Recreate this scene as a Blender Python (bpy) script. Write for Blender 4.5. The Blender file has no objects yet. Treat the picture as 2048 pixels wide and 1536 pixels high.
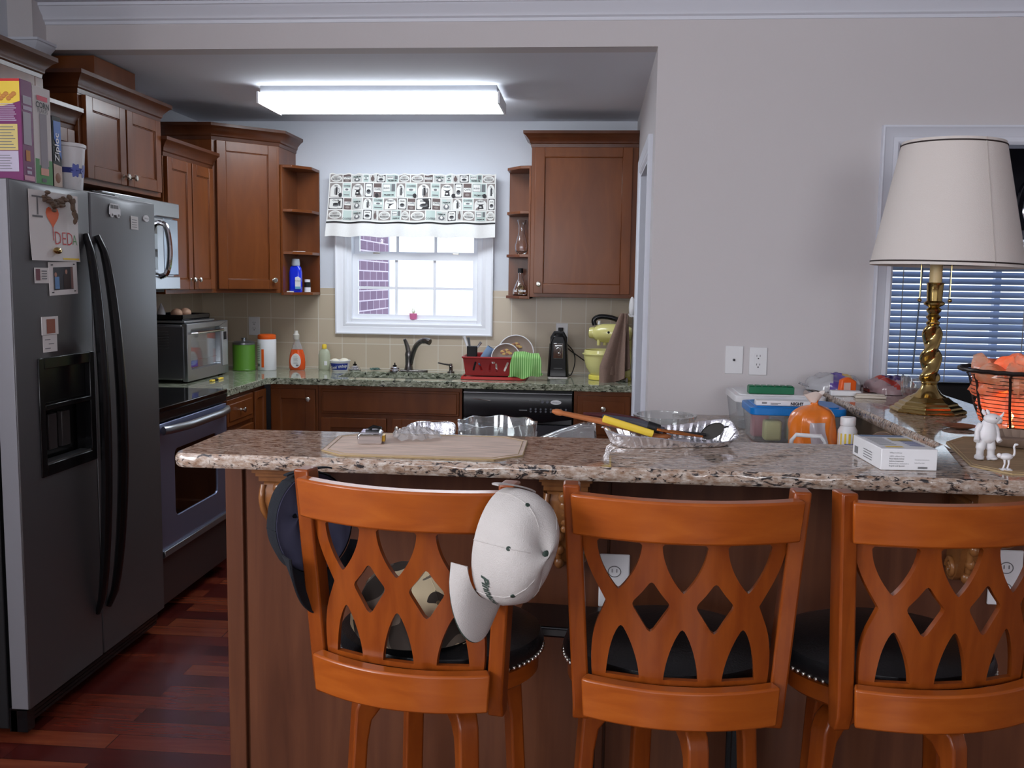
import bpy, bmesh, math, random
from math import pi, sin, cos, radians, sqrt, atan2
from mathutils import Vector, Matrix, geometry

random.seed(7)
SC = bpy.context.scene
COL = SC.collection

# ------------------------------------------------------------------ camera
EYE = Vector((0.0, 0.0, 1.4843))
YAW, PITCH, ROLL, FPX = 0.0835, 0.1082, 0.0142, 1914.49
def make_camera():
    fw = Vector((-sin(YAW)*cos(PITCH), cos(YAW)*cos(PITCH), -sin(PITCH)))
    r = Vector((cos(YAW), sin(YAW), 0))
    u = r.cross(fw)
    r2 = r*cos(ROLL) + u*sin(ROLL)
    u2 = -r*sin(ROLL) + u*cos(ROLL)
    c = bpy.data.cameras.new('camera')
    c.sensor_width = 36; c.sensor_fit = 'HORIZONTAL'; c.lens = FPX/2048*36
    c.clip_start = 0.05; c.clip_end = 100
    o = bpy.data.objects.new('camera', c); COL.objects.link(o)
    m = Matrix((r2, u2, -fw)).transposed().to_4x4(); m.translation = EYE
    o.matrix_world = m
    SC.camera = o
make_camera()

# ------------------------------------------------------------------ light
SC.view_settings.view_transform = 'Standard'
SC.view_settings.look = 'None'
SC.view_settings.gamma = 1.0
SC.view_settings.use_curve_mapping = False
SC.view_settings.exposure = 0.0
W = bpy.data.worlds.new('overcast sky'); SC.world = W; W.use_nodes = True
W.node_tree.nodes['Background'].inputs[0].default_value = (0.80, 0.89, 1.0, 1)
W.node_tree.nodes['Background'].inputs[1].default_value = 2.8
def area(name, loc, rot, sx, sy, power, color, portal=False):
    l = bpy.data.lights.new(name, 'AREA'); l.shape = 'RECTANGLE'; l.size = sx; l.size_y = sy
    l.energy = power; l.color = color
    if portal: l.cycles.is_portal = True
    o = bpy.data.objects.new(name, l); COL.objects.link(o); o.location = loc; o.rotation_euler = rot
    return o
area('daylight_kitchen_window', (-1.12, 6.0, 1.60), (radians(-90), 0, 0), 0.85, 0.80, 1, (1, 1, 1), True)
area('daylight_dining_window', (2.7, 6.75, 1.25), (radians(-90), 0, 0), 2.0, 1.1, 1, (1, 1, 1), True)
area('daylight_living_window_left', (-1.15, -3.55, 1.85), (radians(90), 0, 0), 1.4, 1.0, 38, (0.98, 0.97, 1.0))
area('daylight_living_window_right', (1.35, -3.55, 1.85), (radians(90), 0, 0), 1.4, 1.0, 38, (0.98, 0.97, 1.0))
area('daylight_side_window', (-2.44, 0.2, 1.85), (radians(90), 0, radians(-90)), 1.8, 1.0, 68, (0.98, 0.97, 1.0))

# ------------------------------------------------------------------ materials
def nodes(name):
    m = bpy.data.materials.new(name); m.use_nodes = True
    nt = m.node_tree; b = nt.nodes['Principled BSDF']
    return m, nt, b
def N(nt, t, **kw):
    n = nt.nodes.new(t)
    for k, v in kw.items(): setattr(n, k, v)
    return n
def L(nt, a, b): nt.links.new(a, b)
def rgb(r, g, b):
    f = lambda c: ((c/255+0.055)/1.055)**2.4 if c > 10 else c/255/12.92
    return (f(r), f(g), f(b), 1)
def coords(nt, scale=(1, 1, 1), rot=(0, 0, 0), world=True):
    mp = N(nt, 'ShaderNodeMapping'); mp.inputs['Scale'].default_value = scale; mp.inputs['Rotation'].default_value = rot
    if world: g = N(nt, 'ShaderNodeNewGeometry'); L(nt, g.outputs['Position'], mp.inputs[0])
    else: g = N(nt, 'ShaderNodeTexCoord'); L(nt, g.outputs['Object'], mp.inputs[0])
    return mp.outputs[0]
def plain(name, col, rough=0.5, metal=0.0, spec=0.5, var=0.0, vs=8, coat=0.0, bump=0.0, bs=60, alpha=1.0, trans=0.0, ior=1.45, sss=0.0, emit=None, es=0.0):
    m, nt, b = nodes(name)
    b.inputs['Base Color'].default_value = col; b.inputs['Roughness'].default_value = rough
    b.inputs['Metallic'].default_value = metal; b.inputs['Specular IOR Level'].default_value = spec
    b.inputs['Coat Weight'].default_value = coat; b.inputs['Coat Roughness'].default_value = 0.08
    b.inputs['Alpha'].default_value = alpha; b.inputs['Transmission Weight'].default_value = trans
    b.inputs['IOR'].default_value = ior
    if sss: b.inputs['Subsurface Weight'].default_value = sss; b.inputs['Subsurface Radius'].default_value = (0.03, 0.015, 0.01)
    if emit: b.inputs['Emission Color'].default_value = emit; b.inputs['Emission Strength'].default_value = es
    v = None
    if var or bump: v = coords(nt, world=False)
    if var:
        n = N(nt, 'ShaderNodeTexNoise'); n.inputs['Scale'].default_value = vs; n.inputs['Detail'].default_value = 3; L(nt, v, n.inputs['Vector'])
        mx = N(nt, 'ShaderNodeMix', data_type='RGBA')
        mx.inputs['A'].default_value = tuple(c*(1-var) for c in col[:3])+(1,); mx.inputs['B'].default_value = tuple(min(1, c*(1+var)) for c in col[:3])+(1,)
        L(nt, n.outputs['Fac'], mx.inputs['Factor']); L(nt, mx.outputs['Result'], b.inputs['Base Color'])
    if bump:
        n = N(nt, 'ShaderNodeTexNoise'); n.inputs['Scale'].default_value = bs; n.inputs['Detail'].default_value = 2; L(nt, v, n.inputs['Vector'])
        bp = N(nt, 'ShaderNodeBump'); bp.inputs['Strength'].default_value = bump; bp.inputs['Distance'].default_value = 0.002
        L(nt, n.outputs['Fac'], bp.inputs['Height']); L(nt, bp.outputs[0], b.inputs['Normal'])
    return m
def ramp(nt, fac, stops):
    r = N(nt, 'ShaderNodeValToRGB'); e = r.color_ramp.elements
    while len(e) < len(stops): e.new(0.5)
    for el, (p, c) in zip(e, stops): el.position = p; el.color = c
    L(nt, fac, r.inputs[0]); return r.outputs[0]
def wood(name, c1, c2, c3, scale=(18, 18, 1.6), rough=0.3, coat=0.3, world=False, spec=0.3):
    m, nt, b = nodes(name); v = coords(nt, scale, world=world)
    n = N(nt, 'ShaderNodeTexNoise'); n.inputs['Scale'].default_value = 1.5; n.inputs['Detail'].default_value = 6; n.inputs['Distortion'].default_value = 0.6
    L(nt, v, n.inputs['Vector'])
    L(nt, ramp(nt, n.outputs['Fac'], [(0.3, c1), (0.5, c2), (0.72, c3)]), b.inputs['Base Color'])
    b.inputs['Roughness'].default_value = rough; b.inputs['Coat Weight'].default_value = coat; b.inputs['Coat Roughness'].default_value = 0.15; b.inputs['Specular IOR Level'].default_value = spec
    return m
def granite(name, base, dark, mid, light, scale=1.0):
    m, nt, b = nodes(name)
    v = coords(nt, (scale, scale, scale))
    v2 = coords(nt, (scale*0.55, scale*1.5, scale*1.1), (0, 0, 0.25))
    n1 = N(nt, 'ShaderNodeTexNoise'); n1.inputs['Scale'].default_value = 38; n1.inputs['Detail'].default_value = 7; n1.inputs['Roughness'].default_value = 0.65; L(nt, v2, n1.inputs[0])
    n2 = N(nt, 'ShaderNodeTexNoise'); n2.inputs['Scale'].default_value = 26; n2.inputs['Detail'].default_value = 8; n2.inputs['Distortion'].default_value = 1.4; n2.inputs['Roughness'].default_value = 0.6; L(nt, v2, n2.inputs[0])
    vo = N(nt, 'ShaderNodeTexVoronoi'); vo.inputs['Scale'].default_value = 42; L(nt, v, vo.inputs['Vector'])
    c = ramp(nt, n1.outputs['Fac'], [(0.34, mid), (0.5, base), (0.66, light)])
    dk = ramp(nt, n2.outputs['Fac'], [(0.39, (1, 1, 1, 1)), (0.46, (0, 0, 0, 1))])
    mx = N(nt, 'ShaderNodeMix', data_type='RGBA'); L(nt, dk, mx.inputs['Factor']); L(nt, c, mx.inputs['A']); mx.inputs['B'].default_value = dark
    sp = ramp(nt, vo.outputs['Distance'], [(0.12, (1, 1, 1, 1)), (0.17, (0, 0, 0, 1))])
    n3 = N(nt, 'ShaderNodeTexNoise'); n3.inputs['Scale'].default_value = 9; L(nt, v, n3.inputs[0])
    sel = ramp(nt, n3.outputs['Fac'], [(0.55, (0, 0, 0, 1)), (0.6, (1, 1, 1, 1))])
    mu = N(nt, 'ShaderNodeMath', operation='MULTIPLY'); L(nt, sp, mu.inputs[0]); L(nt, sel, mu.inputs[1])
    mx2 = N(nt, 'ShaderNodeMix', data_type='RGBA'); L(nt, mu.outputs[0], mx2.inputs['Factor']); L(nt, mx.outputs['Result'], mx2.inputs['A']); mx2.inputs['B'].default_value = rgb(60, 28, 24)
    L(nt, mx2.outputs['Result'], b.inputs['Base Color'])
    b.inputs['Roughness'].default_value = 0.07; b.inputs['Specular IOR Level'].default_value = 0.6
    return m
def clear(name, tint=(1, 1, 1, 1), refl=0.12, rough=0.02, milky=0.0):
    """thin clear sheet: mostly see-through with a fresnel gloss"""
    m = bpy.data.materials.new(name); m.use_nodes = True; nt = m.node_tree; nt.nodes.clear()
    out = N(nt, 'ShaderNodeOutputMaterial'); tr = N(nt, 'ShaderNodeBsdfTransparent'); tr.inputs[0].default_value = tint
    gl = N(nt, 'ShaderNodeBsdfGlossy'); gl.inputs['Roughness'].default_value = rough
    lw = N(nt, 'ShaderNodeLayerWeight'); lw.inputs[0].default_value = 0.35
    mr = N(nt, 'ShaderNodeMapRange'); mr.inputs['To Min'].default_value = refl*0.4; mr.inputs['To Max'].default_value = min(1, refl*5); L(nt, lw.outputs['Facing'], mr.inputs[0])
    mx = N(nt, 'ShaderNodeMixShader'); L(nt, mr.outputs[0], mx.inputs[0]); L(nt, tr.outputs[0], mx.inputs[1]); L(nt, gl.outputs[0], mx.inputs[2])
    last = mx.outputs[0]
    if milky:
        df = N(nt, 'ShaderNodeBsdfDiffuse'); df.inputs[0].default_value = (0.8, 0.8, 0.8, 1)
        m2 = N(nt, 'ShaderNodeMixShader'); m2.inputs[0].default_value = milky; L(nt, last, m2.inputs[1]); L(nt, df.outputs[0], m2.inputs[2]); last = m2.outputs[0]
    L(nt, last, out.inputs[0]); return m

M = {}
M['wall'] = plain('wall_paint', rgb(212, 207, 208), 0.85, bump=0.15, bs=120)
M['kwall'] = plain('kitchen_paint', rgb(214, 218, 226), 0.85, bump=0.15, bs=120)
M['ceil'] = plain('ceiling_paint', rgb(226, 228, 236), 0.9)
M['trim'] = plain('white_trim', rgb(225, 228, 238), 0.4)
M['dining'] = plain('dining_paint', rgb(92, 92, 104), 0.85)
M['cab'] = wood('cabinet_wood', rgb(100, 52, 22), rgb(111, 59, 25), rgb(122, 67, 30), (7, 7, 1.6), 0.32, 0.12)
M['crown'] = wood('crown_wood', rgb(78, 42, 24), rgb(86, 46, 26), rgb(94, 52, 30), (7, 7, 1.6), 0.32, 0.12)
M['cabdark'] = plain('cabinet_gap', rgb(28, 14, 10), 0.6)
M['panel'] = wood('bar_panel_wood', rgb(80, 45, 29), rgb(94, 55, 36), rgb(110, 67, 44), (12, 12, 0.8), 0.4, 0.1)
M['corbel'] = wood('corbel_wood', rgb(112, 70, 38), rgb(140, 90, 48), rgb(160, 108, 62), (10, 10, 4), 0.3, 0.4)
M['stool'] = wood('stool_wood', rgb(140, 66, 18), rgb(151, 74, 21), rgb(162, 84, 27), (5, 5, 26), 0.30, 0.28)
M['stoolv'] = wood('stool_wood_upright_shaded', rgb(118, 52, 14), rgb(128, 60, 17), rgb(140, 69, 21), (26, 26, 4), 0.30, 0.2)  # same wood as the rails; darker colour paints in shade on upright parts
M['granite'] = granite('granite_bar', rgb(174, 154, 138), rgb(50, 46, 46), rgb(142, 112, 90), rgb(208, 198, 188), 2.3)
M['granite2'] = granite('granite_kitchen', rgb(150, 154, 132), rgb(30, 36, 30), rgb(92, 98, 82), rgb(208, 210, 192), 1.9)
M['steel'] = plain('brushed_steel', rgb(165, 168, 172), 0.28, 0.9)
M['fridge'] = plain('fridge_steel', rgb(112, 112, 114), 0.42, 0.75)
M['fridgeedge'] = plain('fridge_door_edge', rgb(128, 127, 132), 0.45, 0.3)
M['blackp'] = plain('black_plastic', rgb(14, 14, 16), 0.22)
M['blackm'] = plain('black_matte', rgb(20, 20, 22), 0.6)
M['blackglass'] = plain('black_glass', rgb(8, 8, 10), 0.04, spec=0.7)
M['chrome'] = plain('chrome', rgb(225, 225, 228), 0.08, 1.0)
M['nickel'] = plain('satin_nickel', rgb(205, 200, 190), 0.25, 1.0)
M['gun'] = plain('gunmetal', rgb(120, 116, 114), 0.25, 0.9)
M['brass'] = plain('brass', rgb(192, 166, 106), 0.17, 1.0, var=0.12, vs=20)
M['wtrim'] = plain('bright_white_trim', rgb(244, 246, 252), 0.35)
M['white'] = plain('white_plastic', rgb(232, 232, 234), 0.35)
M['paper'] = plain('white_paper', rgb(226, 222, 220), 0.8)
M['cream'] = plain('cream_shade', rgb(224, 216, 210), 0.9, bump=0.3, bs=400)
M['black'] = plain('black_ink', rgb(16, 16, 20), 0.6)
M['grey'] = plain('grey_ink', rgb(120, 120, 122), 0.7)
M['blue'] = plain('blue_ink', rgb(36, 64, 160), 0.5)
M['red'] = plain('red_ink', rgb(200, 40, 40), 0.5)
M['orange'] = plain('orange_plastic', rgb(240, 100, 30), 0.4)
M['yellow'] = plain('yellow_plastic', rgb(240, 206, 70), 0.4)
M['green'] = plain('green_ink', rgb(60, 140, 60), 0.5)
M['purple'] = plain('purple_card', rgb(120, 40, 100), 0.5)
M['glass'] = plain('clear_glass', (1, 1, 1, 1), 0.0, trans=1.0, ior=1.48)
M['bowlglass'] = clear('pressed_glass', (0.93, 0.95, 0.95, 1), 0.30, 0.03, milky=0.07)
M['pane'] = clear('window_pane', (0.97, 0.99, 1, 1), 0.06)
M['thin'] = clear('thin_clear_plastic', (0.9, 0.9, 0.9, 1), 0.22, 0.08, milky=0.22)
M['foil'] = plain('aluminium_foil', rgb(240, 240, 244), 0.22, 0.92, bump=0.5, bs=90)

# ------------------------------------------------------------------ mesh builder
WLOC = {}     # world location of unrotated things
class MB:
    def __init__(s, T=None): s.v = []; s.f = []; s.m = []; s.mi = 0; s.T = T
    def mat(s, i): s.mi = i; return s
    def add(s, vs, fs):
        o = len(s.v)
        for p in vs:
            p = Vector(p)
            s.v.append(s.T @ p if s.T is not None else p)
        for f in fs: s.f.append([o+i for i in f]); s.m.append(s.mi)
        return s
    def box(s, x0, y0, z0, x1, y1, z1):
        x0, x1 = min(x0, x1), max(x0, x1); y0, y1 = min(y0, y1), max(y0, y1); z0, z1 = min(z0, z1), max(z0, z1)
        return s.add([(x0,y0,z0),(x1,y0,z0),(x1,y1,z0),(x0,y1,z0),(x0,y0,z1),(x1,y0,z1),(x1,y1,z1),(x0,y1,z1)],
                     [(0,3,2,1),(4,5,6,7),(0,1,5,4),(1,2,6,5),(2,3,7,6),(3,0,4,7)])
    def prism(s, poly, a, b, axis='z'):
        n = len(poly)
        def P(p, h): return (p[0], p[1], h) if axis == 'z' else ((p[0], h, p[1]) if axis == 'y' else (h, p[0], p[1]))
        return s.add([P(p, a) for p in poly]+[P(p, b) for p in poly], [tuple(range(n))[::-1], tuple(range(n, 2*n))]+[(i, (i+1) % n, n+(i+1) % n, n+i) for i in range(n)])
    def tube(s, pts, r, n=10, cap=True, closed=False, sy=1.0):
        pts = [Vector(p) for p in pts]; k = len(pts); R = r if isinstance(r, (list, tuple)) else [r]*k
        t0 = (pts[1]-pts[0]).normalized(); ref = Vector((0, 0, 1)) if abs(t0.z) < 0.9 else Vector((1, 0, 0))
        u = (ref-t0*ref.dot(t0)).normalized(); vs = []
        for i, p in enumerate(pts):
            if closed: t = (pts[(i+1) % k]-pts[i-1]).normalized()
            else: t = (pts[min(i+1, k-1)]-pts[max(i-1, 0)]).normalized()
            u = (u-t*u.dot(t)).normalized(); w = t.cross(u)
            for j in range(n):
                a = 2*pi*j/n; vs.append(p+(u*cos(a)+w*sin(a)*sy)*R[i])
        fs = []
        for i in range(k if closed else k-1):
            for j in range(n):
                a = i*n; b = ((i+1) % k)*n
                fs.append((a+j, a+(j+1) % n, b+(j+1) % n, b+j))
        if cap and not closed: fs += [tuple(range(n))[::-1], tuple(range((k-1)*n, k*n))]
        return s.add(vs, fs)
    def cyl(s, p0, p1, r0, r1=None, n=20, cap=True): return s.tube([p0, p1], [r0, r0 if r1 is None else r1], n, cap)
    def lathe(s, prof, c=(0, 0, 0), n=28, fn=None, a0=0, a1=2*pi, close=True):
        """prof: (r,z) list; fn(angle, r, z) may bend it"""
        vs = []; full = abs(a1-a0-2*pi) < 1e-6; k = n if full else n+1
        for r, z in prof:
            for j in range(k):
                a = a0+(a1-a0)*j/n; q = fn(a, r, z) if fn else (r*cos(a), r*sin(a), z)
                vs.append((c[0]+q[0], c[1]+q[1], c[2]+q[2]))
        fs = []
        for i in range(len(prof)-1):
            for j in range(n):
                j2 = (j+1) % k
                fs.append((i*k+j, i*k+j2, (i+1)*k+j2, (i+1)*k+j))
        if close and full:
            if prof[0][0] > 1e-5: fs.append(tuple(range(k))[::-1])
            if prof[-1][0] > 1e-5: fs.append(tuple(range((len(prof)-1)*k, len(prof)*k)))
        return s.add(vs, fs)
    def ball(s, c, r, n=14, sx=1, sy=1, sz=1, fn=None):
        pr = [(max(1e-6, sin(pi*i/n)), -cos(pi*i/n)) for i in range(n+1)]
        c = Vector(c)
        def g(a, q, z):
            d = Vector((q*cos(a)*sx, q*sin(a)*sy, z*sz))*r
            return fn(d) if fn else d
        return s.lathe(pr, c, n+4, g, close=False)
    def grid(s, fn, nu, nv, thick=0.0, cu=False, cv=False):
        """fn(u,v) u,v in 0..1"""
        P = [[Vector(fn(i/nu, j/nv)) for j in range(nv+(0 if cv else 1))] for i in range(nu+(0 if cu else 1))]
        U, V = len(P), len(P[0]); vs = [p for row in P for p in row]; fs = []
        for i in range(nu):
            for j in range(nv):
                i2 = (i+1) % U; j2 = (j+1) % V; fs.append((i*V+j, i2*V+j, i2*V+j2, i*V+j2))
        if thick:
            nr = []
            for i in range(U):
                for j in range(V):
                    du = P[(i+1) % U if cu else min(i+1, U-1)][j]-P[i-1 if (cu or i) else 0][j]
                    dv = P[i][(j+1) % V if cv else min(j+1, V-1)]-P[i][j-1 if (cv or j) else 0]
                    q = du.cross(dv); nr.append(q.normalized() if q.length > 1e-12 else Vector((0, 0, 1)))
            o = len(vs); back = [vs[i]-nr[i]*thick for i in range(o)]
            fs2 = [tuple(o+k for k in reversed(f)) for f in fs]; ed = []
            if not cv:
                for i in range(nu):
                    i2 = (i+1) % U
                    ed.append((i*V, o+i*V, o+i2*V, i2*V)); ed.append((i*V+V-1, i2*V+V-1, o+i2*V+V-1, o+i*V+V-1))
            if not cu:
                for j in range(nv):
                    j2 = (j+1) % V
                    ed.append((j, j2, o+j2, o+j)); a = (U-1)*V; ed.append((a+j, o+a+j, o+a+j2, a+j2))
            vs = vs+back; fs = fs+fs2+ed
        return s.add(vs, fs)
    def sweep(s, path, prof, closed=False):
        """path: 2D points, prof: (outward, z) closed polygon; outward = right-hand side of travel"""
        k = len(path); vs = []; n = len(prof)
        for i in range(k):
            p = Vector(path[i])
            a = Vector(path[i-1]) if (closed or i > 0) else None
            b = Vector(path[(i+1) % k]) if (closed or i < k-1) else None
            d1 = (p-a).normalized() if a is not None else (b-p).normalized(); d2 = (b-p).normalized() if b is not None else d1
            n1 = Vector((d1.y, -d1.x)); n2 = Vector((d2.y, -d2.x)); m = (n1+n2); m = m/max(1e-6, m.dot(n1))
            for o, z in prof: vs.append((p.x+m.x*o, p.y+m.y*o, z))
        fs = []
        for i in range(k if closed else k-1):
            for j in range(n):
                a = i*n; b = ((i+1) % k)*n; fs.append((a+j, b+j, b+(j+1) % n, a+(j+1) % n))
        if not closed: fs += [tuple(range(n)), tuple(range((k-1)*n, k*n))[::-1]]
        return s.add(vs, fs)
    def plate(s, outer, holes, fn, thick, res=0.02):
        """flat polygon with holes -> fn(x, y, side) surface with two sides and rims"""
        vv = []; ee = []
        def ring(r):
            o = len(vv); vv.extend(Vector((p[0], p[1])) for p in r); ee.extend((o+i, o+(i+1) % len(r)) for i in range(len(r)))
        ring(outer)
        for h in holes: ring(h)
        def inside(p, poly):
            c = False; j = len(poly)-1
            for i in range(len(poly)):
                xi, yi = poly[i]; xj, yj = poly[j]
                if (yi > p[1]) != (yj > p[1]) and p[0] < (xj-xi)*(p[1]-yi)/(yj-yi)+xi: c = not c
                j = i
            return c
        xs = [p[0] for p in outer]; ys = [p[1] for p in outer]; x = min(xs)+res/2
        ok = lambda p: inside(p, outer) and not any(inside(p, h) for h in holes)
        pts = list(vv)
        while x < max(xs):
            y = min(ys)+res/2
            while y < max(ys):
                if ok((x, y)) and min((q-Vector((x, y))).length for q in pts) > res*0.4: vv.append(Vector((x, y)))
                y += res
            x += res
        V, E, F, *_ = geometry.delaunay_2d_cdt(vv, ee, [], 0, 1e-6)
        keep = []
        for f in F:
            c = sum((V[i] for i in f), Vector((0, 0)))/len(f)
            if ok(c): keep.append(tuple(f))
        n = len(V); fs = [f for f in keep]+[tuple(n+i for i in reversed(f)) for f in keep]
        cnt = {}
        for f in keep:
            for i in range(len(f)): e = (f[i], f[(i+1) % len(f)]); cnt[e] = 1
        for (a, b) in list(cnt):
            if (b, a) not in cnt: fs.append((b, a, n+a, n+b))
        return s.add([fn(p.x, p.y, 0.0) for p in V]+[fn(p.x, p.y, thick) for p in V], fs)
    def text(s, body, size, fn, align='CENTER', res=2, off=0.0, sp=1.0):
        cu = bpy.data.curves.new('t', 'FONT'); cu.body = body; cu.size = size; cu.align_x = align; cu.resolution_u = res; cu.offset = off; cu.space_character = sp
        o = bpy.data.objects.new('t', cu); me = bpy.data.meshes.new_from_object(o)
        s.add([fn(v.co.x, v.co.y) for v in me.vertices], [tuple(p.vertices) for p in me.polygons])
        bpy.data.objects.remove(o); bpy.data.meshes.remove(me); bpy.data.curves.remove(cu); return s
    def build(s, name, mats, parent=None, bevel=0.0, seg=2, smooth=True, angle=35, local=False, sub=0, label=None, kind=None):
        me = bpy.data.meshes.new(name)
        off = Vector((0, 0, 0))
        if parent is not None and not local: off = WLOC.get(parent.name, Vector((0, 0, 0)))
        org = Vector((0, 0, 0))
        if parent is None and s.v:
            xs = [v.x for v in s.v]; ys = [v.y for v in s.v]; zs = [v.z for v in s.v]
            org = Vector(((min(xs)+max(xs))/2, (min(ys)+max(ys))/2, min(zs)))
        me.from_pydata([tuple(v-off-org) for v in s.v], [], s.f)
        if not isinstance(mats, (list, tuple)): mats = [mats]
        for m in mats: me.materials.append(m)
        me.polygons.foreach_set('material_index', s.m)
        bm = bmesh.new(); bm.from_mesh(me); bmesh.ops.recalc_face_normals(bm, faces=bm.faces); bm.to_mesh(me); bm.free()
        if smooth:
            me.polygons.foreach_set('use_smooth', [True]*len(me.polygons)); me.set_sharp_from_angle(angle=radians(angle))
        me.update()
        o = bpy.data.objects.new(name, me); COL.objects.link(o)
        if parent is not None: o.parent = parent; WLOC[o.name] = off
        else: o.location = org; WLOC[o.name] = org
        if bevel:
            b = o.modifiers.new('bevel', 'BEVEL'); b.width = bevel; b.segments = seg; b.limit_method = 'ANGLE'; b.angle_limit = radians(40)
        if sub:
            b = o.modifiers.new('sub', 'SUBSURF'); b.levels = sub; b.render_levels = sub
        if label: o['label'] = label
        if kind: o['kind'] = kind
        return o
def tag(o, label, cat, group=None, kind=None):
    o['label'] = label; o['category'] = cat
    if group: o['group'] = group
    if kind: o['kind'] = kind
    return o
def thing(name, label, cat, loc=(0, 0, 0), rz=0.0, group=None, mat=None):
    o = bpy.data.objects.new(name, None); COL.objects.link(o); o.empty_display_size = 0.05
    if mat is not None: o.matrix_world = mat
    else: o.location = loc; o.rotation_euler = (0, 0, rz)
    WLOC[o.name] = Vector(loc)
    return tag(o, label, cat, group)
def struct(name, mb, mat, bevel=0.0, **kw):
    o = mb.build(name, mat, bevel=bevel, **kw); o['kind'] = 'structure'; return o
def copy_tree(o, loc=None, rz=None, label=None, parent=None):
    c = o.copy(); COL.objects.link(c)
    if parent: c.parent = parent
    if loc is not None: c.location = loc
    if rz is not None: c.rotation_euler = (0, 0, rz)
    if label: c['label'] = label
    for ch in list(o.children): copy_tree(ch, parent=c)
    return c
def arc(cx, cy, r, a0, a1, n): return [(cx+r*cos(a0+(a1-a0)*i/n), cy+r*sin(a0+(a1-a0)*i/n)) for i in range(n+1)]
def rrect(x0, y0, x1, y1, r, n=5):
    return (arc(x1-r, y0+r, r, -pi/2, 0, n)+arc(x1-r, y1-r, r, 0, pi/2, n)+arc(x0+r, y1-r, r, pi/2, pi, n)+arc(x0+r, y0+r, r, pi, 1.5*pi, n))
def bez(p0, p1, p2, p3, n=8):
    o = []
    for i in range(n+1):
        t = i/n; a = (1-t)**3; b = 3*t*(1-t)**2; c = 3*t*t*(1-t); d = t**3
        o.append(tuple(a*p0[k]+b*p1[k]+c*p2[k]+d*p3[k] for k in range(len(p0))))
    return o
def spline(pts, n=6):
    """Catmull-Rom through points"""
    P = [Vector(p) for p in pts]; P = [P[0]*2-P[1]]+P+[P[-1]*2-P[-2]]; o = []
    for i in range(1, len(P)-2):
        for k in range(n):
            t = k/n
            o.append(0.5*((2*P[i])+(-P[i-1]+P[i+1])*t+(2*P[i-1]-5*P[i]+4*P[i+1]-P[i+2])*t*t+(-P[i-1]+3*P[i]-3*P[i+1]+P[i+2])*t**3))
    o.append(P[-2]); return o
# ================================================================== SETTING
YB, YH, XR, XL = 5.914, 4.065, 0.238, -2.48
KC, LC = 2.44, 2.622                      # kitchen and living ceilings
def floor_mat():
    m, nt, b = nodes('cherry_floor'); v = coords(nt, (1, 1, 1))
    br = N(nt, 'ShaderNodeTexBrick'); br.offset = 0.37; br.offset_frequency = 2
    br.inputs['Scale'].default_value = 1; br.inputs['Brick Width'].default_value = 0.75; br.inputs['Row Height'].default_value = 0.095
    br.inputs['Mortar Size'].default_value = 0.0012; br.inputs['Mortar'].default_value = rgb(20, 6, 6)
    br.inputs['Color1'].default_value = (0, 0, 0, 1); br.inputs['Color2'].default_value = (1, 1, 1, 1); br.inputs['Bias'].default_value = 0
    L(nt, v, br.inputs['Vector'])
    v2 = coords(nt, (1.6, 14, 1))
    n = N(nt, 'ShaderNodeTexNoise'); n.inputs['Scale'].default_value = 2.2; n.inputs['Detail'].default_value = 6; n.inputs['Distortion'].default_value = 0.5; L(nt, v2, n.inputs[0])
    ad = N(nt, 'ShaderNodeMath', operation='MULTIPLY_ADD'); ad.inputs[1].default_value = 0.55; L(nt, br.outputs['Color'], ad.inputs[0])
    m2 = N(nt, 'ShaderNodeMath', operation='MULTIPLY'); m2.inputs[1].default_value = 0.45; L(nt, n.outputs['Fac'], m2.inputs[0]); L(nt, m2.outputs[0], ad.inputs[2])
    c = ramp(nt, ad.outputs[0], [(0.15, rgb(56, 17, 16)), (0.45, rgb(80, 26, 21)), (0.65, rgb(104, 41, 27)), (0.85, rgb(128, 64, 38))])
    mx = N(nt, 'ShaderNodeMix', data_type='RGBA'); L(nt, br.outputs['Fac'], mx.inputs['Factor']); L(nt, c, mx.inputs['A']); mx.inputs['B'].default_value = rgb(16, 6, 6)
    L(nt, mx.outputs['Result'], b.inputs['Base Color']); b.inputs['Roughness'].default_value = 0.24
    return m
def tile_mat(axis):
    m, nt, b = nodes('beige_tile_'+axis); g = N(nt, 'ShaderNodeNewGeometry'); s = N(nt, 'ShaderNodeSeparateXYZ'); L(nt, g.outputs['Position'], s.inputs[0])
    cb = N(nt, 'ShaderNodeCombineXYZ'); L(nt, s.outputs['X' if axis == 'x' else 'Y'], cb.inputs[0]); L(nt, s.outputs['Z'], cb.inputs[1])
    mp = N(nt, 'ShaderNodeMapping'); mp.inputs['Location'].default_value = (0.045, -0.005, 0); L(nt, cb.outputs[0], mp.inputs[0])
    br = N(nt, 'ShaderNodeTexBrick'); br.offset = 0; br.inputs['Scale'].default_value = 1; br.inputs['Brick Width'].default_value = 0.1525; br.inputs['Row Height'].default_value = 0.1525
    br.inputs['Mortar Size'].default_value = 0.0022; br.inputs['Mortar Smooth'].default_value = 0.2; br.inputs['Bias'].default_value = 0
    br.inputs['Color1'].default_value = rgb(194, 178, 154); br.inputs['Color2'].default_value = rgb(204, 189, 166); br.inputs['Mortar'].default_value = rgb(222, 216, 204)
    L(nt, mp.outputs[0], br.inputs['Vector']); L(nt, br.outputs['Color'], b.inputs['Base Color']); b.inputs['Roughness'].default_value = 0.3
    return m
M['floor'] = floor_mat(); M['tilex'] = tile_mat('x'); M['tiley'] = tile_mat('y')

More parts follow.
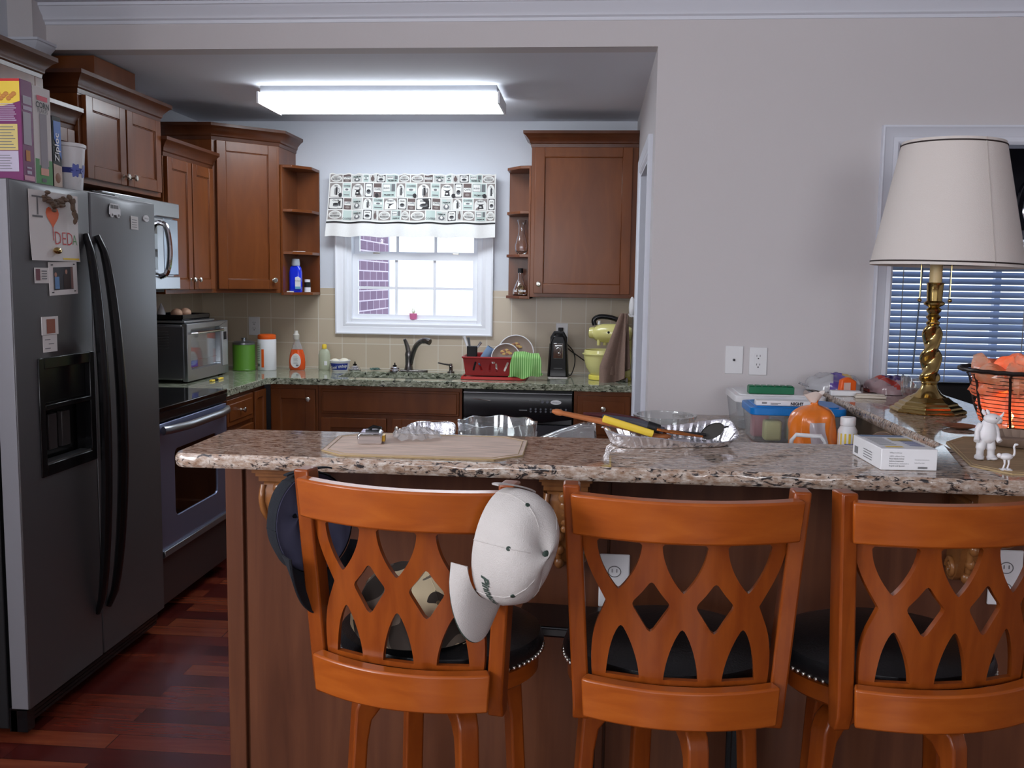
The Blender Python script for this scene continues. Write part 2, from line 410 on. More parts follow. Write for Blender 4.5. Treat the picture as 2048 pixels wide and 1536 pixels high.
struct('floor', MB().box(-2.9, -3.6, -0.05, 5.0, 6.9, 0), M['floor'])
struct('ceiling', MB().box(XL-0.1, YH+0.1, KC, XR+0.1, YB+0.1, KC+0.1), M['ceil'])
struct('ceiling_living', MB().box(-2.9, -3.6, LC, 5.0, YH, LC+0.1), M['ceil'])
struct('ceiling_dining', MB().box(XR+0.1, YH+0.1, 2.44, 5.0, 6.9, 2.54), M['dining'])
def wallholes(name, axis, pos, thick, u0, u1, z0, z1, holes, mat):
    """axis 'y': wall in XZ plane at y=pos..pos+thick; 'x': in YZ plane"""
    f = (lambda a, b, s: (a, pos+s, b)) if axis == 'y' else (lambda a, b, s: (pos+s, a, b))
    mb = MB(); hs = [[(h[0], h[2]), (h[1], h[2]), (h[1], h[3]), (h[0], h[3])] for h in holes]
    us = sorted({u0, u1, *[h[0] for h in holes], *[h[1] for h in holes]}); zs = sorted({z0, z1, *[h[2] for h in holes], *[h[3] for h in holes]})
    for i in range(len(us)-1):
        for j in range(len(zs)-1):
            c = ((us[i]+us[i+1])/2, (zs[j]+zs[j+1])/2)
            if any(h[0] < c[0] < h[1] and h[2] < c[1] < h[3] for h in holes): continue
            a = f(us[i], zs[j], 0); b = f(us[i+1], zs[j+1], thick); mb.box(*a, *b)
    return struct(name, mb, mat, smooth=False)
WX0, WX1, WZ0, WZ1 = -1.54, -0.69, 1.205, 1.99     # kitchen window opening
wallholes('wall_back', 'y', YB, 0.14, XL-0.12, XR, 0, LC, [(WX0, WX1, WZ0, WZ1)], M['kwall'])
wallholes('wall_left', 'x', XL-0.12, 0.12, -3.6, YB, 0, LC, [(-0.7, 1.1, 1.35, 2.35)], M['kwall'])
DY0, DY1, DZ = 4.30, 5.10, 2.04
wallholes('wall_right', 'x', XR, 0.10, YH+0.1, YB+0.14, 0, 2.44, [(DY0, DY1, 0, DZ)], M['wall'])
struct('wall_front', MB().box(XR, YH, 0, 1.205, YH+0.1, LC).box(1.205, YH, 2.062, 5.0, YH+0.1, LC).box(3.3, YH, 0, 5.0, YH+0.1, 2.062).box(XL, YH, KC, XR, YH+0.1, LC), M['wall'], smooth=False)
struct('wall_soffit', MB().box(XL, 3.965, 2.40, -2.37, YH, LC), M['wall'])
wallholes('wall_rear', 'y', -3.7, 0.1, XL, 5.0, 0, LC, [(-1.85, -0.45, 1.35, 2.35), (0.65, 2.05, 1.35, 2.35)], M['wall'])
wallholes('wall_east', 'x', 5.0, 0.1, -3.6, 6.9, 0, LC, [], M['wall'])
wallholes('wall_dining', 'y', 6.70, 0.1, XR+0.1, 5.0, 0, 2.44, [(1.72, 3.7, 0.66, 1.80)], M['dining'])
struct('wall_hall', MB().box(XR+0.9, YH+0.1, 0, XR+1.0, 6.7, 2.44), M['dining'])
# backsplash
struct('trim_5', MB().box(XL, YB-0.009, 0.914, -1.615, YB, 1.418).box(-0.62, YB-0.009, 0.914, XR, YB, 1.418).box(-1.615, YB-0.009, 0.914, -0.62, YB, 1.15), M['tilex'], smooth=False)
struct('trim_6', MB().box(XL, 3.8, 0.914, XL+0.009, YB-0.009, 1.418), M['tiley'], smooth=False)
# crown moulding of the living room
CR = [(0, -0.078), (0.006, -0.078), (0.009, -0.066), (0.02, -0.060), (0.024, -0.046), (0.045, -0.026), (0.052, -0.014), (0.058, -0.012), (0.058, 0), (0, 0)]
struct('trim_1', MB().sweep([(-2.37, YH), (5.0, YH)], [(o, LC+z) for o, z in CR]), M['trim'])
struct('trim_2', MB().sweep([(XL, 3.965), (-2.37, 3.965), (-2.37, YH)], [(o*0.8, 2.46+z*0.85) for o, z in CR]), M['trim'])
struct('baseboard_right', MB().box(XR+0.33, YH-0.015, 0, 0.36, YH, 0.1).box(1.4, YH-0.015, 0, 1.2, YH, 0.1), M['trim'], bevel=0.003)
# window 1 (kitchen)
CS = [(0, 0), (0.012, 0), (0.016, 0.012), (0.022, 0.05), (0.026, 0.062), (0.020, 0.075), (0, 0.075)]
def casing(name, x0, x1, z0, z1, y, w, floor=False, mat=None):
    """picture-frame casing, profile mitred round the opening, on a wall facing -Y"""
    pts = [(x0, z0), (x0, z1), (x1, z1), (x1, z0)]; mb = MB()
    pr = [(0, 0), (0, 0.010), (w*0.12, 0.016), (w*0.35, 0.014), (w*0.42, 0.018), (w*0.8, 0.022), (w*0.9, 0.028), (w, 0.026), (w, 0)]
    k = 4; vs = []
    dirs = [(-1, -1), (-1, 1), (1, 1), (1, -1)]
    if floor: dirs[0] = (-1, 0); dirs[3] = (1, 0)
    for (px, pz), (dx, dz) in zip(pts, dirs):
        for o, t in pr: vs.append((px+dx*o, y-t, pz+dz*o))
    n = len(pr); fs = []
    for i in range(3 if floor else 4):
        a = i*n; b = ((i+1) % 4)*n
        for j in range(n): fs.append((a+j, b+j, b+(j+1) % n, a+(j+1) % n))
    if floor: fs += [tuple(range(n)), tuple(range(3*n, 4*n))]
    mb.add(vs, fs); return mb.build(name, mat or M['trim'])
def frame_mb(mb, x0, z0, x1, z1, w, y0, y1, wt=None, wb=None):
    wt = wt or w; wb = wb or w
    return mb.box(x0, y0, z0, x0+w, y1, z1).box(x1-w, y0, z0, x1, y1, z1).box(x0+w, y0, z0, x1-w, y1, z0+wb).box(x0+w, y0, z1-wt, x1-w, y1, z1)
w1 = thing('window_1', 'white double-hung kitchen window over the sink', 'window', (-1.12, YB, 1.15)); w1['kind'] = 'structure'; del w1['category']
def win_children():
    fr = casing('window_casing', WX0+0.002, WX1-0.002, WZ0+0.002, WZ1-0.002, YB-0.0, 0.072)
    fr.data.materials[0] = M['wtrim']
    j = frame_mb(MB(), WX0, WZ0, WX1, WZ1, 0.03, YB, YB+0.13, 0.03, 0.025)
    jb = j.build('window_jamb', M['wtrim'], bevel=0.002)
    s = MB(); x0, x1 = WX0+0.03, WX1-0.03; xa, xb = x0+0.032, x1-0.032
    frame_mb(s, x0, WZ0+0.025, x1, 1.635, 0.032, YB+0.03, YB+0.06, 0.037, 0.028)
    for i in (1, 2): s.box(xa+(xb-xa)*i/3-0.009, YB+0.045, WZ0+0.053, xa+(xb-xa)*i/3+0.009, YB+0.055, 1.598)
    for i in range(3): s.box(xa+(xb-xa)*i/3+(0.009 if i else 0), YB+0.045, 1.415, xa+(xb-xa)*(i+1)/3-(0.009 if i < 2 else 0), YB+0.055, 1.432)
    ls = s.build('lower_sash', M['wtrim'])
    u = MB(); frame_mb(u, x0, 1.60, x1, WZ1-0.03, 0.032, YB+0.075, YB+0.10, 0.03, 0.05)
    for i in (1, 2): u.box(xa+(xb-xa)*i/3-0.009, YB+0.085, 1.65, xa+(xb-xa)*i/3+0.009, YB+0.095, WZ1-0.06)
    us = u.build('upper_sash', M['wtrim'])
    lk = MB()
    for x in (-1.36, -0.86): lk.box(x-0.02, YB+0.028, 1.635, x+0.02, YB+0.05, 1.645)
    lks = lk.build('sash_lock', M['nickel'], bevel=0.002)
    p1 = MB().box(xa, YB+0.048, WZ0+0.045, xb, YB+0.052, 1.60).build('pane', M['pane'])
    p2 = MB().box(xa, YB+0.088, 1.645, xb, YB+0.092, WZ1-0.055).build('pane', M['pane'])
    for o in (fr, jb, ls, us, lks): adopt(o, w1)
    adopt(p1, ls); adopt(p2, us)
def adopt(o, p):
    """parent o to p keeping its place (unrotated parents)"""
    ow = WLOC[o.name]; pw = WLOC[p.name]
    o.parent = p; o.location = ow-pw
    return o
win_children()
# window 2 (dining)
w2 = thing('window_2', 'dining room window behind white horizontal blinds', 'window', (2.7, 6.70, 0.66)); w2['kind'] = 'structure'; del w2['category']
mb = MB(); mb.box(1.66, 6.68, 0.60, 1.72, 6.80, 1.86).box(3.7, 6.68, 0.60, 3.76, 6.80, 1.86).box(1.66, 6.68, 0.60, 3.76, 6.80, 0.66).box(1.66, 6.68, 1.80, 3.76, 6.80, 1.86).box(2.69, 6.73, 0.66, 2.73, 6.78, 1.80).box(1.72, 6.73, 1.2, 3.7, 6.77, 1.23)
adopt(mb.build('window_frame', M['trim'], bevel=0.003), w2)
adopt(MB().box(1.72, 6.765, 0.66, 3.7, 6.77, 1.80).build('pane', M['pane']), w2)
# windows behind and beside the camera
for n_, x0, x1 in ((3, -1.85, -0.45), (4, 0.65, 2.05)):
    w3 = thing('window_%d' % n_, 'living room window behind the viewer', 'window', (x0, -3.65, 1.35)); w3['kind'] = 'structure'; del w3['category']
    adopt(frame_mb(MB(), x0-0.05, 1.30, x1+0.05, 2.40, 0.055, -3.70, -3.58).build('window_frame', M['trim'], bevel=0.003), w3)
w5 = thing('window_5', 'living room window in the left wall', 'window', (-2.5, 0.2, 1.3)); w5['kind'] = 'structure'; del w5['category']
mb = MB(); frame_mb(mb, -0.75, 1.30, 1.15, 2.40, 0.055, 0, 0.1); mb.v = [Vector((-2.56+v.y, v.x, v.z)) for v in mb.v]
adopt(mb.build('window_frame', M['trim'], bevel=0.003), w5)
# openings' casings
def side_casing():
    """door casing on the kitchen's right wall, facing -X"""
    w = 0.075; pr = [(0, 0), (0, 0.010), (w*0.12, 0.016), (w*0.35, 0.014), (w*0.42, 0.018), (w*0.8, 0.020), (w*0.9, 0.022), (w, 0.020), (w, 0)]
    vs = []; pts = [(DY0, 0), (DY0, DZ), (DY1, DZ), (DY1, 0)]
    for (py, pz), (dy, dz) in zip(pts, [(-1, 0), (-1, 1), (1, 1), (1, 0)]):
        for o, t in pr: vs.append((XR-t, py+dy*o, pz+dz*o))
    n = len(pr); fs = []
    for i in range(3):
        a = i*n; b = (i+1)*n
        for j in range(n): fs.append((a+j, b+j, b+(j+1) % n, a+(j+1) % n))
    fs += [tuple(range(n)), tuple(range(3*n, 4*n))]
    mb = MB().add(vs, fs)
    mb.box(XR-0.008, DY0-0.004, 0, XR+0.108, DY0+0.012, DZ).box(XR-0.008, DY1-0.012, 0, XR+0.108, DY1+0.004, DZ).box(XR-0.008, DY0, DZ-0.012, XR+0.108, DY1, DZ+0.004)
    return struct('door_1', mb, M['trim'])
side_casing()
c2 = casing('door_2', 1.215, 3.29, 0, 2.052, YH, 0.072, floor=True); c2['kind'] = 'structure'
struct('trim_3', MB().box(1.203, YH-0.004, 0, 1.217, YH+0.108, 2.06).box(3.288, YH-0.004, 0, 3.302, YH+0.108, 2.06).box(1.203, YH-0.004, 2.05, 3.302, YH+0.108, 2.064), M['trim'])

# outside: brick wing of the house and bright ground
def brick_mat():
    m, nt, b = nodes('outside_brick'); g = N(nt, 'ShaderNodeNewGeometry'); s = N(nt, 'ShaderNodeSeparateXYZ'); L(nt, g.outputs['Position'], s.inputs[0])
    cb = N(nt, 'ShaderNodeCombineXYZ'); L(nt, s.outputs['Y'], cb.inputs[0]); L(nt, s.outputs['Z'], cb.inputs[1])
    br = N(nt, 'ShaderNodeTexBrick'); br.inputs['Scale'].default_value = 1; br.inputs['Brick Width'].default_value = 0.22; br.inputs['Row Height'].default_value = 0.077; br.inputs['Mortar Size'].default_value = 0.005
    br.inputs['Color1'].default_value = rgb(126, 98, 120); br.inputs['Color2'].default_value = rgb(112, 86, 110); br.inputs['Mortar'].default_value = rgb(205, 190, 205)
    L(nt, cb.outputs[0], br.inputs['Vector']); L(nt, br.outputs['Color'], b.inputs['Base Color']); b.inputs['Roughness'].default_value = 0.9
    return m
M['brick'] = brick_mat()
ow = thing('house_wing', 'purple-brown brick wing of the house outside the kitchen window', 'brick wall', (-1.9, 7.2, -0.2))
MB().box(-1.95, 6.15, -0.2, -1.76, 8.15, 4.0).build('brick_wall', M['brick'], ow)
MB().box(-1.96, 8.15, -0.2, -1.75, 8.28, 4.0).build('corner_board', M['trim'], ow, bevel=0.003)
tag(MB().box(-12, 7.0, -0.3, 12, 22, -0.2).build('patio', plain('pale_concrete', rgb(236, 236, 238), 0.9)), 'pale concrete ground outside the windows', 'patio', kind='structure')

# ================================================================== KITCHEN
def door_mb(mb, x0, z0, x1, z1, t=0.02, fw=0.055, rec=0.008, y=0.0):
    """shaker door, face at y-t, back at y"""
    f = y-t
    mb.box(x0, f, z0, x0+fw, y, z1).box(x1-fw, f, z0, x1, y, z1).box(x0+fw, f, z0, x1-fw, y, z0+fw).box(x0+fw, f, z1-fw, x1-fw, y, z1)
    mb.box(x0+fw-0.002, f+rec, z0+fw-0.002, x1-fw+0.002, y, z1-fw+0.002)
    e = 0.005   # small inner bead
    for a in ((x0+fw, z0+fw, x0+fw+e, z1-fw), (x1-fw-e, z0+fw, x1-fw, z1-fw), (x0+fw, z0+fw, x1-fw, z0+fw+e), (x0+fw, z1-fw-e, x1-fw, z1-fw)):
        mb.box(a[0], f+rec*0.5, a[1], a[2], y, a[3])
    return mb
KN = [(0.0001, 0.030), (0.010, 0.029), (0.0145, 0.025), (0.0145, 0.021), (0.010, 0.017), (0.005, 0.013), (0.005, 0.004), (0.009, 0.001), (0.009, 0)]
def knob(parent, x, y, z, nm='knob'):
    """round knob sticking out in local -Y"""
    return MB().lathe([(r, h) for r, h in KN], (0, 0, 0), 16, lambda a, r, h: (x+r*cos(a), y-h, z+r*sin(a))).build(nm, M['nickel'], parent, local=True)
CP = [(0, -0.012), (0.004, -0.012), (0.006, 0.006), (0.012, 0.012), (0.014, 0.026), (0.034, 0.050), (0.040, 0.054), (0.048, 0.060), (0.048, 0.076), (0, 0.076)]
CRW = [rgb(86, 46, 28)]
def upper(label, loc, rz, w, d, z0, z1, doors, crown=True, poly=None, cpath=None, ends=(1, 1), knobz=0.075, nm='wall_cabinet', stile=0.035):
    """local frame: x along the face, face at y=0 looking to -Y, z from loc"""
    t = thing(nm, label, 'cabinet', (loc[0], loc[1], 0), rz, 'brown wall cabinets')
    mb = MB()
    if poly: mb.prism(poly, z0, z1)
    else: mb.box(0, 0, z0, w, d, z1)
    mb.build('cabinet_body', M['cab'], t, bevel=0.0015, local=True)
    for (x0, x1, side) in doors:
        dm = door_mb(MB(), x0, z0+0.022, x1, z1-0.022).build('door', M['cab'], t, bevel=0.0022, local=True)
        if side: knob(dm, x0+0.03 if side == 'l' else x1-0.03, -0.02, z0+knobz)
    if crown:
        path = cpath or ([(0, d)] if ends[0] else [])+[(0, 0), (w, 0)]+([(w, d)] if ends[1] else [])
        MB().sweep(path, [(o, z1-0.008+z) for o, z in CP]).build('crown', M['crown'], t, local=True)
    return t
R90 = radians(90)
# left run (face towards +X): local x -> +Y, local y -> -X
upper('brown wall cabinet above the fridge, tallest at the left picture edge', (-2.15, 2.90), R90, 0.735, 0.33, 1.86, 2.25, [(0.012, 0.355, 'r'), (0.362, 0.72, 'l')])
upper('low brown wall cabinet half hidden behind the cereal boxes', (-2.17, 3.637), R90, 0.26, 0.31, 1.86, 2.095, [(0.012, 0.235, None)], ends=(0, 0))
upper('two-door brown wall cabinet above the microwave', (-2.15, 3.90), R90, 0.755, 0.33, 1.865, 2.25, [(0.03, 0.372, 'r'), (0.385, 0.728, 'l')], knobz=0.06)
upper('two-door brown wall cabinet between microwave and corner cabinet', (-2.15, 4.68), R90, 0.62, 0.33, 1.388, 2.095, [(0.012, 0.300, 'r'), (0.312, 0.59, 'l')], ends=(1, 0))
# diagonal corner cabinet; local origin at its left front corner, rotated 45
s2 = sqrt(0.5); dw = 0.41
def loc45(x, y, ox=-2.15, oy=5.30): dx, dy = x-ox, y-oy; return (dx*s2+dy*s2, -dx*s2+dy*s2)
poly = [loc45(*p) for p in [(-2.15, 5.30), (-1.86, 5.59), (-1.86, YB), (XL, YB), (XL, 5.30)]]
upper('diagonal corner wall cabinet with one large door', (-2.15, 5.30), radians(45), dw, 0.3, 1.388, 2.262, [(0.022, 0.388, 'r')], poly=poly, cpath=[poly[4], poly[0], poly[1], poly[2]])
upper('single-door brown wall cabinet right of the window', (-0.372, 5.585), 0, 0.608, YB-5.585, 1.388, 2.262, [(0.022, 0.575, 'l')], ends=(1, 0))
# duct box on top of the microwave cabinet
tag(MB().box(-2.45, 4.12, 2.25, -2.19, 4.50, 2.43).build('duct_cover', M['cab'], bevel=0.003), 'plain brown wooden box on top of the cabinet above the microwave', 'duct cover')
# quarter shelves
def qshelf(label, xs, flip, group='open end shelves'):
    t = thing('corner_shelf', label, 'shelf', (xs, 5.75, 1.375), 0, group)
    sg = -1 if flip else 1
    P = [(xs, 5.61), (xs+sg*0.065, 5.62), (xs+sg*0.15, 5.74), (xs+sg*0.15, YB-0.013), (xs, YB-0.013)]
    MB().box(xs, 5.60, 1.375, xs+sg*0.012, YB-0.012, 2.14).build('side_panel', M['cab'], t, bevel=0.001)
    MB().box(xs, YB-0.022, 1.375, xs+sg*0.15, YB-0.010, 2.14).build('back_panel', M['cab'], t, bevel=0.001)
    for z in (1.375, 1.618, 1.868, 2.125): MB().prism(P, z, z+0.017).build('shelf_board', M['cab'], t, bevel=0.002)
    return t
qshelf('open end shelf left of the window holding a blue bottle', -1.858, False)
qshelf('open end shelf right of the window holding glass bottles', -0.374, True)

# base cabinets
CZ = 0.876
def base_body(t, x0, x1, d=0.58, z0=0.1, z1=CZ):
    MB().box(x0, 0, z0, x1, d, z1).box(x0, 0.07, 0, x1, d, z0).build('cabinet_body', M['cab'], t, bevel=0.0015, local=True)
FY = 5.305
t = thing('base_cabinet', 'brown base cabinet in the corner with a dark single door', 'cabinet', (-1.84, FY, 0), 0, 'brown base cabinets')
base_body(t, 0.01, 0.288); d = door_mb(MB(), 0.02, 0.13, 0.275, 0.852).build('door', M['cab'], t, bevel=0.002, local=True); knob(d, 0.24, -0.02, 0.795)
t = thing('base_cabinet', 'wide brown sink cabinet with a false drawer front under the window', 'cabinet', (-1.55, FY, 0), 0, 'brown base cabinets')
MB().box(0, 0, 0.1, 0.825, 0.02, 0.69).box(0, 0, 0.69, 0.825, 0.02, CZ).box(0, 0.02, 0.1, 0.02, 0.58, CZ).box(0.805, 0.02, 0.1, 0.825, 0.58, CZ).box(0.02, 0.02, 0.1, 0.805, 0.58, 0.12).box(0, 0.07, 0, 0.825, 0.58, 0.1).build('cabinet_body', M['cab'], t, local=True)
MB().box(0.018, -0.012, 0.715, 0.81, 0, 0.855).box(0.03, -0.02, 0.727, 0.798, -0.01, 0.843).build('false_front', M['cab'], t, bevel=0.003, local=True)
for a, b, s in ((0.02, 0.395, 'r'), (0.43, 0.81, 'l')):
    d = door_mb(MB(), a, 0.13, b, 0.692).build('door', M['cab'], t, bevel=0.002, local=True); knob(d, (b-0.03) if s == 'r' else a+0.03, -0.02, 0.64)
t = thing('base_cabinet', 'brown drawer cabinet right of the dishwasher', 'cabinet', (-0.097, FY, 0), 0, 'brown base cabinets')
base_body(t, 0, 0.332)
d = MB().box(0.02, -0.018, 0.712, 0.312, 0, 0.852).box(0.05, -0.022, 0.742, 0.282, -0.016, 0.822).build('drawer', M['cab'], t, bevel=0.003, local=True); knob(d, 0.163, -0.022, 0.782)
d = door_mb(MB(), 0.02, 0.13, 0.312, 0.69).build('door', M['cab'], t, bevel=0.002, local=True); knob(d, 0.05, -0.02, 0.64)
t = thing('base_cabinet', 'brown drawer cabinet between the range and the corner', 'cabinet', (-1.86, 4.66, 0), R90, 'brown base cabinets')
base_body(t, 0, 0.63)
d = MB().box(0.02, -0.018, 0.715, 0.395, 0, 0.855).box(0.045, -0.022, 0.74, 0.37, -0.016, 0.83).build('drawer', M['cab'], t, bevel=0.003, local=True); knob(d, 0.2, -0.022, 0.785)
d = door_mb(MB(), 0.02, 0.13, 0.395, 0.69).build('door', M['cab'], t, bevel=0.002, local=True); knob(d, 0.36, -0.02, 0.64)
d = door_mb(MB(), 0.42, 0.13, 0.60, 0.855, fw=0.04).build('door', M['cab'], t, bevel=0.002, local=True)

# countertop with sink cut-out
Yc = YB-0.645
outer = [(-1.83, 4.655), (-1.83, Yc-0.03), (-1.80, Yc), (XR-0.003, Yc), (XR-0.003, YB-0.010), (XL+0.010, YB-0.010), (XL+0.010, 4.655)]
SX0, SX1, SY0, SY1 = -1.47, -0.75, 5.385, 5.735
ct = MB().plate(outer, [rrect(SX0, SY0, SX1, SY1, 0.05)], lambda x, y, s: (x, y, 0.9145-s), 0.037, res=0.15).build('kitchen_countertop', M['granite2'], smooth=False, bevel=0.003)
tag(ct, 'green-grey speckled granite countertop of the kitchen L', 'countertop')
mb = MB()
mb.grid(lambda u, v: ((SX0-0.005+(SX1-SX0+0.01)*u), SY0-0.005, 0.877-0.18*v), 8, 3).grid(lambda u, v: ((SX0-0.005+(SX1-SX0+0.01)*u), SY1+0.005, 0.877-0.18*v), 8, 3)
mb.grid(lambda u, v: (SX0-0.005, SY0-0.005+(SY1-SY0+0.01)*u, 0.877-0.18*v), 4, 3).grid(lambda u, v: (SX1+0.005, SY0-0.005+(SY1-SY0+0.01)*u, 0.877-0.18*v), 4, 3).box(SX0-0.005, SY0-0.005, 0.692, SX1+0.005, SY1+0.005, 0.698).box(-1.13, SY0, 0.70, -1.11, SY1, 0.86)
tag(mb.build('kitchen_sink', plain('dark_sink', rgb(44, 46, 50), 0.3)), 'dark undermount double sink set into the counter under the window', 'sink')

# faucet
fx, fy = -1.12, 5.80
t = thing('kitchen_faucet', 'gunmetal kitchen faucet with raised lever behind the sink', 'faucet', (fx, fy, 0.915))
MB().prism([(fx+0.115*cos(a)*1.0, fy+0.028*sin(a)) for a in [2*pi*i/28 for i in range(28)]], 0.915, 0.925).build('base_plate', M['gun'], t, bevel=0.003)
MB().lathe([(0.030, 0.925), (0.026, 0.935), (0.022, 0.96), (0.023, 1.0), (0.025, 1.02), (0.020, 1.04), (0.0001, 1.045)], (fx-0.005, fy, 0), 18).build('faucet_body', M['gun'], t)
MB().tube(spline([(fx-0.006, fy, 1.02), (fx-0.012, fy-0.003, 1.06), (fx-0.022, fy-0.008, 1.095), (fx-0.030, fy-0.014, 1.115)], 5), [0.017-0.0005*i for i in range(16)], 10, sy=0.7).build('lever_handle', M['gun'], t)
MB().tube(spline([(fx+0.004, fy, 0.96), (fx+0.022, fy-0.02, 1.02), (fx+0.05, fy-0.06, 1.075), (fx+0.085, fy-0.10, 1.106), (fx+0.12, fy-0.125, 1.115), (fx+0.15, fy-0.14, 1.108)], 5), [0.0155]*18+[0.018]*4+[0.019]*4, 12).build('spout', M['gun'], t)
sd = thing('soap_dispenser', 'small gunmetal soap pump right of the faucet', 'soap dispenser', (-0.86, 5.78, 0.915))
MB().lathe([(0.022, 0.915), (0.022, 0.921), (0.012, 0.926), (0.011, 0.945), (0.013, 0.952), (0.009, 0.958), (0.009, 0.97), (0.0001, 0.972)], (-0.86, 5.78, 0), 16).build('pump_body', M['gun'], sd)
MB().tube([(-0.86, 5.78, 0.962), (-0.90, 5.765, 0.968), (-0.935, 5.75, 0.977)], [0.006, 0.005, 0.004], 8).build('nozzle', M['gun'], sd)
def strainer(x, y, label):
    t = thing('sink_strainer', label, 'strainer', (x, y, 0.915), 0, 'metal sink strainers')
    MB().lathe([(0.036, 0), (0.040, 0.006), (0.038, 0.012), (0.030, 0.016), (0.027, 0.026), (0.016, 0.033), (0.0001, 0.035)], (x, y, 0.915), 22).build('basket', M['chrome'], t)
    MB().lathe([(0.012, 0.030), (0.013, 0.040), (0.005, 0.042), (0.003, 0.055), (0.0001, 0.056)], (x, y, 0.915), 10).build('handle', M['blackp'], t)
strainer(-1.46, 5.79, 'metal sink strainer beside the tub of whipped topping')
strainer(-1.205, 5.765, 'metal sink strainer just left of the faucet')
mb = MB()
for i in range(26):
    a = random.random()*6.28; r = 0.012+0.022*random.random(); c = Vector((-1.335, 5.80, 0.926))
    mb.tube([c+Vector((r*cos(a+k*0.7), r*0.6*sin(a+k*0.7), (random.random()-0.5)*0.012)) for k in range(5)], 0.0022, 5)
tag(mb.build('scrub_pad', plain('teal_scrub', rgb(96, 124, 116), 0.6)), 'small crumpled green-grey scouring pad behind the sink', 'scrub pad')

# dishwasher
t = thing('dishwasher', 'black dishwasher with a control panel and an oval badge', 'dishwasher', (-0.41, 5.30, 0))
MB().box(-0.715, 5.31, 0.1, -0.105, 5.88, 0.872).box(-0.715, 5.36, 0, -0.105, 5.88, 0.1).build('dishwasher_body', M['blackm'], t)
MB().box(-0.712, 5.285, 0.12, -0.108, 5.31, 0.68).build('door', plain('dark_door', rgb(52, 52, 58), 0.35), t, bevel=0.003)
def dwp(u, v): # curved lower edge of control panel
    x = -0.712+0.604*u; zb = 0.715-0.022*sin(pi*u); z = zb+(0.858-zb)*v
    return (x, 5.284-0.016*sin(pi*min(1, v*1.0))**0.6*0.6, z)
cp = MB().grid(dwp, 24, 10, thick=0.02).build('control_panel', plain('navy_black', rgb(20, 21, 26), 0.25), t)
MB().grid(lambda u, v: (-0.712+0.604*u, 5.288+0.006*v, 0.686+(0.716-0.022*sin(pi*u)-0.686)*v), 24, 2, thick=0.01).build('grip_recess', M['blackp'], t)
MB().box(-0.712, 5.272, 0.856, -0.108, 5.30, 0.861).build('top_trim', M['steel'], t)
fP = lambda x, z: (x, 5.2725, z)
MB().tube([(-0.66+0.01*i, 5.273, 0.824-0.0012*i) for i in range(11)], 0.002, 6).build('logo_line', M['chrome'], t)
MB().prism([(-0.195+0.030*cos(2*pi*i/24), 0.812+0.012*sin(2*pi*i/24)) for i in range(24)], 5.266, 5.276, 'y').mat(1).text('Whirlpool', 0.0095, lambda x, y: (-0.195+x, 5.2655, 0.809+y)).build('badge', [M['white'], M['grey']], t)
bt = MB()
for i, x in enumerate((-0.27, -0.243)): bt.cyl((x, 5.27, 0.813), (x, 5.276, 0.813), 0.008, n=14)
for r_ in (0.772, 0.758):
    for i in range(8): x = -0.335+i*0.028; bt.cyl((x, 5.270, r_), (x, 5.277, r_), 0.0055, n=10)
bt.build('button', plain('grey_button', rgb(96, 98, 106), 0.4), t)
MB().box(-0.345, 5.268, 0.818, -0.285, 5.274, 0.8195).box(-0.40, 5.268, 0.762, -0.355, 5.274, 0.766).build('printed_line', M['grey'], t)

# range
RY0, RY1, RXF = 3.885, 4.645, -1.83
t = thing('range_stove', 'stainless steel electric range with black glass cooktop', 'stove', (-2.1, 4.265, 0))
MB().box(XL+0.01, RY0, 0.03, RXF-0.035, RY1, 0.885).build('range_body', M['blackm'], t)
MB().box(XL+0.01, RY0, 0.90, RXF+0.005, RY1, 0.921).build('cooktop', M['blackglass'], t, bevel=0.004)
MB().box(XL+0.01, RY0, 0.885, RXF-0.004, RY1, 0.90).box(RXF-0.02, RY0+0.002, 0.858, RXF, RY1-0.002, 0.900).build('front_rail', M['blackp'], t, bevel=0.003)
MB().box(XL+0.01, RY0, 0.921, XL+0.07, RY1, 1.10).build('backguard', M['blackp'], t, bevel=0.008)
od = MB()
od.plate([(RY0+0.004, 0.275), (RY1-0.004, 0.275), (RY1-0.004, 0.85), (RY0+0.004, 0.85)], [rrect(RY0+0.15, 0.42, RY1-0.13, 0.72, 0.03)], lambda y, z, s: (RXF-s, y, z), 0.03, res=0.08)
dr = od.build('oven_door', plain('bluish_steel', rgb(150, 158, 190), 0.33, 0.8), t, bevel=0.003)
MB().box(RXF-0.02, RY0+0.15, 0.42, RXF-0.006, RY1-0.13, 0.72).build('oven_window', M['blackglass'], dr)
hb = [(RXF+0.012+0.038*min(1, 4*k/20, 4*(20-k)/20)**0.6, RY0+0.02+0.72*k/20, 0.822) for k in range(21)]
MB().tube(hb, 0.019, 12, sy=0.8).build('door_handle', M['steel'], dr)
dw_ = MB().box(RXF-0.03, RY0+0.004, 0.055, RXF-0.002, RY1-0.004, 0.262).build('storage_drawer', plain('dark_steel', rgb(96, 84, 82), 0.4, 0.7), t, bevel=0.003)
MB().prism([(RXF-0.002, 0.262), (RXF+0.016, 0.272), (RXF+0.012, 0.297), (RXF-0.004, 0.297)], RY0+0.006, RY1-0.006, 'y').build('drawer_pull', M['steel'], dw_, bevel=0.002)

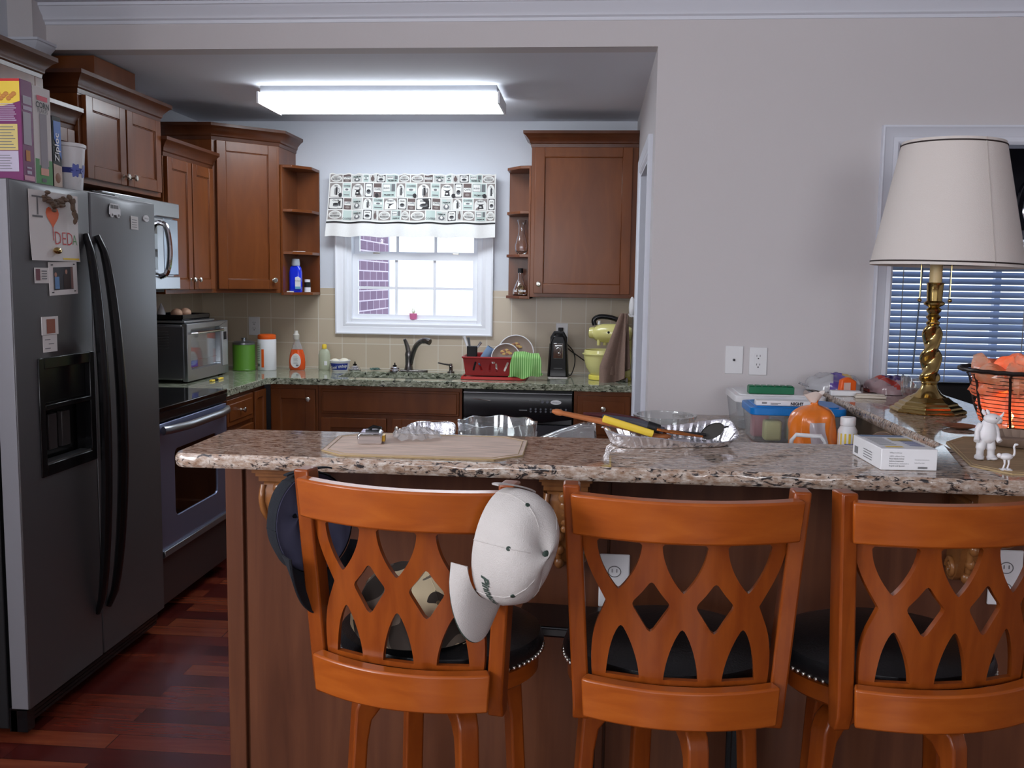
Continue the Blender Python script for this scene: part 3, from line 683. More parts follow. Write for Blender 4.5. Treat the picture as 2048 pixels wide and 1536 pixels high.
# microwave
t = thing('microwave', 'stainless over-the-range microwave with curved door handle', 'microwave', (-2.27, 4.30, 1.41))
MB().box(XL, 3.92, 1.415, -2.10, 4.67, 1.835).build('microwave_body', M['steel'], t, bevel=0.002)
dd = MB().box(-2.10, 3.925, 1.485, -2.07, 4.50, 1.755).build('door', M['steel'], t, bevel=0.004)
MB().box(-2.071, 3.97, 1.51, -2.0685, 4.43, 1.73).build('door_window', M['blackglass'], dd)
MB().tube(spline([(-2.072, 4.455, 1.735), (-2.035, 4.455, 1.71), (-2.02, 4.455, 1.60), (-2.035, 4.455, 1.50), (-2.072, 4.455, 1.475)], 7), 0.013, 10).build('door_handle', M['chrome'], dd)
MB().box(-2.10, 4.505, 1.485, -2.072, 4.665, 1.755).build('control_panel', plain('mw_panel', rgb(150, 160, 172), 0.2, 0.5), t, bevel=0.003)
MB().box(-2.10, 3.92, 1.762, -2.065, 4.67, 1.835).box(-2.10, 3.92, 1.415, -2.067, 4.67, 1.478).build('vent_trim', M['steel'], t, bevel=0.004)
MB().box(-2.44, 3.98, 1.402, -2.12, 4.6, 1.415).build('grease_filter', M['blackm'], t)

# refrigerator
FX = -1.76
t = thing('refrigerator', 'dark stainless side-by-side refrigerator with ice dispenser', 'refrigerator', (-2.1, 3.265, 0))
MB().box(XL+0.03, 2.785, 0.03, FX-0.075, 3.745, 1.745).box(FX-0.2, 2.80, 1.745, FX-0.06, 2.90, 1.768).box(FX-0.2, 3.64, 1.745, FX-0.06, 3.74, 1.768).build('fridge_body', M['blackm'], t, bevel=0.004)
fg = MB()
for i in range(4): fg.box(FX-0.075, 2.80, 0.035+i*0.016, FX-0.03+i*0.003, 3.735, 0.046+i*0.016)
fg.box(FX-0.075, 2.79, 0.02, FX-0.05, 3.74, 0.10).box(FX-0.07, 2.79, 0.02, FX-0.015, 2.83, 0.092).build('toe_grille', M['blackp'], t)
def fdoor(nm, y0, y1, hole=None):
    def f(y, z, s):
        k = (y-(y0+y1)/2)/((y1-y0)/2); b = 0.010*(1-k**2)
        return (FX-s+(b if s == 0 else 0), y, z)
    return MB().plate([(y0, 0.10), (y1, 0.10), (y1, 1.768), (y0, 1.768)], [hole] if hole else [], f, 0.06, res=0.06).build(nm, M['fridge'], t, bevel=0.004)
DH = [(2.895, 0.84), (3.215, 0.84), (3.215, 1.205), (2.895, 1.205)]
d1 = fdoor('freezer_door', 2.782, 3.243, DH); d2 = fdoor('fridge_door', 3.252, 3.747)
MB().box(FX-0.058, 2.7775, 0.102, FX-0.002, 2.782, 1.766).build('door_edge', M['fridgeedge'], d1, bevel=0.002)
ds = MB().box(FX-0.055, 2.895, 0.84, FX-0.050, 3.215, 1.205)
for a in ((2.885, 0.83, 2.915, 1.215), (3.195, 0.83, 3.225, 1.215), (2.915, 0.83, 3.195, 0.868), (2.915, 1.178, 3.195, 1.215), (2.915, 1.045, 3.195, 1.062)): ds.box(FX-0.045, a[0], a[1], FX+0.013, a[2], a[3])
ds.box(FX-0.05, 2.915, 1.062, FX-0.008, 3.195, 1.18)
dsp = ds.build('ice_dispenser', M['blackp'], d1, bevel=0.003)
MB().box(FX-0.049, 3.0, 0.90, FX-0.03, 3.05, 1.02).box(FX-0.049, 3.08, 0.90, FX-0.03, 3.13, 1.02).build('dispenser_paddle', plain('paddle', rgb(60, 56, 56), 0.4), dsp, bevel=0.003)
MB().box(FX-0.03, 2.92, 0.868, FX+0.010, 3.19, 0.874).build('drip_tray', M['steel'], dsp)
for dd_, y in ((d1, 3.185), (d2, 3.305)):
    pts = []
    for k in range(25):
        a = k/24; z = 0.27+1.35*a; b = sin(pi*a); pts.append((FX+0.006+0.062*b**0.55, y+(0.022 if dd_ == d1 else -0.022)*(1-b**0.5), z))
    MB().tube(pts, [0.010+0.008*sin(pi*k/24)**0.4 for k in range(25)], 10, sy=1.3).build('door_handle', M['blackp'], dd_)
MB().prism([(3.655+0.022*cos(2*pi*i/24), 1.703+0.013*sin(2*pi*i/24)) for i in range(24)], FX+0.004, FX+0.0115, 'x').mat(1).text('Whirlpool', 0.0085, lambda x, y: (FX+0.012, 3.655+x, 1.700+y)).build('badge', [M['white'], M['grey']], d2)

# things stuck on the fridge
def onf(name, label, cat, y0, z0, y1, z1, deco=None, mats=None, th=0.0012, curl=0.0, parts=None, group=None, tilt=0.0):
    """sheet on the freezer/fridge door; deco draws with fn(y,z) -> point just proud of it"""
    def bx(y):
        if y < 3.247: k = (y-3.0125)/0.2305
        else: k = (y-3.4995)/0.2475
        return FX+0.010*max(0, 1-k*k)+0.0012
    yc, zc = (y0+y1)/2, (z0+z1)/2
    def f(y, z, s):
        dy, dz = y-yc, z-zc; yy = yc+dy*cos(tilt)-dz*sin(tilt); zz = zc+dy*sin(tilt)+dz*cos(tilt)
        q = curl*(max(0, (zc-z)/(z1-z0)*2)**2*0.5+0.3*sin(18*(y-y0))*((z1-z)/(z1-z0)))
        return (bx(yy)+th+q+s, yy, zz)
    mb = MB().grid(lambda u, v: f(y0+(y1-y0)*u, z0+(z1-z0)*v, 0), 10, 10, thick=th)
    if deco: deco(mb, lambda y, z: f(y, z, 0.0012))
    o = mb.build(name, mats or [M['paper']]); return tag(o, label, cat, group)
def poly_on(mb, f, pts, mi):
    mb.mat(mi).add([f(*p) for p in pts], [tuple(range(len(pts)))]); return mb
def rect_on(mb, f, a, b, c, d, mi): return poly_on(mb, f, [(a, b), (c, b), (c, d), (a, d)], mi)
def draw_paper(mb, f):
    y0, z0 = 2.872, 1.525
    hp = []
    for i in range(20):
        a = 2*pi*i/20; hp.append((2.992+0.038*sin(a)**3, 1.672-0.004+0.0024*(13*cos(a)-5*cos(2*a)-2*cos(3*a)-cos(4*a))-(0.03 if abs(a-pi) < 0.2 else 0)))
    poly_on(mb, f, hp, 1)
    for a in ((2.885, 1.722, 2.945, 1.727), (2.909, 1.668, 2.916, 1.722), (2.885, 1.660, 2.938, 1.666)): rect_on(mb, f, *a, 3)
    rect_on(mb, f, 2.989, 1.590, 2.993, 1.635, 2)
    mb.mat(2).text('DED', 0.062, lambda x, y: f(2.995+x, 1.578+y), 'LEFT', off=-0.0006).mat(4).text('A', 0.05, lambda x, y: f(3.112+x, 1.58+y), 'LEFT', off=-0.0006)
    rect_on(mb, f, 3.04, 1.530, 3.15, 1.536, 5)
onf('childs_drawing', 'child\'s drawing with an orange heart and the word DEDA on the freezer door', 'drawing', 2.872, 1.525, 3.158, 1.745, draw_paper, [M['paper'], M['orange'], M['red'], M['grey'], M['green'], M['yellow']], curl=0.010)
mb = MB()
R_ = random.Random(2)
for i in range(40):
    a = R_.random(); mb.ball((FX+0.024+0.006*R_.random(), 2.925+0.12*a, 1.712+0.010*sin(9*a)+0.008*R_.gauss(0, 1)), 0.005+0.006*R_.random(), 5, 0.8, 1.4, 0.7)
for i in range(26):
    a = R_.random(); mb.ball((FX+0.026+0.006*R_.random(), 3.075+0.03*a+0.008*R_.gauss(0, 1), 1.742-0.085*a), 0.005+0.006*R_.random(), 5, 0.7, 0.9, 1.3)
tag(mb.build('dried_flower_magnet', plain('brown_dried', rgb(104, 86, 72), 0.8, var=0.4, vs=60)), 'brown lumpy dried-leaf magnet at the top of the child\'s drawing', 'magnet')
tag(MB().ball((FX+0.026, 2.995, 1.558), 0.016, 8, 0.6, 1.4, 0.7).build('gold_magnet', M['brass']), 'small shiny gold-orange magnet at the bottom of the drawing', 'magnet')
def deco_photo(mb, f):
    rect_on(mb, f, 2.985, 1.432, 3.105, 1.506, 1); rect_on(mb, f, 2.992, 1.436, 3.018, 1.475, 2); rect_on(mb, f, 3.045, 1.434, 3.085, 1.482, 3); rect_on(mb, f, 3.09, 1.434, 3.105, 1.505, 4)
    mb.mat(5)
    for c in ((2.998, 1.482), (3.062, 1.490)): poly_on(mb, lambda y, z: f(y, z), [(c[0]+0.007*cos(k), c[1]+0.008*sin(k)) for k in [2*pi*i/10 for i in range(10)]], 5)
    for a in ((2.972, 1.512, 2.985, 1.516), (3.108, 1.512, 3.12, 1.516), (2.972, 1.423, 2.985, 1.427), (3.108, 1.423, 3.12, 1.427)): rect_on(mb, f, *a, 1)
onf('framed_photo', 'white-bordered photo of two people on the freezer door', 'photograph', 2.962, 1.415, 3.135, 1.523, deco_photo, [M['paper'], plain('ph_dark', rgb(44, 42, 50), 0.5), plain('ph_blue', rgb(96, 140, 190), 0.5), plain('ph_brown', rgb(50, 32, 30), 0.5), plain('ph_tan', rgb(130, 96, 90), 0.5), plain('ph_skin', rgb(180, 130, 110), 0.5)], th=0.002, tilt=0.03)
onf('photo_card', 'small card with a tiny portrait left of the white-bordered photo', 'card', 2.887, 1.453, 2.965, 1.502, lambda mb, f: (rect_on(mb, f, 2.892, 1.462, 2.914, 1.498, 1), [rect_on(mb, f, 2.922, 1.49-0.008*i, 2.95, 1.493-0.008*i, 2) for i in range(4)]), [M['paper'], plain('ph_port', rgb(120, 70, 80), 0.5), M['grey']])
onf('photo_magnet', 'small square portrait magnet lower on the freezer door', 'magnet', 2.912, 1.288, 3.002, 1.346, lambda mb, f: rect_on(mb, f, 2.935, 1.292, 2.982, 1.338, 1), [M['paper'], plain('ph_port2', rgb(150, 90, 70), 0.5)], th=0.003)
onf('appointment_card', 'plain white appointment card under the square portrait magnet', 'card', 2.917, 1.232, 2.995, 1.287, lambda mb, f: [rect_on(mb, f, 2.925+0.02*(i == 1), 1.243+0.014*i, 2.955+0.02*(i == 1), 1.2455+0.014*i, 1) for i in range(3)], [M['paper'], M['grey']])
onf('paper_note', 'small white typed note on the right fridge door', 'note', 3.525, 1.655, 3.585, 1.705, lambda mb, f: [rect_on(mb, f, 3.53, 1.663+0.009*i, 3.572, 1.665+0.009*i, 1) for i in range(4)], [M['paper'], M['grey']])
def deco_van(mb, f): pass
vp = [(3.365, 1.700), (3.445, 1.700), (3.445, 1.722), (3.437, 1.727), (3.430, 1.740), (3.375, 1.740), (3.366, 1.724)]
mb = MB().prism([(y, z) for y, z in vp], FX+0.010, FX+0.013, 'x')
for y in (3.382, 3.428): mb.mat(0).cyl((FX+0.010, y, 1.699), (FX+0.0145, y, 1.699), 0.009, n=14)
mb.mat(1)
for a in ((3.372, 1.722, 3.39, 1.735), (3.394, 1.722, 3.41, 1.735), (3.414, 1.722, 3.428, 1.735)): mb.box(FX+0.012, a[0], a[1], FX+0.0138, a[2], a[3])
for y in (3.382, 3.428): mb.cyl((FX+0.012, y, 1.699), (FX+0.0150, y, 1.699), 0.005, n=10)
tag(mb.build('van_magnet', [M['white'], M['grey']]), 'white van-shaped magnet on the right fridge door', 'magnet')
for i, (z0, z1, lb) in enumerate(((1.545, 1.60, 'white magnet on the black fridge side, upper one'), (1.35, 1.43, 'white paper strip on the black fridge side, lower one'))):
    tag(MB().box(FX-0.15, 2.780, z0, FX-0.093, 2.784, z1).build('side_magnet', M['white'], bevel=0.003), lb, 'magnet')
# ------------------------------------------------------------------ valance
VX0, VX1, VZ0, VZ1 = -1.655, -0.602, 1.735, 2.115
def vfn(x, z):
    """fabric surface: x,z in flat fabric metres"""
    u = (x-VX0)/(VX1-VX0); v = (z-VZ0)/(VZ1-VZ0)
    xx = x+0.045*(1-u)**2*v*(1-0.3*v)
    w = 0.009*sin(19*u+0.6)+0.006*sin(47*u+1.1)+0.004*sin(90*u)*max(0, v-0.7)*3
    y = YB-0.085+w*(0.45+0.8*(1-v))-0.02*(1-v)
    return (xx, y, z+0.0035*sin(33*u)*(1-v)+0.006*(sin(70*u)+sin(113*u))*max(0, v-0.93)*6)
val = thing('valance', 'gathered white coffee-print valance with a black band above the sink window', 'curtain', (-1.13, YB-0.08, VZ0))
VM = [plain('valance_white', rgb(236, 236, 232), 0.95, sss=0.0), plain('val_taupe', rgb(150, 142, 138), 0.95), plain('val_dark', rgb(64, 62, 64), 0.95), plain('val_mint', rgb(196, 212, 206), 0.95), plain('val_brown', rgb(112, 98, 96), 0.95), plain('val_grey', rgb(120, 122, 124), 0.95), plain('val_light', rgb(206, 206, 202), 0.95)]
BZ = 1.818
mb = MB(); zf = lambda v: BZ+(VZ1-BZ)*v
mb.grid(lambda u, v: vfn(VX0+(VX1-VX0)*u, zf(v)), 130, 10, thick=0.0012)
def vf(lay): return lambda x, z: tuple(a+b for a, b in zip(vfn(x, z), (0, -0.0012*lay, 0)))
def vrect(x0, z0, x1, z1, mi, lay):
    f = vf(lay); n = 6; pts = [f(x0+(x1-x0)*i/n, z0) for i in range(n+1)]+[f(x0+(x1-x0)*i/n, z1) for i in range(n, -1, -1)]
    o = len(pts); mb.mat(mi).add(pts, [(i, i+1, o-2-i, o-1-i) for i in range(n)])
def vpoly(pts, mi, lay):
    f = vf(lay); c = (sum(p[0] for p in pts)/len(pts), sum(p[1] for p in pts)/len(pts)); n = len(pts)
    mb.mat(mi).add([f(*c)]+[f(*p) for p in pts], [(0, 1+i, 1+(i+1) % n) for i in range(n)])
def vell(cx, cz, a, b, mi, lay, n=16): vpoly([(cx+a*cos(2*pi*i/n), cz+b*sin(2*pi*i/n)) for i in range(n)], mi, lay)
def vtext(s, x, z, size, mi, lay=4): mb.mat(mi).text(s, size, lambda a, b: vf(lay)(x+a, z+b), res=1, off=0.0004)
def card(kind, x0, z0, x1, z1):
    w, h = x1-x0, z1-z0; cx, cz = (x0+x1)/2, (z0+z1)/2; g = 0.0025
    a, b, c, d = x0+g, z0+g, x1-g, z1-g
    if kind == 'mill':      # arched card with a coffee mill
        vrect(a, b, c, d, 1, 1); vpoly([(cx-w*.42, b)]+[(cx+w*.42*cos(pi-pi*i/10), cz+h*.0+h*.42*sin(pi-pi*i/10)) for i in range(11)]+[(cx+w*.42, b)], 0, 2)
        vpoly([(cx-w*.3, cz+h*.08), (cx-w*.1, cz-h*.02), (cx-w*.18, cz-h*.35), (cx+w*.22, cz-h*.35), (cx+w*.15, cz-h*.02), (cx+w*.3, cz+h*.08), (cx+w*.05, cz+h*.02), (cx-w*.05, cz+h*.02)], 2, 3)
        vell(cx, cz-h*.2, w*.09, h*.05, 0, 4); vtext('FINEST', cx, cz+h*.2, w*.16, 5)
    elif kind == 'pot':
        vrect(a, b, c, d, 1, 1); vpoly([(cx-w*.42, b)]+[(cx+w*.42*cos(pi-pi*i/10), cz+h*.42*sin(pi-pi*i/10)) for i in range(11)]+[(cx+w*.42, b)], 0, 2)
        vrect(cx-w*.02, cz-h*.36, cx+w*.13, cz+h*.18, 2, 3); vrect(cx-w*.1, cz-h*.36, cx-w*.04, cz+h*.1, 5, 3); vell(cx+w*.22, cz-h*.05, w*.06, h*.18, 5, 3); vell(cx+w*.22, cz-h*.05, w*.035, h*.13, 0, 4)
        vtext('TEA', cx, cz+h*.22, w*.14, 2)
    elif kind == 'cup':
        vrect(a, b, c, d, 2, 1); vpoly([(a+.008, b+.004), (c-.008, b+.004), (c-.004, b+.010), (c-.004, d-.010), (c-.008, d-.004), (a+.008, d-.004), (a+.004, d-.010), (a+.004, b+.010)], 0, 2)
        vell(cx, cz-h*.12, w*.26, h*.16, 5, 3); vell(cx, cz-h*.06, w*.2, h*.09, 2, 4); vtext('COLOR', cx, cz+h*.18, w*.14, 2)
    elif kind == 'cafe':
        vrect(a, b, c, d, 4, 1); vrect(a+.003, cz-h*.12, c-.003, cz+h*.18, 0, 2); vtext('CAFE', cx, cz-h*.0, w*.3, 5, 3); vell(cx, cz-h*.3, w*.25, h*.09, 1, 2)
    elif kind == 'oval':
        vrect(a, b, c, d, 1, 1); vell(cx, cz, w*.44, h*.42, 0, 2); vell(cx, cz, w*.36, h*.33, 6, 3); vtext('BEST', cx, cz+h*.04, w*.15, 1, 4); vtext('PROVISIONS', cx, cz-h*.18, w*.12, 2, 4)
    elif kind == 'mint':
        vrect(a, b, c, d, 3, 1); vrect(a+.004, cz-h*.06, c-.004, cz+h*.14, 0, 2); vell(cx, cz+h*.04, w*.2, h*.07, 5, 3); vtext('COFFEE', cx, d-h*.24, w*.24, 5, 3); vrect(a+.006, b+.01, c-.006, b+.016, 5, 2)
    elif kind == 'coffee':
        vrect(a, b, c, d, 3, 1); vtext('COFFEE', cx, b+.002, w*.30, 5, 2)
    elif kind == 'jug':
        vrect(a, b, c, d, 6, 1); vell(cx, b+h*.25, w*.28, h*.2, 5, 2); vell(cx, b+h*.32, w*.12, h*.14, 0, 3); vrect(cx-w*.14, b+h*.35, cx+w*.14, b+h*.5, 5, 2); vrect(a+.006, cz+h*.08, c-.006, cz+h*.24, 3, 2); vtext('PREMIUM', cx, cz+h*.11, w*.16, 2, 3); vrect(a+.004, d-h*.2, cx, d-.004, 3, 2)
    elif kind == 'premium':
        vrect(a, b, c, d, 3, 1); vrect(a+.003, cz-h*.08, cx+w*.1, d-.004, 5, 2); vrect(a+.005, cz-h*.06, cx+w*.08, d-.006, 0, 3); vrect(cx+w*.18, cz-h*.08, c-.003, d-.004, 5, 2); vtext('PREMIUM', cx, b+h*.1, w*.17, 2, 2); vtext('BLEND', cx-w*.16, cz+h*.1, w*.14, 5, 4)
    elif kind == 'leaf':
        vrect(a, b, c, d, 6, 1); vell(cx, b+h*.4, w*.28, h*.34, 4, 2, 7); vell(cx, cz+h*.3, w*.12, h*.16, 4, 2, 5)
# rows of cards (z bands) with widths
top = [('oval', .085), ('cafe', .05), ('jug', .07), ('cup', .04), ('leaf', .045), ('cup', .07), ('premium', .06)]
rows = [(2.062, 2.110, [('oval', .085), ('cafe', .055), ('jug', .075), ('mint', .038), ('leaf', .042), ('cup', .062), ('premium', .078), ('oval', .075)]),
        (1.972, 2.060, [('pot', .088), ('mint', .052), ('mill', .088), ('cup', .052), ('cafe', .055), ('premium', .086), ('pot', .062), ('mint', .068)]),
        (1.898, 1.970, [('cup', .098), ('cafe', .052), ('jug', .070), ('pot', .062), ('mint', .066), ('mill', .086), ('cup', .062), ('cafe', .052)]),
        (1.834, 1.896, [('oval', .098), ('coffee', .058), ('jug', .070), ('cup', .056), ('leaf', .034), ('oval', .080), ('premium', .062), ('oval', .054)])]
for z0, z1, ks in rows:
    x = VX0+0.004; i = 0
    while x < VX1-0.03:
        k, w = ks[i % len(ks)]; x1 = min(x+w, VX1-0.003)
        card(k, x, z0, x1, z1); x = x1+0.0015; i += 1
for cx in (-1.575, -1.34, -1.10, -0.86, -0.67): vell(cx, 1.985, 0.012, 0.013, 2, 5, 14)
mb.mat(0)
mb.build('printed_fabric', VM, val, smooth=True, angle=60)
zg = lambda v: VZ0+(BZ-VZ0)*v
MB().grid(lambda u, v: vfn(VX0+(VX1-VX0)*u, zg(v)), 110, 6, thick=0.0012).build('lower_ruffle', plain('ruffle_white', rgb(238, 238, 236), 0.95, var=0.06, vs=160), val, angle=60)
MB().grid(lambda u, v: tuple(a+b for a, b in zip(vfn(VX0+(VX1-VX0)*u, BZ-0.002+0.009*v), (0, -0.003, 0))), 110, 1, thick=0.001).build('band', M['black'], val)
MB().tube([(VX0+0.06, YB-0.005, 2.095), (VX0+0.06, YB-0.068, 2.095), (VX1-0.01, YB-0.068, 2.095), (VX1-0.01, YB-0.005, 2.095)], 0.006, 8).build('curtain_rod', M['white'], val)

# ------------------------------------------------------------------ ceiling light
t = thing('ceiling_light', 'long white fluorescent ceiling light of the kitchen, switched on', 'ceiling light', (-1.10, 5.0, 2.36))
MB().box(-1.70, 4.832, 2.404, -0.50, 5.168, KC).build('housing', plain('lamp_housing', rgb(150, 152, 158), 0.5), t, bevel=0.002)
for x in (-1.715, -0.495): MB().box(x, 4.82, 2.352, x+0.01, 5.18, 2.41).build('end_cap', M['white'], t)
prof = [(4.822, 2.403), (4.82, 2.385), (4.835, 2.358), (4.86, 2.352), (5.14, 2.352), (5.165, 2.358), (5.18, 2.385), (5.178, 2.403)]
mb = MB(); n = len(prof)
mb.add([(-1.705, y, z) for y, z in prof]+[(-0.495, y, z) for y, z in prof], [(i, i+1, n+i+1, n+i) for i in range(n-1)])
def lamp_mat(name, col, strength):
    m = bpy.data.materials.new(name); m.use_nodes = True; nt = m.node_tree; nt.nodes.clear()
    o = N(nt, 'ShaderNodeOutputMaterial'); e = N(nt, 'ShaderNodeEmission'); e.inputs[0].default_value = col; e.inputs[1].default_value = strength; L(nt, e.outputs[0], o.inputs[0]); return m
mb.build('diffuser', lamp_mat('lit_diffuser', (0.86, 0.93, 1.0, 1), 15.0), t, angle=60)

# ------------------------------------------------------------------ kitchen counter things
ZC = 0.915
def lathe_thing(name, label, cat, c, prof, mat, n=28, group=None):
    return tag(MB().lathe(prof, c, n).build(name, mat), label, cat, group)
# toaster oven
TX, TY0, TY1, TZ = -2.125, 4.87, 5.435, 0.93
t = thing('toaster_oven', 'stainless toaster oven with a glass door on the left counter', 'toaster oven', (-2.28, 5.15, ZC))
mb = MB().box(-2.44, TY0, TZ, TX-0.03, TY1, 1.225)
mb.build('oven_body', M['steel'], t, bevel=0.008)
sp = MB().box(-2.43, TY0-0.006, TZ+0.01, TX-0.02, TY0, 1.215)
for i in range(7):
    for sx in (-2.35, -2.26): sp.box(sx-0.035, TY0-0.010, 1.185-0.014*i, sx+0.035, TY0-0.005, 1.190-0.014*i)
sp.build('vented_side', plain('toaster_side', rgb(112, 112, 118), 0.3, 0.6), t, bevel=0.002)
mb = MB().plate([(TY0, TZ-0.006), (TY1, TZ-0.006), (TY1, 1.23), (TY0, 1.23)], [rrect(TY0+0.045, TZ+0.055, TY1-0.115, 1.20, 0.012)], lambda y, z, s: (TX-s, y, z), 0.03, res=0.06)
mb.build('front_frame', M['steel'], t, bevel=0.003)
MB().box(TX-0.02, TY0+0.045, TZ+0.055, TX-0.016, TY1-0.115, 1.20).build('glass_door', M['pane'], t)
MB().box(TX-0.06, TY0+0.04, TZ+0.05, TX-0.055, TY1-0.11, 1.205).build('oven_lining', plain('lining', rgb(120, 124, 122), 0.4, 0.4), t)
MB().tube([(TX, TY0+0.06, 1.178), (TX+0.024, TY0+0.065, 1.18), (TX+0.024, TY1-0.135, 1.18), (TX, TY1-0.13, 1.178)], 0.008, 10).build('door_handle', M['chrome'], t)
rk = MB()
for i in range(14): y = TY0+0.055+i*0.029; rk.cyl((TX-0.05, y, 1.03), (TX-0.02, y, 1.03), 0.0018, n=6)
rk.cyl((TX-0.022, TY0+0.05, 1.03), (TX-0.022, TY1-0.12, 1.03), 0.002, n=6)
rk.build('wire_rack', M['chrome'], t)
cpn = MB().box(TX, TY1-0.098, TZ+0.04, TX+0.004, TY1-0.02, 1.19).build('control_panel', plain('panel_grey', rgb(176, 178, 180), 0.3, 0.5), t, bevel=0.002)
MB().box(TX+0.004, TY1-0.078, 1.12, TX+0.006, TY1-0.04, 1.165).build('display', M['black'], cpn)
ft = MB()
for x in (-2.40, -2.16):
    for y in (TY0+0.04, TY1-0.04): ft.cyl((x, y, ZC), (x, y, TZ+0.002), 0.014, n=10)
ft.build('foot', M['blackp'], t)
tag(MB().box(-2.168, TY0+0.07, 0.997, -2.150, TY0+0.19, 1.028).box(-2.174, TY0+0.07, 0.99, -2.148, TY0+0.19, 0.999).build('blue_packet', M['blue'], bevel=0.004), 'small blue packet behind the toaster oven glass', 'packet')
t = thing('griddle_tray', 'black griddle tray stacked on top of the toaster oven', 'griddle', (-2.28, 5.08, 1.23))
mb = MB().box(-2.42, 4.90, 1.232, -2.15, 5.30, 1.244); mb.build('wire_base', M['steel'], t, bevel=0.003)
mb = MB().box(-2.41, 4.92, 1.244, -2.17, 5.28, 1.250)
mb.box(-2.41, 4.92, 1.25, -2.40, 5.28, 1.275).box(-2.18, 4.92, 1.25, -2.17, 5.28, 1.275).box(-2.41, 4.92, 1.25, -2.17, 4.93, 1.275).box(-2.41, 5.27, 1.25, -2.17, 5.28, 1.275)
mb.build('black_pan', M['blackp'], t, bevel=0.003)
for i, (x, y) in enumerate(((-2.24, 5.0), (-2.23, 5.09))):
    tag(MB().ball((x, y, 1.280), 0.031, 12, 1, 1, 0.85, lambda d: d*(1+0.05*sin(40*d.x+i))).build('onion', plain('onion_skin%d' % i, rgb(190, 150, 124), 0.5, var=0.15)), 'tan onion on the black griddle tray, %s one' % ('nearer' if i == 0 else 'farther'), 'onion', 'onions on the tray')
tag(MB().lathe([(0.012, 0), (0.020, 0.012), (0.022, 0.03), (0.012, 0.06), (0.0001, 0.085)], (-2.31, 4.97, 1.252), 14).build('white_bulb', M['white']), 'white teardrop-shaped object standing behind the onions', 'ornament')
tag(MB().box(-2.06, 5.02, ZC, -2.035, 5.06, ZC+0.012).mat(1).box(-2.057, 5.06, ZC, -2.038, 5.14, ZC+0.010).box(-2.057, 4.98, ZC, -2.038, 5.02, ZC+0.010).build('pen_marker', [M['black'], M['yellow']], bevel=0.003), 'yellow and black marker lying in front of the toaster oven', 'marker')
# green canister
cx, cy = -2.115, 5.66
t = thing('green_canister', 'green metal canister with a silver lid by the toaster oven', 'canister', (cx, cy, ZC))
MB().lathe([(0.068, ZC), (0.070, ZC+0.006), (0.066, ZC+0.012), (0.067, ZC+0.155), (0.064, ZC+0.160)], (cx, cy, 0), 32).build('can_body', plain('canister_green', rgb(88, 138, 44), 0.35), t)
MB().lathe([(0.068, 1.073), (0.068, 1.084), (0.055, 1.092), (0.014, 1.095), (0.012, 1.105), (0.016, 1.112), (0.0001, 1.115)], (cx, cy, 0), 32).build('lid', M['steel'], t)
# white tub orange lid
cx, cy = -1.985, 5.70
t = thing('powder_tub', 'white cylindrical tub with an orange lid and stripe', 'tub', (cx, cy, ZC))
MB().lathe([(0.054, ZC), (0.056, ZC+0.004), (0.056, ZC+0.185), (0.052, ZC+0.192)], (cx, cy, 0), 32).build('tub_body', M['white'], t)
MB().lathe([(0.053, ZC+0.190), (0.055, ZC+0.195), (0.054, ZC+0.215), (0.040, ZC+0.220), (0.0001, ZC+0.22)], (cx, cy, 0), 32).build('lid', M['orange'], t)
def wrapcyl(cx, cy, r): return lambda a0, z: (cx+r*sin(a0), cy-r*cos(a0), z)
lb = MB(); w = wrapcyl(cx, cy, 0.0567)
def wrect(lb, w, a0, z0, a1, z1, mi):
    n = 6; lb.mat(mi).add([w(a0+(a1-a0)*i/n, z0) for i in range(n+1)]+[w(a0+(a1-a0)*i/n, z1) for i in range(n, -1, -1)], [(i, i+1, 2*n-i, 2*n+1-i) for i in range(n)])
wrect(lb, w, -1.3, ZC+0.02, -0.35, ZC+0.165, 2); wrect(lb, w, -0.3, ZC+0.02, 0.0, ZC+0.13, 0); wrect(lb, w, -1.2, ZC+0.02, -1.0, ZC+0.045, 0)
w = wrapcyl(cx, cy, 0.0572)
for i in range(9): wrect(lb, w, -1.2, ZC+0.06+0.011*i, -0.5, ZC+0.063+0.011*i, 1)
wrect(lb, w, -0.95, ZC+0.025, -0.5, ZC+0.042, 1)
lb.build('label_print', [M['orange'], M['grey'], M['paper']], t)
# dish soap bottle
cx, cy = -1.815, 5.76
t = thing('dish_soap_bottle', 'orange dish soap bottle with a white oval label', 'bottle', (cx, cy, ZC))
fl = lambda a, r, z: (r*cos(a), r*0.6*sin(a), z)
MB().lathe([(0.045, 0), (0.050, 0.01), (0.051, 0.05), (0.047, 0.09), (0.036, 0.125), (0.0001, 0.127)], (cx, cy, ZC), 28, fl).build('soap_liquid', plain('soap_orange', rgb(226, 84, 26), 0.12, coat=0.6), t)
MB().lathe([(0.034, 0.127), (0.026, 0.155), (0.016, 0.175), (0.014, 0.19)], (cx, cy, ZC), 20, fl).build('clear_neck', M['thin'], t)
MB().lathe([(0.015, 0.186), (0.019, 0.196), (0.020, 0.215), (0.013, 0.224), (0.011, 0.240), (0.0001, 0.241)], (cx-0.005, cy, ZC), 16).build('cap', plain('soap_cap', rgb(205, 200, 190), 0.4), t)
pl = [(cx+0.031*cos(k)*(1-0.12*sin(k)), ZC+0.058+0.044*sin(k)) for k in [2*pi*i/24 for i in range(24)]]
mb = MB().prism(pl, cy-0.034, cy-0.026, 'y').mat(1)
for i in range(6): mb.box(cx-0.014, cy-0.0345, ZC+0.04+0.008*i, cx+0.014-0.003*(i % 2), cy-0.033, ZC+0.042+0.008*i)
mb.box(cx+0.002, cy-0.0345, ZC+0.024, cx+0.018, cy-0.033, ZC+0.034).build('label_print', [M['paper'], M['grey']], t)
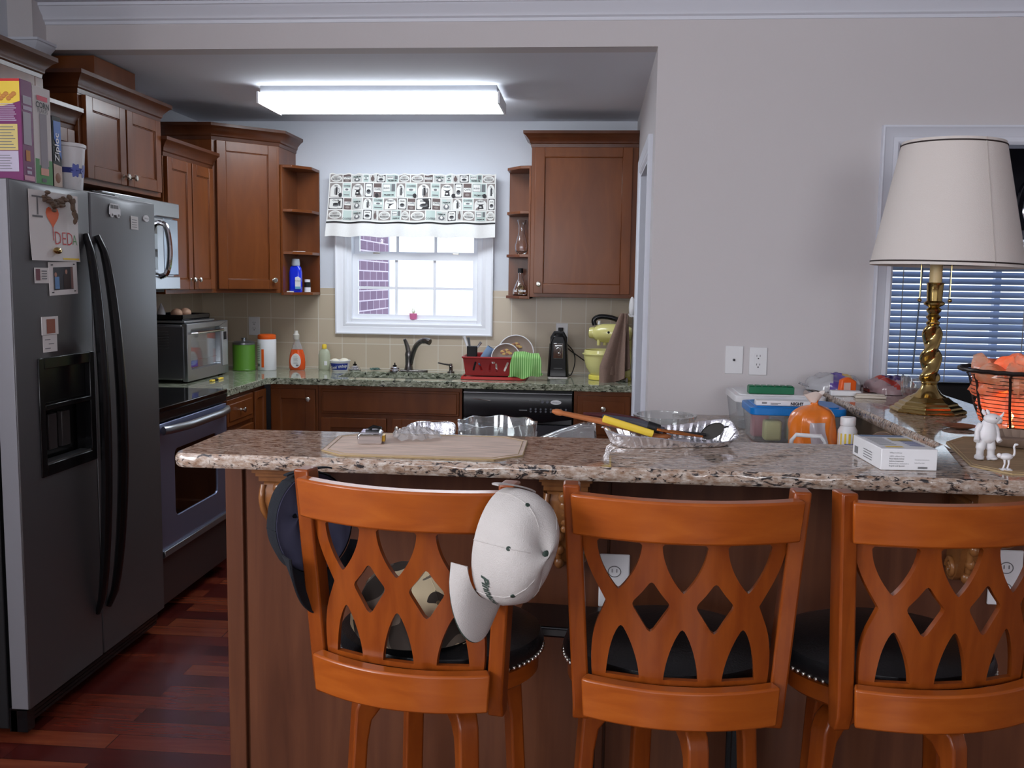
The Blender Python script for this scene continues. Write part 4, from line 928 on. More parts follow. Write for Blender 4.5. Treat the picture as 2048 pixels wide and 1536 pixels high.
# lotion bottle
cx, cy = -1.652, 5.79
t = thing('lotion_bottle', 'pale clear soap bottle with a yellow cap', 'bottle', (cx, cy, ZC))
MB().lathe([(0.034, 0), (0.038, 0.008), (0.037, 0.09), (0.032, 0.115), (0.018, 0.13), (0.0001, 0.131)], (cx, cy, ZC), 24, fl).build('bottle_body', plain('pale_liquid', rgb(206, 212, 186), 0.2, trans=0.3), t)
MB().lathe([(0.014, 0.131), (0.015, 0.15), (0.011, 0.158), (0.0001, 0.16)], (cx, cy, ZC), 16).build('cap', M['yellow'], t)
MB().box(cx+0.005, cy-0.0245, ZC+0.03, cx+0.022, cy-0.020, ZC+0.055).build('label_print', M['white'], t)
# whipped topping tub
cx, cy = -1.54, 5.74
t = thing('topping_tub', 'white tub with a blue label that reads Cool Whip', 'tub', (cx, cy, ZC))
MB().lathe([(0.046, 0), (0.048, 0.003), (0.060, 0.060), (0.064, 0.062), (0.064, 0.066), (0.058, 0.064), (0.046, 0.008), (0.0001, 0.006)], (cx, cy, ZC), 32).build('tub_body', M['white'], t)
cone = lambda a, z: (cx+(0.0485+0.0118*(z-ZC)/0.06+0.0008)*sin(a), cy-(0.0485+0.0118*(z-ZC)/0.06+0.0008)*cos(a), z)
mb = MB(); wrect(mb, cone, -1.15, ZC+0.010, 1.15, ZC+0.050, 0)
mb.mat(1).text('Cool Whip', 0.026, lambda x, y: (lambda p: (p[0], p[1]-0.001, p[2]))(cone(x/0.055, ZC+0.020+y+0.12*x)), off=0.0005); mb.build('label_print', [plain('label_blue', rgb(28, 48, 140), 0.4), M['white']], t)
for i, (dx, dy, lb) in enumerate(((-0.03, -0.01, 'left'), (0.025, 0.0, 'right'))):
    tag(MB().ball((cx+dx, cy+dy, ZC+0.055), 0.026+0.004*i, 12, 1.05, 1, 0.85).build('egg', plain('eggshell%d' % i, rgb(232, 226, 206), 0.5)), 'pale egg in the whipped topping tub, %s one' % lb, 'egg', 'eggs in the tub')
# dish rack
RX0, RX1, RYa, RYb = -0.735, -0.395, 5.43, 5.76
t = thing('dish_rack', 'dark red plastic dish rack on a drip tray right of the sink', 'dish rack', (-0.56, 5.6, ZC))
MR = plain('rack_red', rgb(150, 34, 34), 0.35)
def taper(x, z, y, k=0.018): return x
mb = MB(); z0, z1 = ZC+0.022, ZC+0.125
def rk_side(mb, ax, hs):
    pass
hs = []
for c, rot in ((-0.105, 0.5), (-0.035, 0), (0.015, 0), (0.085, -0.5)):
    pass
def slot(cx, cz, a, b, r): return [(cx+(px*cos(r)-pz*sin(r)), cz+(px*sin(r)+pz*cos(r))) for px, pz in rrect(-a, -b, a, b, a*0.98, 4)]
H = []
for g in (-0.095, 0.0, 0.095):
    if g: H += [slot(g-0.017, 0.075, 0.006, 0.028, -0.35), slot(g+0.019, 0.070, 0.006, 0.026, 0.35)]
    else: H += [slot(-0.02, 0.068, 0.0055, 0.025, -0.1), slot(0.02, 0.068, 0.0055, 0.025, 0.1), slot(0.0, 0.097, 0.0055, 0.012, pi/2)]
def fr(x, z, s): k = z/0.125; return (-0.565+x*(0.9+0.1*k), RYa+0.012*(1-k)+s, ZC+z)
mb.plate([(-0.17, 0.022), (0.17, 0.022), (0.17, 0.122), (-0.17, 0.122)], H, fr, 0.004, res=0.03)
mb.grid(lambda u, v: fr(-0.17+0.34*u, 0.022+0.1*v, RYb-RYa-0.02), 2, 2, thick=0.004)
for sgn in (-1, 1): mb.grid(lambda u, v: (-0.565+sgn*0.17*(0.9+0.1*(0.022+0.1*v)/0.125), RYa+0.012*(1-v)+(RYb-RYa-0.01)*u, ZC+0.022+0.1*v), 2, 2, thick=0.004)
mb.box(RX0+0.02, RYa+0.02, ZC+0.020, RX1-0.02, RYb-0.02, ZC+0.025)
mb.tube([(x, y, ZC+0.124) for x, y in rrect(RX0-0.008, RYa-0.008, RX1+0.008, RYb+0.004, 0.03)], 0.0065, 8, closed=True)
mb.build('rack_basket', MR, t)
MB().sweep(rrect(RX0-0.012, RYa-0.03, RX1+0.015, RYb+0.012, 0.03)[::-1], [(0, ZC), (0.006, ZC+0.016), (0.001, ZC+0.018), (-0.005, ZC+0.003)], closed=True).box(RX0, RYa-0.02, ZC, RX1, RYb, ZC+0.004).build('drip_tray', plain('tray_red', rgb(178, 52, 48), 0.4), t)
def plate_thing(x, y, r, label):
    T = Matrix.Translation((x, y, ZC+0.03+r*0.97)) @ Matrix.Rotation(radians(78), 4, 'X')
    t = thing('dinner_plate', label, 'plate', (x, y, ZC+0.03), 0, 'plates in the dish rack')
    pr = [(0.0001, 0.0), (r*0.55, 0.0), (r*0.68, 0.006), (r*0.97, 0.016), (r, 0.018), (r*0.98, 0.013), (r*0.66, -0.002), (r*0.5, -0.006), (0.0001, -0.006)]
    MB(T).lathe(pr, (0, 0, 0), 40).build('plate_body', plain('stoneware', rgb(150, 134, 122), 0.3), t)
    MB(T).tube([(r*0.985*cos(a), r*0.985*sin(a), 0.0165) for a in [2*pi*i/40 for i in range(40)]], 0.0035, 6, closed=True).build('rim', M['white'], t)
    mb = MB(T)
    for i in range(9):
        a = i*0.7; mb.mat(i % 2).ball((0.012*cos(a)*(1+i*0.2), r*0.42+0.012*sin(a), 0.005), 0.010, 6, 1.3, 0.8, 0.15)
    mb.build('painted_fruit', [plain('fruit_y', rgb(196, 160, 90), 0.4), plain('fruit_r', rgb(140, 90, 70), 0.4)], t)
plate_thing(-0.505, 5.58, 0.085, 'smaller stoneware plate standing in front in the red dish rack')
plate_thing(-0.455, 5.68, 0.108, 'larger stoneware plate standing behind in the red dish rack')
t = thing('utensil_cup', 'black plastic cutlery holder at the left end of the dish rack', 'cutlery holder', (-0.70, 5.50, ZC+0.03))
MB(Matrix.Translation((-0.695, 5.50, ZC+0.14)) @ Matrix.Rotation(0.15, 4, 'Z')).prism(rrect(-0.03, -0.03, 0.03, 0.03, 0.01), -0.11, 0.045).build('holder_body', M['blackm'], t)
for i, (dx, dy, l, mt, nm, lb) in enumerate(((-0.05, 0.02, 0.11, 'white', 'spatula_handle', 'white spatula handle leaning left out of the cutlery holder'), (-0.025, 0.01, 0.10, 'steel', 'whisk', 'steel whisk handle in the cutlery holder'), (0.05, 0.02, 0.05, 'steel', 'dinner_fork', 'steel fork standing in the cutlery holder'))):
    mb = MB().tube([(-0.695, 5.50, ZC+0.13), (-0.695+dx*0.6, 5.50+dy, ZC+0.18), (-0.695+dx, 5.50+dy, ZC+0.18+l*0.55)], [0.004, 0.006, 0.009], 8)
    tag(mb.build(nm, M[mt]), lb, 'utensil', 'utensils in the dish rack')
tag(MB(Matrix.Translation((-0.62, 5.60, ZC+0.125)) @ Matrix.Rotation(0.6, 4, 'Y')).lathe([(0.026, -0.07), (0.03, 0.05), (0.028, 0.052), (0.024, -0.066), (0.0001, -0.066)], (0, 0, 0), 20).build('plastic_tumbler', plain('tumbler_blue', rgb(150, 180, 215), 0.2, trans=0.4)), 'pale blue tumbler tilted in the dish rack', 'tumbler')
# green towel
def gt(u, v):
    x = -0.43+0.10*u+(0.02+0.06*v)*(u-0.35); 
    dr_ = [(RYa+0.06, ZC+0.150), (RYa+0.01, ZC+0.155), (RYa-0.028, ZC+0.128), (RYa-0.036, ZC+0.08), (RYa-0.038, ZC+0.035), (RYa-0.036, ZC+0.008)]
    k = v*(len(dr_)-1); i = min(int(k), len(dr_)-2); f = k-i; y = dr_[i][0]*(1-f)+dr_[i+1][0]*f; z = dr_[i][1]*(1-f)+dr_[i+1][1]*f
    z += 0.006*sin(5*u)-0.03*v*abs(u-0.45)*(-1)*0.5
    x += 0.018*(v-0.5)*sin(3.2*u)-0.03*v*(1-u)*0.6+0.035*v*u*(1-v)
    return (x+0.006*sin(9*v+4*u)*v, y-0.010*sin(11*u+1)*v-0.006*u, max(ZC+0.005, z+v*v*(0.045*max(0, u-0.35)+0.05*max(0, 0.25-u))+0.006*sin(14*u+5*v)*v))
gm, nt, b = nodes('green_ribbed_cloth'); b.inputs['Base Color'].default_value = rgb(130, 190, 98); b.inputs['Roughness'].default_value = 0.95
wv = N(nt, 'ShaderNodeTexWave'); wv.inputs['Scale'].default_value = 26; wv.inputs['Distortion'].default_value = 0.5; L(nt, coords(nt, (1, 0.6, 0.55), world=False), wv.inputs[0])
L(nt, ramp(nt, wv.outputs['Fac'], [(0.3, rgb(164, 208, 134)), (0.7, rgb(100, 158, 78))]), b.inputs['Base Color'])
tag(MB().grid(gt, 30, 30, thick=0.004).build('green_dishcloth', gm, angle=80), 'bright green ribbed dishcloth draped over the right corner of the dish rack', 'dishcloth')
# can opener
cx, cy = -0.20, 5.66
t = thing('can_opener', 'tall black and chrome electric can opener', 'can opener', (cx, cy, ZC))
tp = lambda x, z, y: (cx+x*(1-0.18*(z/0.25)), y, ZC+z)
mb = MB(); P8 = [(-0.056, 0), (0.056, 0), (0.046, 0.21), (0.030, 0.25), (-0.030, 0.25), (-0.046, 0.21)]
mb.prism([(cx+x, ZC+z) for x, z in P8], cy-0.045, cy+0.045, 'y').build('opener_body', M['blackp'], t, bevel=0.010, seg=3)
MB().tube([(cx-0.038, cy, ZC+0.19), (cx-0.038, cy, ZC+0.235), (cx-0.024, cy, ZC+0.262), (cx+0.024, cy, ZC+0.262), (cx+0.038, cy, ZC+0.235), (cx+0.038, cy, ZC+0.19)], 0.012, 10).build('top_handle', M['blackm'], t)
mb = MB()
for sg in (-1, 1): mb.tube([(cx+sg*0.058, cy-0.02, ZC+0.004), (cx+sg*0.048, cy-0.02, ZC+0.20)], 0.006, 8)
mb.box(cx-0.056, cy-0.05, ZC, cx+0.056, cy-0.042, ZC+0.005); mb.build('chrome_edge', M['gun'], t)
mb = MB().box(cx-0.028, cy-0.052, ZC+0.115, cx+0.028, cy-0.044, ZC+0.205).cyl((cx, cy-0.06, ZC+0.165), (cx, cy-0.045, ZC+0.165), 0.014).box(cx-0.02, cy-0.062, ZC+0.18, cx+0.022, cy-0.05, ZC+0.19).cyl((cx+0.005, cy-0.058, ZC+0.14), (cx+0.005, cy-0.045, ZC+0.14), 0.009)
mb.build('cutting_head', M['chrome'], t, bevel=0.002)
MB().box(cx-0.026, cy-0.0465, ZC+0.055, cx+0.026, cy-0.0445, ZC+0.0575).build('printed_line', M['grey'], t)
tag(MB().tube(spline([(-0.202, YB-0.035, 1.165), (-0.19, YB-0.045, 1.12), (-0.15, YB-0.03, 1.07), (-0.08, YB-0.03, 1.02), (-0.03, YB-0.03, 0.985)], 6), 0.0032, 7).build('mixer_cord', M['blackm']), 'black power cord running from the outlet behind the can opener to the mixer', 'cord')
tag(MB().tube(spline([(-0.19, YB-0.03, 1.13), (-0.12, YB-0.06, 1.06), (-0.105, YB-0.10, 0.99), (-0.125, 5.72, 0.925), (-0.15, 5.70, 0.935)], 6), 0.0032, 7).build('opener_cord', M['blackm']), 'black cord looping down right of the can opener', 'cord')
# mixer
cx, cy = 0.055, 5.58
t = thing('stand_mixer', 'pale yellow stand mixer with a bowl and black handle', 'mixer', (cx, cy, ZC))
MY = plain('mixer_yellow', rgb(226, 218, 140), 0.25, coat=0.5)
MB().prism([(cx+0.075*cos(a)+0.0, cy+0.07*sin(a)) for a in [2*pi*i/28 for i in range(28)]], ZC, ZC+0.028).box(cx+0.03, cy-0.05, ZC, cx+0.17, cy+0.05, ZC+0.02).build('stand_base', plain('mixer_yellow2', rgb(236, 222, 96), 0.3), t, bevel=0.004)
MB().lathe([(0.060, 0.028), (0.068, 0.034), (0.092, 0.075), (0.104, 0.125), (0.106, 0.145), (0.114, 0.148), (0.114, 0.153), (0.104, 0.155), (0.102, 0.172), (0.098, 0.174), (0.098, 0.15), (0.085, 0.07), (0.055, 0.035), (0.0001, 0.033)], (cx, cy, ZC), 36).build('mixing_bowl', plain('bowl_yellow', rgb(228, 222, 148), 0.25, coat=0.5), t)
MB().box(cx+0.13, cy-0.025, ZC+0.01, cx+0.17, cy+0.025, ZC+0.25).build('stand_arm', MY, t, bevel=0.008)
T = Matrix.Translation((cx+0.04, cy, ZC+0.27)) @ Matrix.Rotation(radians(90), 4, 'Y') @ Matrix.Rotation(0.22, 4, 'X')
MB(T).lathe([(0.020, -0.118), (0.030, -0.116), (0.033, -0.104), (0.033, -0.09), (0.046, -0.075), (0.054, -0.04), (0.056, 0.03), (0.050, 0.10), (0.034, 0.13), (0.0001, 0.135)], (0, 0, 0), 26).build('motor_head', MY, t)
MB(T).lathe([(0.0001, -0.119), (0.018, -0.119), (0.021, -0.121), (0.023, -0.119)], (0, 0, 0), 20).build('front_dial', M['blackm'], t)
MB().tube(spline([(cx-0.045, cy, ZC+0.315), (cx-0.05, cy, ZC+0.345), (cx-0.02, cy, ZC+0.365), (cx+0.05, cy, ZC+0.36), (cx+0.12, cy, ZC+0.335)], 5), 0.014, 10, sy=0.8).build('black_handle', M['blackp'], t)
MB().cyl((cx-0.02, cy-0.012, ZC+0.20), (cx-0.02, cy-0.012, ZC+0.235), 0.010).cyl((cx+0.015, cy+0.01, ZC+0.20), (cx+0.015, cy+0.01, ZC+0.235), 0.010).build('beater_socket', MY, t)
MB().cyl((cx-0.02, cy, ZC+0.32), (cx-0.02, cy, ZC+0.342), 0.007).build('release_knob', M['white'], t)
MB().cyl((cx+0.035, cy-0.058, ZC+0.278), (cx+0.035, cy-0.052, ZC+0.278), 0.007).build('screw_hole', M['blackm'], t)
# brown towel hanging from a hook at the door casing
def bt_(u, v):
    z = 1.305-0.385*v
    w = 0.03+0.085*min(1, v*1.3)-0.03*max(0, v-0.8)
    x = 0.196-w+2*w*u*0.5-0.01-0.03*v*(1-u)
    y = 5.46-0.025*sin(7*u+0.5)*(0.3+v)-0.02*v
    z += -0.02*sin(3*u)*v+(0.04*(u-0.3) if v > 0.7 else 0)*(v-0.7)*3
    return (min(x, 0.21), y, z)
bm_ = plain('brown_towel', rgb(136, 112, 100), 1.0, var=0.15, vs=90, bump=1.0, bs=260)
t = thing('hand_towel', 'brown hand towel hanging beside the kitchen doorway above the mixer', 'towel', (0.17, 5.45, 0.92))
MB().grid(bt_, 30, 26, thick=0.007).build('front_fold', bm_, t, angle=80)
MB().grid(lambda u, v: (lambda p: (p[0]+0.012+0.02*v, p[1]+0.035, p[2]+0.05*v))(bt_(u, v)), 24, 20, thick=0.007).build('back_fold', bm_, t, angle=80)
MB().tube([(0.236, 5.46, 1.29), (0.205, 5.46, 1.29), (0.20, 5.46, 1.305)], 0.004, 8).cyl((0.238, 5.46, 1.29), (0.228, 5.46, 1.29), 0.015).build('wall_hook', M['white'], t)
tag(MB().ball((0.218, 5.50, 1.34), 0.035, 10, 0.5, 1.2, 1.7).build('wall_phone', M['white']), 'white rounded wall fixture above the brown towel', 'wall fixture')
tag(MB().tube([(0.13, 5.50, ZC+0.008), (0.20, 5.46, ZC+0.012)], [0.008, 0.014], 8).build('steel_ladle', M['chrome'], bevel=0.001), 'small steel utensil lying under the brown towel', 'utensil')
# outlets
def outlet(label, x, z, kind, y=YB-0.0095, plug=False, w=0.074, h=0.117):
    t = thing('outlet_plate', label, 'outlet', (x, y, z))
    MB().box(x-w/2, y-0.006, z-h/2, x+w/2, y, z+h/2).build('cover_plate', M['white'], t, bevel=0.003)
    mb = MB()
    if kind == 'outlet':
        MB().prism(rrect(x-0.017, z-0.034, x+0.017, z+0.034, 0.004), y-0.008, y-0.005, 'y').build('receptacle', M['white'], t)
        for dz in (0.018, -0.018):
            mb.box(x-0.0075, y-0.0086, z+dz+0.001, x-0.0055, y-0.0079, z+dz+0.009).box(x+0.0055, y-0.0086, z+dz+0.001, x+0.0075, y-0.0079, z+dz+0.009).cyl((x, y-0.0086, z+dz-0.006), (x, y-0.0079, z+dz-0.006), 0.0028, n=10)
        mb.build('slots', M['black'], t)
    else:
        mb.cyl((x-0.001, y-0.012, z), (x-0.001, y-0.005, z), 0.0055, n=14).build('jack', M['grey'], t)
        MB().cyl((x-0.001, y-0.0125, z), (x-0.001, y-0.0118, z), 0.0035, n=10).build('jack_hole', M['black'], t)
    return t
outlet('white outlet on the tiles above the green canister', -2.135, 1.172, 'outlet')
outlet('white outlet on the tiles behind the can opener', -0.19, 1.165, 'outlet')
tag(MB().box(-0.212, YB-0.045, 1.178, -0.182, YB-0.016, 1.198).tube([(-0.197, YB-0.04, 1.18), (-0.197, YB-0.045, 1.15), (-0.195, YB-0.04, 1.12)], 0.006, 8).build('black_plug', M['blackm'], bevel=0.003), 'black plug in the outlet behind the can opener', 'plug')
outlet('white coaxial jack plate on the wall right of the kitchen', 0.592, 1.165, 'jack', YH)
outlet('white outlet with test buttons on the wall beside the jack plate', 0.691, 1.161, 'outlet', YH)
# pink pot on the window sill
t = thing('small_plant_pot', 'tiny bright pink pot on the kitchen window sill', 'plant pot', (-1.122, YB+0.014, WZ0+0.025))
MB().lathe([(0.020, 0), (0.026, 0.038), (0.024, 0.038), (0.0001, 0.034)], (-1.122, YB+0.014, WZ0+0.025), 18).build('pot', plain('pink', rgb(240, 130, 180), 0.5), t)
mb = MB()
for i in range(7):
    a = i*0.9; mb.tube([(-1.122, YB+0.014, WZ0+0.055), (-1.122+0.02*cos(a), YB+0.014+0.012*sin(a), WZ0+0.085+0.004*i)], [0.003, 0.001], 5)
mb.build('sprig', plain('pale_sprig', rgb(200, 215, 180), 0.7), t)
# things on the end shelves
bx, by, bz = -1.80, 5.70, 1.392
t = thing('mouthwash_bottle', 'bright blue mouthwash bottle with a grey cap on the left end shelf', 'bottle', (bx, by, bz))
sq = lambda a, r, z: (r*cos(a)*(1-0.10*cos(4*a)), r*0.6*sin(a)*(1-0.10*cos(4*a)), z)
MB().lathe([(0.037, 0), (0.041, 0.006), (0.040, 0.05), (0.040, 0.12), (0.034, 0.15), (0.020, 0.165), (0.0001, 0.166)], (bx, by, bz), 28, sq).build('bottle_body', plain('deep_blue', rgb(18, 48, 220), 0.15, coat=0.5), t)
MB().lathe([(0.024, 0.16), (0.026, 0.17), (0.022, 0.20), (0.0001, 0.202)], (bx, by, bz), 18).build('cap', plain('cap_grey', rgb(170, 178, 190), 0.35), t)
mb = MB().prism([(bx+0.004, bz+0.02), (bx+0.036, bz+0.022), (bx+0.036, bz+0.085), (bx+0.02, bz+0.095), (bx+0.004, bz+0.09)], by-0.0275, by-0.020, 'y').mat(1).text('Kirkland', 0.010, lambda x, y: (bx+0.020+x, by-0.028, bz+0.066+y)).mat(2).box(bx+0.004, by-0.028, bz+0.02, bx+0.036, by-0.026, bz+0.035)
mb.build('label_print', [M['white'], M['black'], plain('lab_teal', rgb(110, 170, 200), 0.5)], t)
px = -1.745
t = thing('pill_bottle', 'small dark bottle with a white cap beside the blue mouthwash', 'bottle', (px, 5.755, 1.392))
MB().lathe([(0.018, 0), (0.019, 0.004), (0.019, 0.06), (0.0001, 0.062)], (px, 5.755, 1.392), 18).build('bottle_body', M['blackm'], t)
MB().lathe([(0.0195, 0.002), (0.0195, 0.03)], (px, 5.755, 1.392), 18, close=False).build('label_print', M['white'], t)
MB().lathe([(0.017, 0.062), (0.017, 0.078), (0.0001, 0.079)], (px, 5.755, 1.392), 18).build('cap', M['white'], t)
tag(MB().box(-1.838, 5.64, 1.392, -1.80, 5.665, 1.399).build('white_lid', M['white'], bevel=0.002), 'small flat white lid at the front of the lowest left shelf', 'small item')  # a loose white lid, drawn as a flat box
tag(MB().box(-1.81, 5.68, 1.635, -1.745, 5.72, 1.639).build('white_card', M['paper']), 'thin white card lying on the middle left shelf', 'card')
vx, vy = -0.437, 5.76
lathe_thing('glass_vase', 'clear curved glass vase on the right end shelf, middle board', 'vase', (vx, vy, 1.636), [(0.024, 0), (0.036, 0.02), (0.040, 0.05), (0.030, 0.09), (0.019, 0.13), (0.019, 0.17), (0.028, 0.205), (0.025, 0.205), (0.016, 0.17), (0.016, 0.13), (0.027, 0.09), (0.037, 0.05), (0.033, 0.022), (0.0001, 0.006)], M['glass'], 26)
t = thing('cork_bottle', 'flask-shaped glass bottle full of corks with white lettering', 'bottle', (vx-0.002, 5.74, 1.392))
MB().lathe([(0.042, 0), (0.046, 0.006), (0.044, 0.03), (0.028, 0.07), (0.014, 0.10), (0.013, 0.14), (0.011, 0.14), (0.011, 0.10), (0.025, 0.07), (0.041, 0.03), (0.042, 0.008), (0.0001, 0.006)], (vx-0.002, 5.74, 1.392), 24).build('glass_flask', M['glass'], t)
mb = MB()
for i in range(16):
    a = i*2.4; r = 0.022*((i % 4)+0.6)/4; mb.mat(i % 2).ball((vx+r*cos(a), 5.74+r*sin(a), 1.408+0.0028*i), 0.011, 6, 1.1, 0.8, 0.8)
mb.build('corks', [plain('cork_a', rgb(190, 160, 110), 0.8), plain('cork_b', rgb(120, 96, 60), 0.8)], t)
MB().lathe([(0.016, 0.135), (0.016, 0.162), (0.0001, 0.164)], (vx-0.002, 5.74, 1.392), 14).build('stopper', M['blackm'], t)
MB().text('al vino', 0.026, lambda x, y: (vx+x, 5.69, 1.415+y), off=0.0006).build('lettering', M['white'], t)
# things on top of the fridge
def carton(name, label, cat, x0, y0, x1, y1, z0, z1, mats, deco=None, rz=0):
    t = thing(name, label, cat, ((x0+x1)/2, (y0+y1)/2, z0), 0, None)
    MB().box(x0, y0, z0, x1, y1, z1).build('carton', mats[0], t, bevel=0.0015)
    if deco:
        mb = MB(); deco(mb); mb.build('label_print', mats[1:], t)
    return t
FT = 1.77
def c1(mb):
    F = lambda x, z, e=0.001: (x, 2.905-e, z)      # broad face to the camera, side face to +X
    S = lambda y, z, e=0.001: (-1.785+e, y, z)
    def fr_(x0, z0, x1, z1, mi, e=0.001): mb.mat(mi).add([F(x0, z0, e), F(x1, z0, e), F(x1, z1, e), F(x0, z1, e)], [(0, 1, 2, 3)])
    def sr(y0, z0, y1, z1, mi, e=0.001): mb.mat(mi).add([S(y0, z0, e), S(y1, z0, e), S(y1, z1, e), S(y0, z1, e)], [(0, 1, 2, 3)])
    x0, x1 = -1.978, -1.787
    mb.mat(0).add([F(x0, 2.02), F(-1.86, 1.998), F(-1.83, 2.003), F(x1, 2.015), F(x1, 2.075), F(x0, 2.075)], [(0, 1, 2, 3, 4, 5)])
    fr_(x0, 2.075, x1, 2.083, 1)
    fr_(x0, 1.865, -1.798, 1.945, 2); fr_(x0, 1.80, -1.798, 1.863, 3)
    for i in range(9): fr_(x0, 1.955+0.0062*i, -1.80-0.004*(i % 3), 1.9575+0.0062*i, 3, 0.0016)
    for i in range(8): fr_(x0, 1.872+0.009*i, -1.806-0.006*(i % 3), 1.8745+0.009*i, 4, 0.0018)
    for i in range(6): fr_(x0, 1.808+0.008*i, -1.82-0.005*(i % 2), 1.810+0.008*i, 4, 0.0018)
    mb.mat(5)
    for i in range(8): mb.ball((-1.865+0.012*i*(0.7), 2.9035, 2.030+0.008*sin(i*2.1)), 0.009, 5, 1, 0.25, 0.8)
    fr_(-1.975, 2.03, -1.93, 2.037, 4, 0.0016)
    sr(2.915, 2.01, 2.962, 2.035, 6); sr(2.913, 1.885, 2.955, 1.985, 6); sr(2.915, 1.992, 2.962, 2.004, 3)
    sr(2.922, 1.835, 2.945, 1.868, 5); sr(2.925, 1.812, 2.95, 1.817, 3); sr(2.925, 1.795, 2.95, 1.805, 3); sr(2.91, 1.775, 2.965, 1.79, 7)
carton('cereal_box', 'purple cereal box with a yellow front panel on the fridge, nearest the camera', 'cereal box', -1.98, 2.905, -1.785, 2.968, FT, 2.083, [M['purple'], M['yellow'], M['red'], plain('pale_yellow', rgb(216, 196, 124), 0.6), plain('pale_text', rgb(196, 186, 206), 0.6), M['grey'], plain('flake', rgb(206, 140, 70), 0.6), plain('silver_print', rgb(168, 160, 172), 0.5), plain('pinkish', rgb(226, 170, 190), 0.6)], c1)
def c2_(mb):
    S = lambda y, z, e=0.001: (-1.785+e, y, z)
    def sr(y0, z0, y1, z1, mi, e=0.001): mb.mat(mi).add([S(y0, z0, e), S(y1, z0, e), S(y1, z1, e), S(y0, z1, e)], [(0, 1, 2, 3)])
    sr(2.973, 1.772, 3.068, 1.83, 0); sr(2.973, 1.83, 2.995, 1.85, 0); sr(3.05, 1.83, 3.068, 1.85, 0)
    sr(3.003, 1.815, 3.043, 1.995, 1, 0.0015); sr(3.00, 1.80, 3.045, 1.822, 2, 0.002); sr(2.99, 2.035, 3.05, 2.05, 3, 0.002)
    mb.mat(4).text('CORN', 0.026, lambda x, y: S(3.021+x, 2.012+y, 0.002), off=0.0005)
    mb.mat(5).text('FLAKES', 0.018, lambda x, y: S(3.021+x, 1.997+y, 0.002))
    sr(3.005, 1.778, 3.03, 1.79, 5, 0.002)
carton('cereal_box', 'white and green corn flakes box on the fridge beside the purple one', 'cereal box', -1.98, 2.972, -1.785, 3.07, FT, 2.078, [M['paper'], M['green'], plain('strip_grey', rgb(150, 142, 150), 0.6), plain('flake_pink', rgb(230, 170, 150), 0.6), plain('logo_pink', rgb(220, 90, 110), 0.6), M['black'], M['grey']], c2_)
def c3_(mb):
    S = lambda y, z, e=0.001: (-1.785+e, y, z)
    mb.mat(0).add([S(3.082, 1.93), S(3.125, 1.86), S(3.125, 1.985), S(3.082, 1.985)], [(0, 1, 2, 3)])
    mb.mat(1).text('Ziploc', 0.036, lambda x, y: S(3.103-y+0.006, 1.90+x, 0.002), off=0.0006)
    mb.mat(2).add([S(3.075, 1.771), S(3.125, 1.771), S(3.125, 1.84), S(3.075, 1.845)], [(0, 1, 2, 3)])
    mb.mat(3).ball((-1.785, 3.10, 1.80), 0.02, 6, 0.1, 1, 1)
carton('bag_box', 'narrow black and blue storage-bag box with a dark rounded top on the fridge', 'box', -1.95, 3.074, -1.785, 3.127, FT, 2.0, [M['black'], plain('zip_blue', rgb(24, 96, 190), 0.5), M['white'], plain('food_tan', rgb(200, 176, 160), 0.6), plain('food_brown', rgb(140, 90, 60), 0.6)], c3_)
cx, cy = -1.845, 3.235
t = thing('plastic_pitcher', 'white plastic pitcher with a blue flower band on the fridge', 'pitcher', (cx, cy, FT))
MB().lathe([(0.060, 0), (0.063, 0.004), (0.074, 0.145), (0.078, 0.148), (0.078, 0.158), (0.074, 0.160), (0.071, 0.148), (0.060, 0.008), (0.0001, 0.006)], (cx, cy, FT), 36).build('pitcher_body', M['white'], t)
mb = MB(); cn = lambda a, z: (cx+(0.0635+0.011*(z-FT)/0.145+0.0009)*sin(a), cy-(0.0635+0.011*(z-FT)/0.145+0.0009)*cos(a), z)
wrect(mb, cn, 0.0, FT+0.058, 1.75, FT+0.076, 0)
for a0 in (0.15, 1.15, 1.8):
    mb.mat(1).add([cn(a0, FT+0.067)]+[cn(a0+0.26*cos(k)*(1+0.2*cos(6*k)), FT+0.067+0.022*sin(k)*(1+0.2*cos(6*k))) for k in [2*pi*i/24 for i in range(24)]], [(0, 1+i, 1+(i+1) % 24) for i in range(24)])
mb.build('flower_band', [plain('navy', rgb(40, 50, 130), 0.5), plain('mid_blue', rgb(104, 116, 190), 0.5)], t)
tag(MB().box(-2.10, 3.33, FT, -1.83, 3.60, FT+0.012).mat(1).box(-2.04, 3.42, FT+0.012, -1.84, 3.59, FT+0.020).build('baking_tray', [M['white'], M['blackm']], bevel=0.003), 'flat white tray with a dark lid on the right half of the fridge top', 'tray')
# ================================================================== BAR
BT = 1.067
t = thing('breakfast_bar', 'brown wooden breakfast bar base with carved corbels under the granite top', 'bar counter', (0.1, 2.45, 0))
mb = MB().box(-0.94, 2.415, 0, 1.16, 2.53, 1.032).box(1.0, 2.53, 0, 1.16, YH-0.001, 1.032)
mb.build('bar_base', M['panel'], t)
MB().box(-0.952, 2.395, 0, -0.905, 2.54, 1.03).build('corner_post', M['panel'], t, bevel=0.003)
for i, (a, b) in enumerate(((-0.898, 0.05), (0.056, 1.14))):
    MB().box(a, 2.403, 0.004, b, 2.416, 1.028).build('front_panel', M['panel'], t, bevel=0.002)
MB().box(1.14, 2.395, 0, 1.175, 2.43, 1.03).box(1.16, 2.43, 0.0, 1.172, YH-0.002, 1.03).build('return_panel', M['panel'], t, bevel=0.002)
MB().box(0.955, 2.56, 0.932, 1.0, YH-0.001, 1.032).build('tiled_side', plain('bar_backsplash', rgb(150, 130, 108), 0.5, var=0.12, vs=10), t)
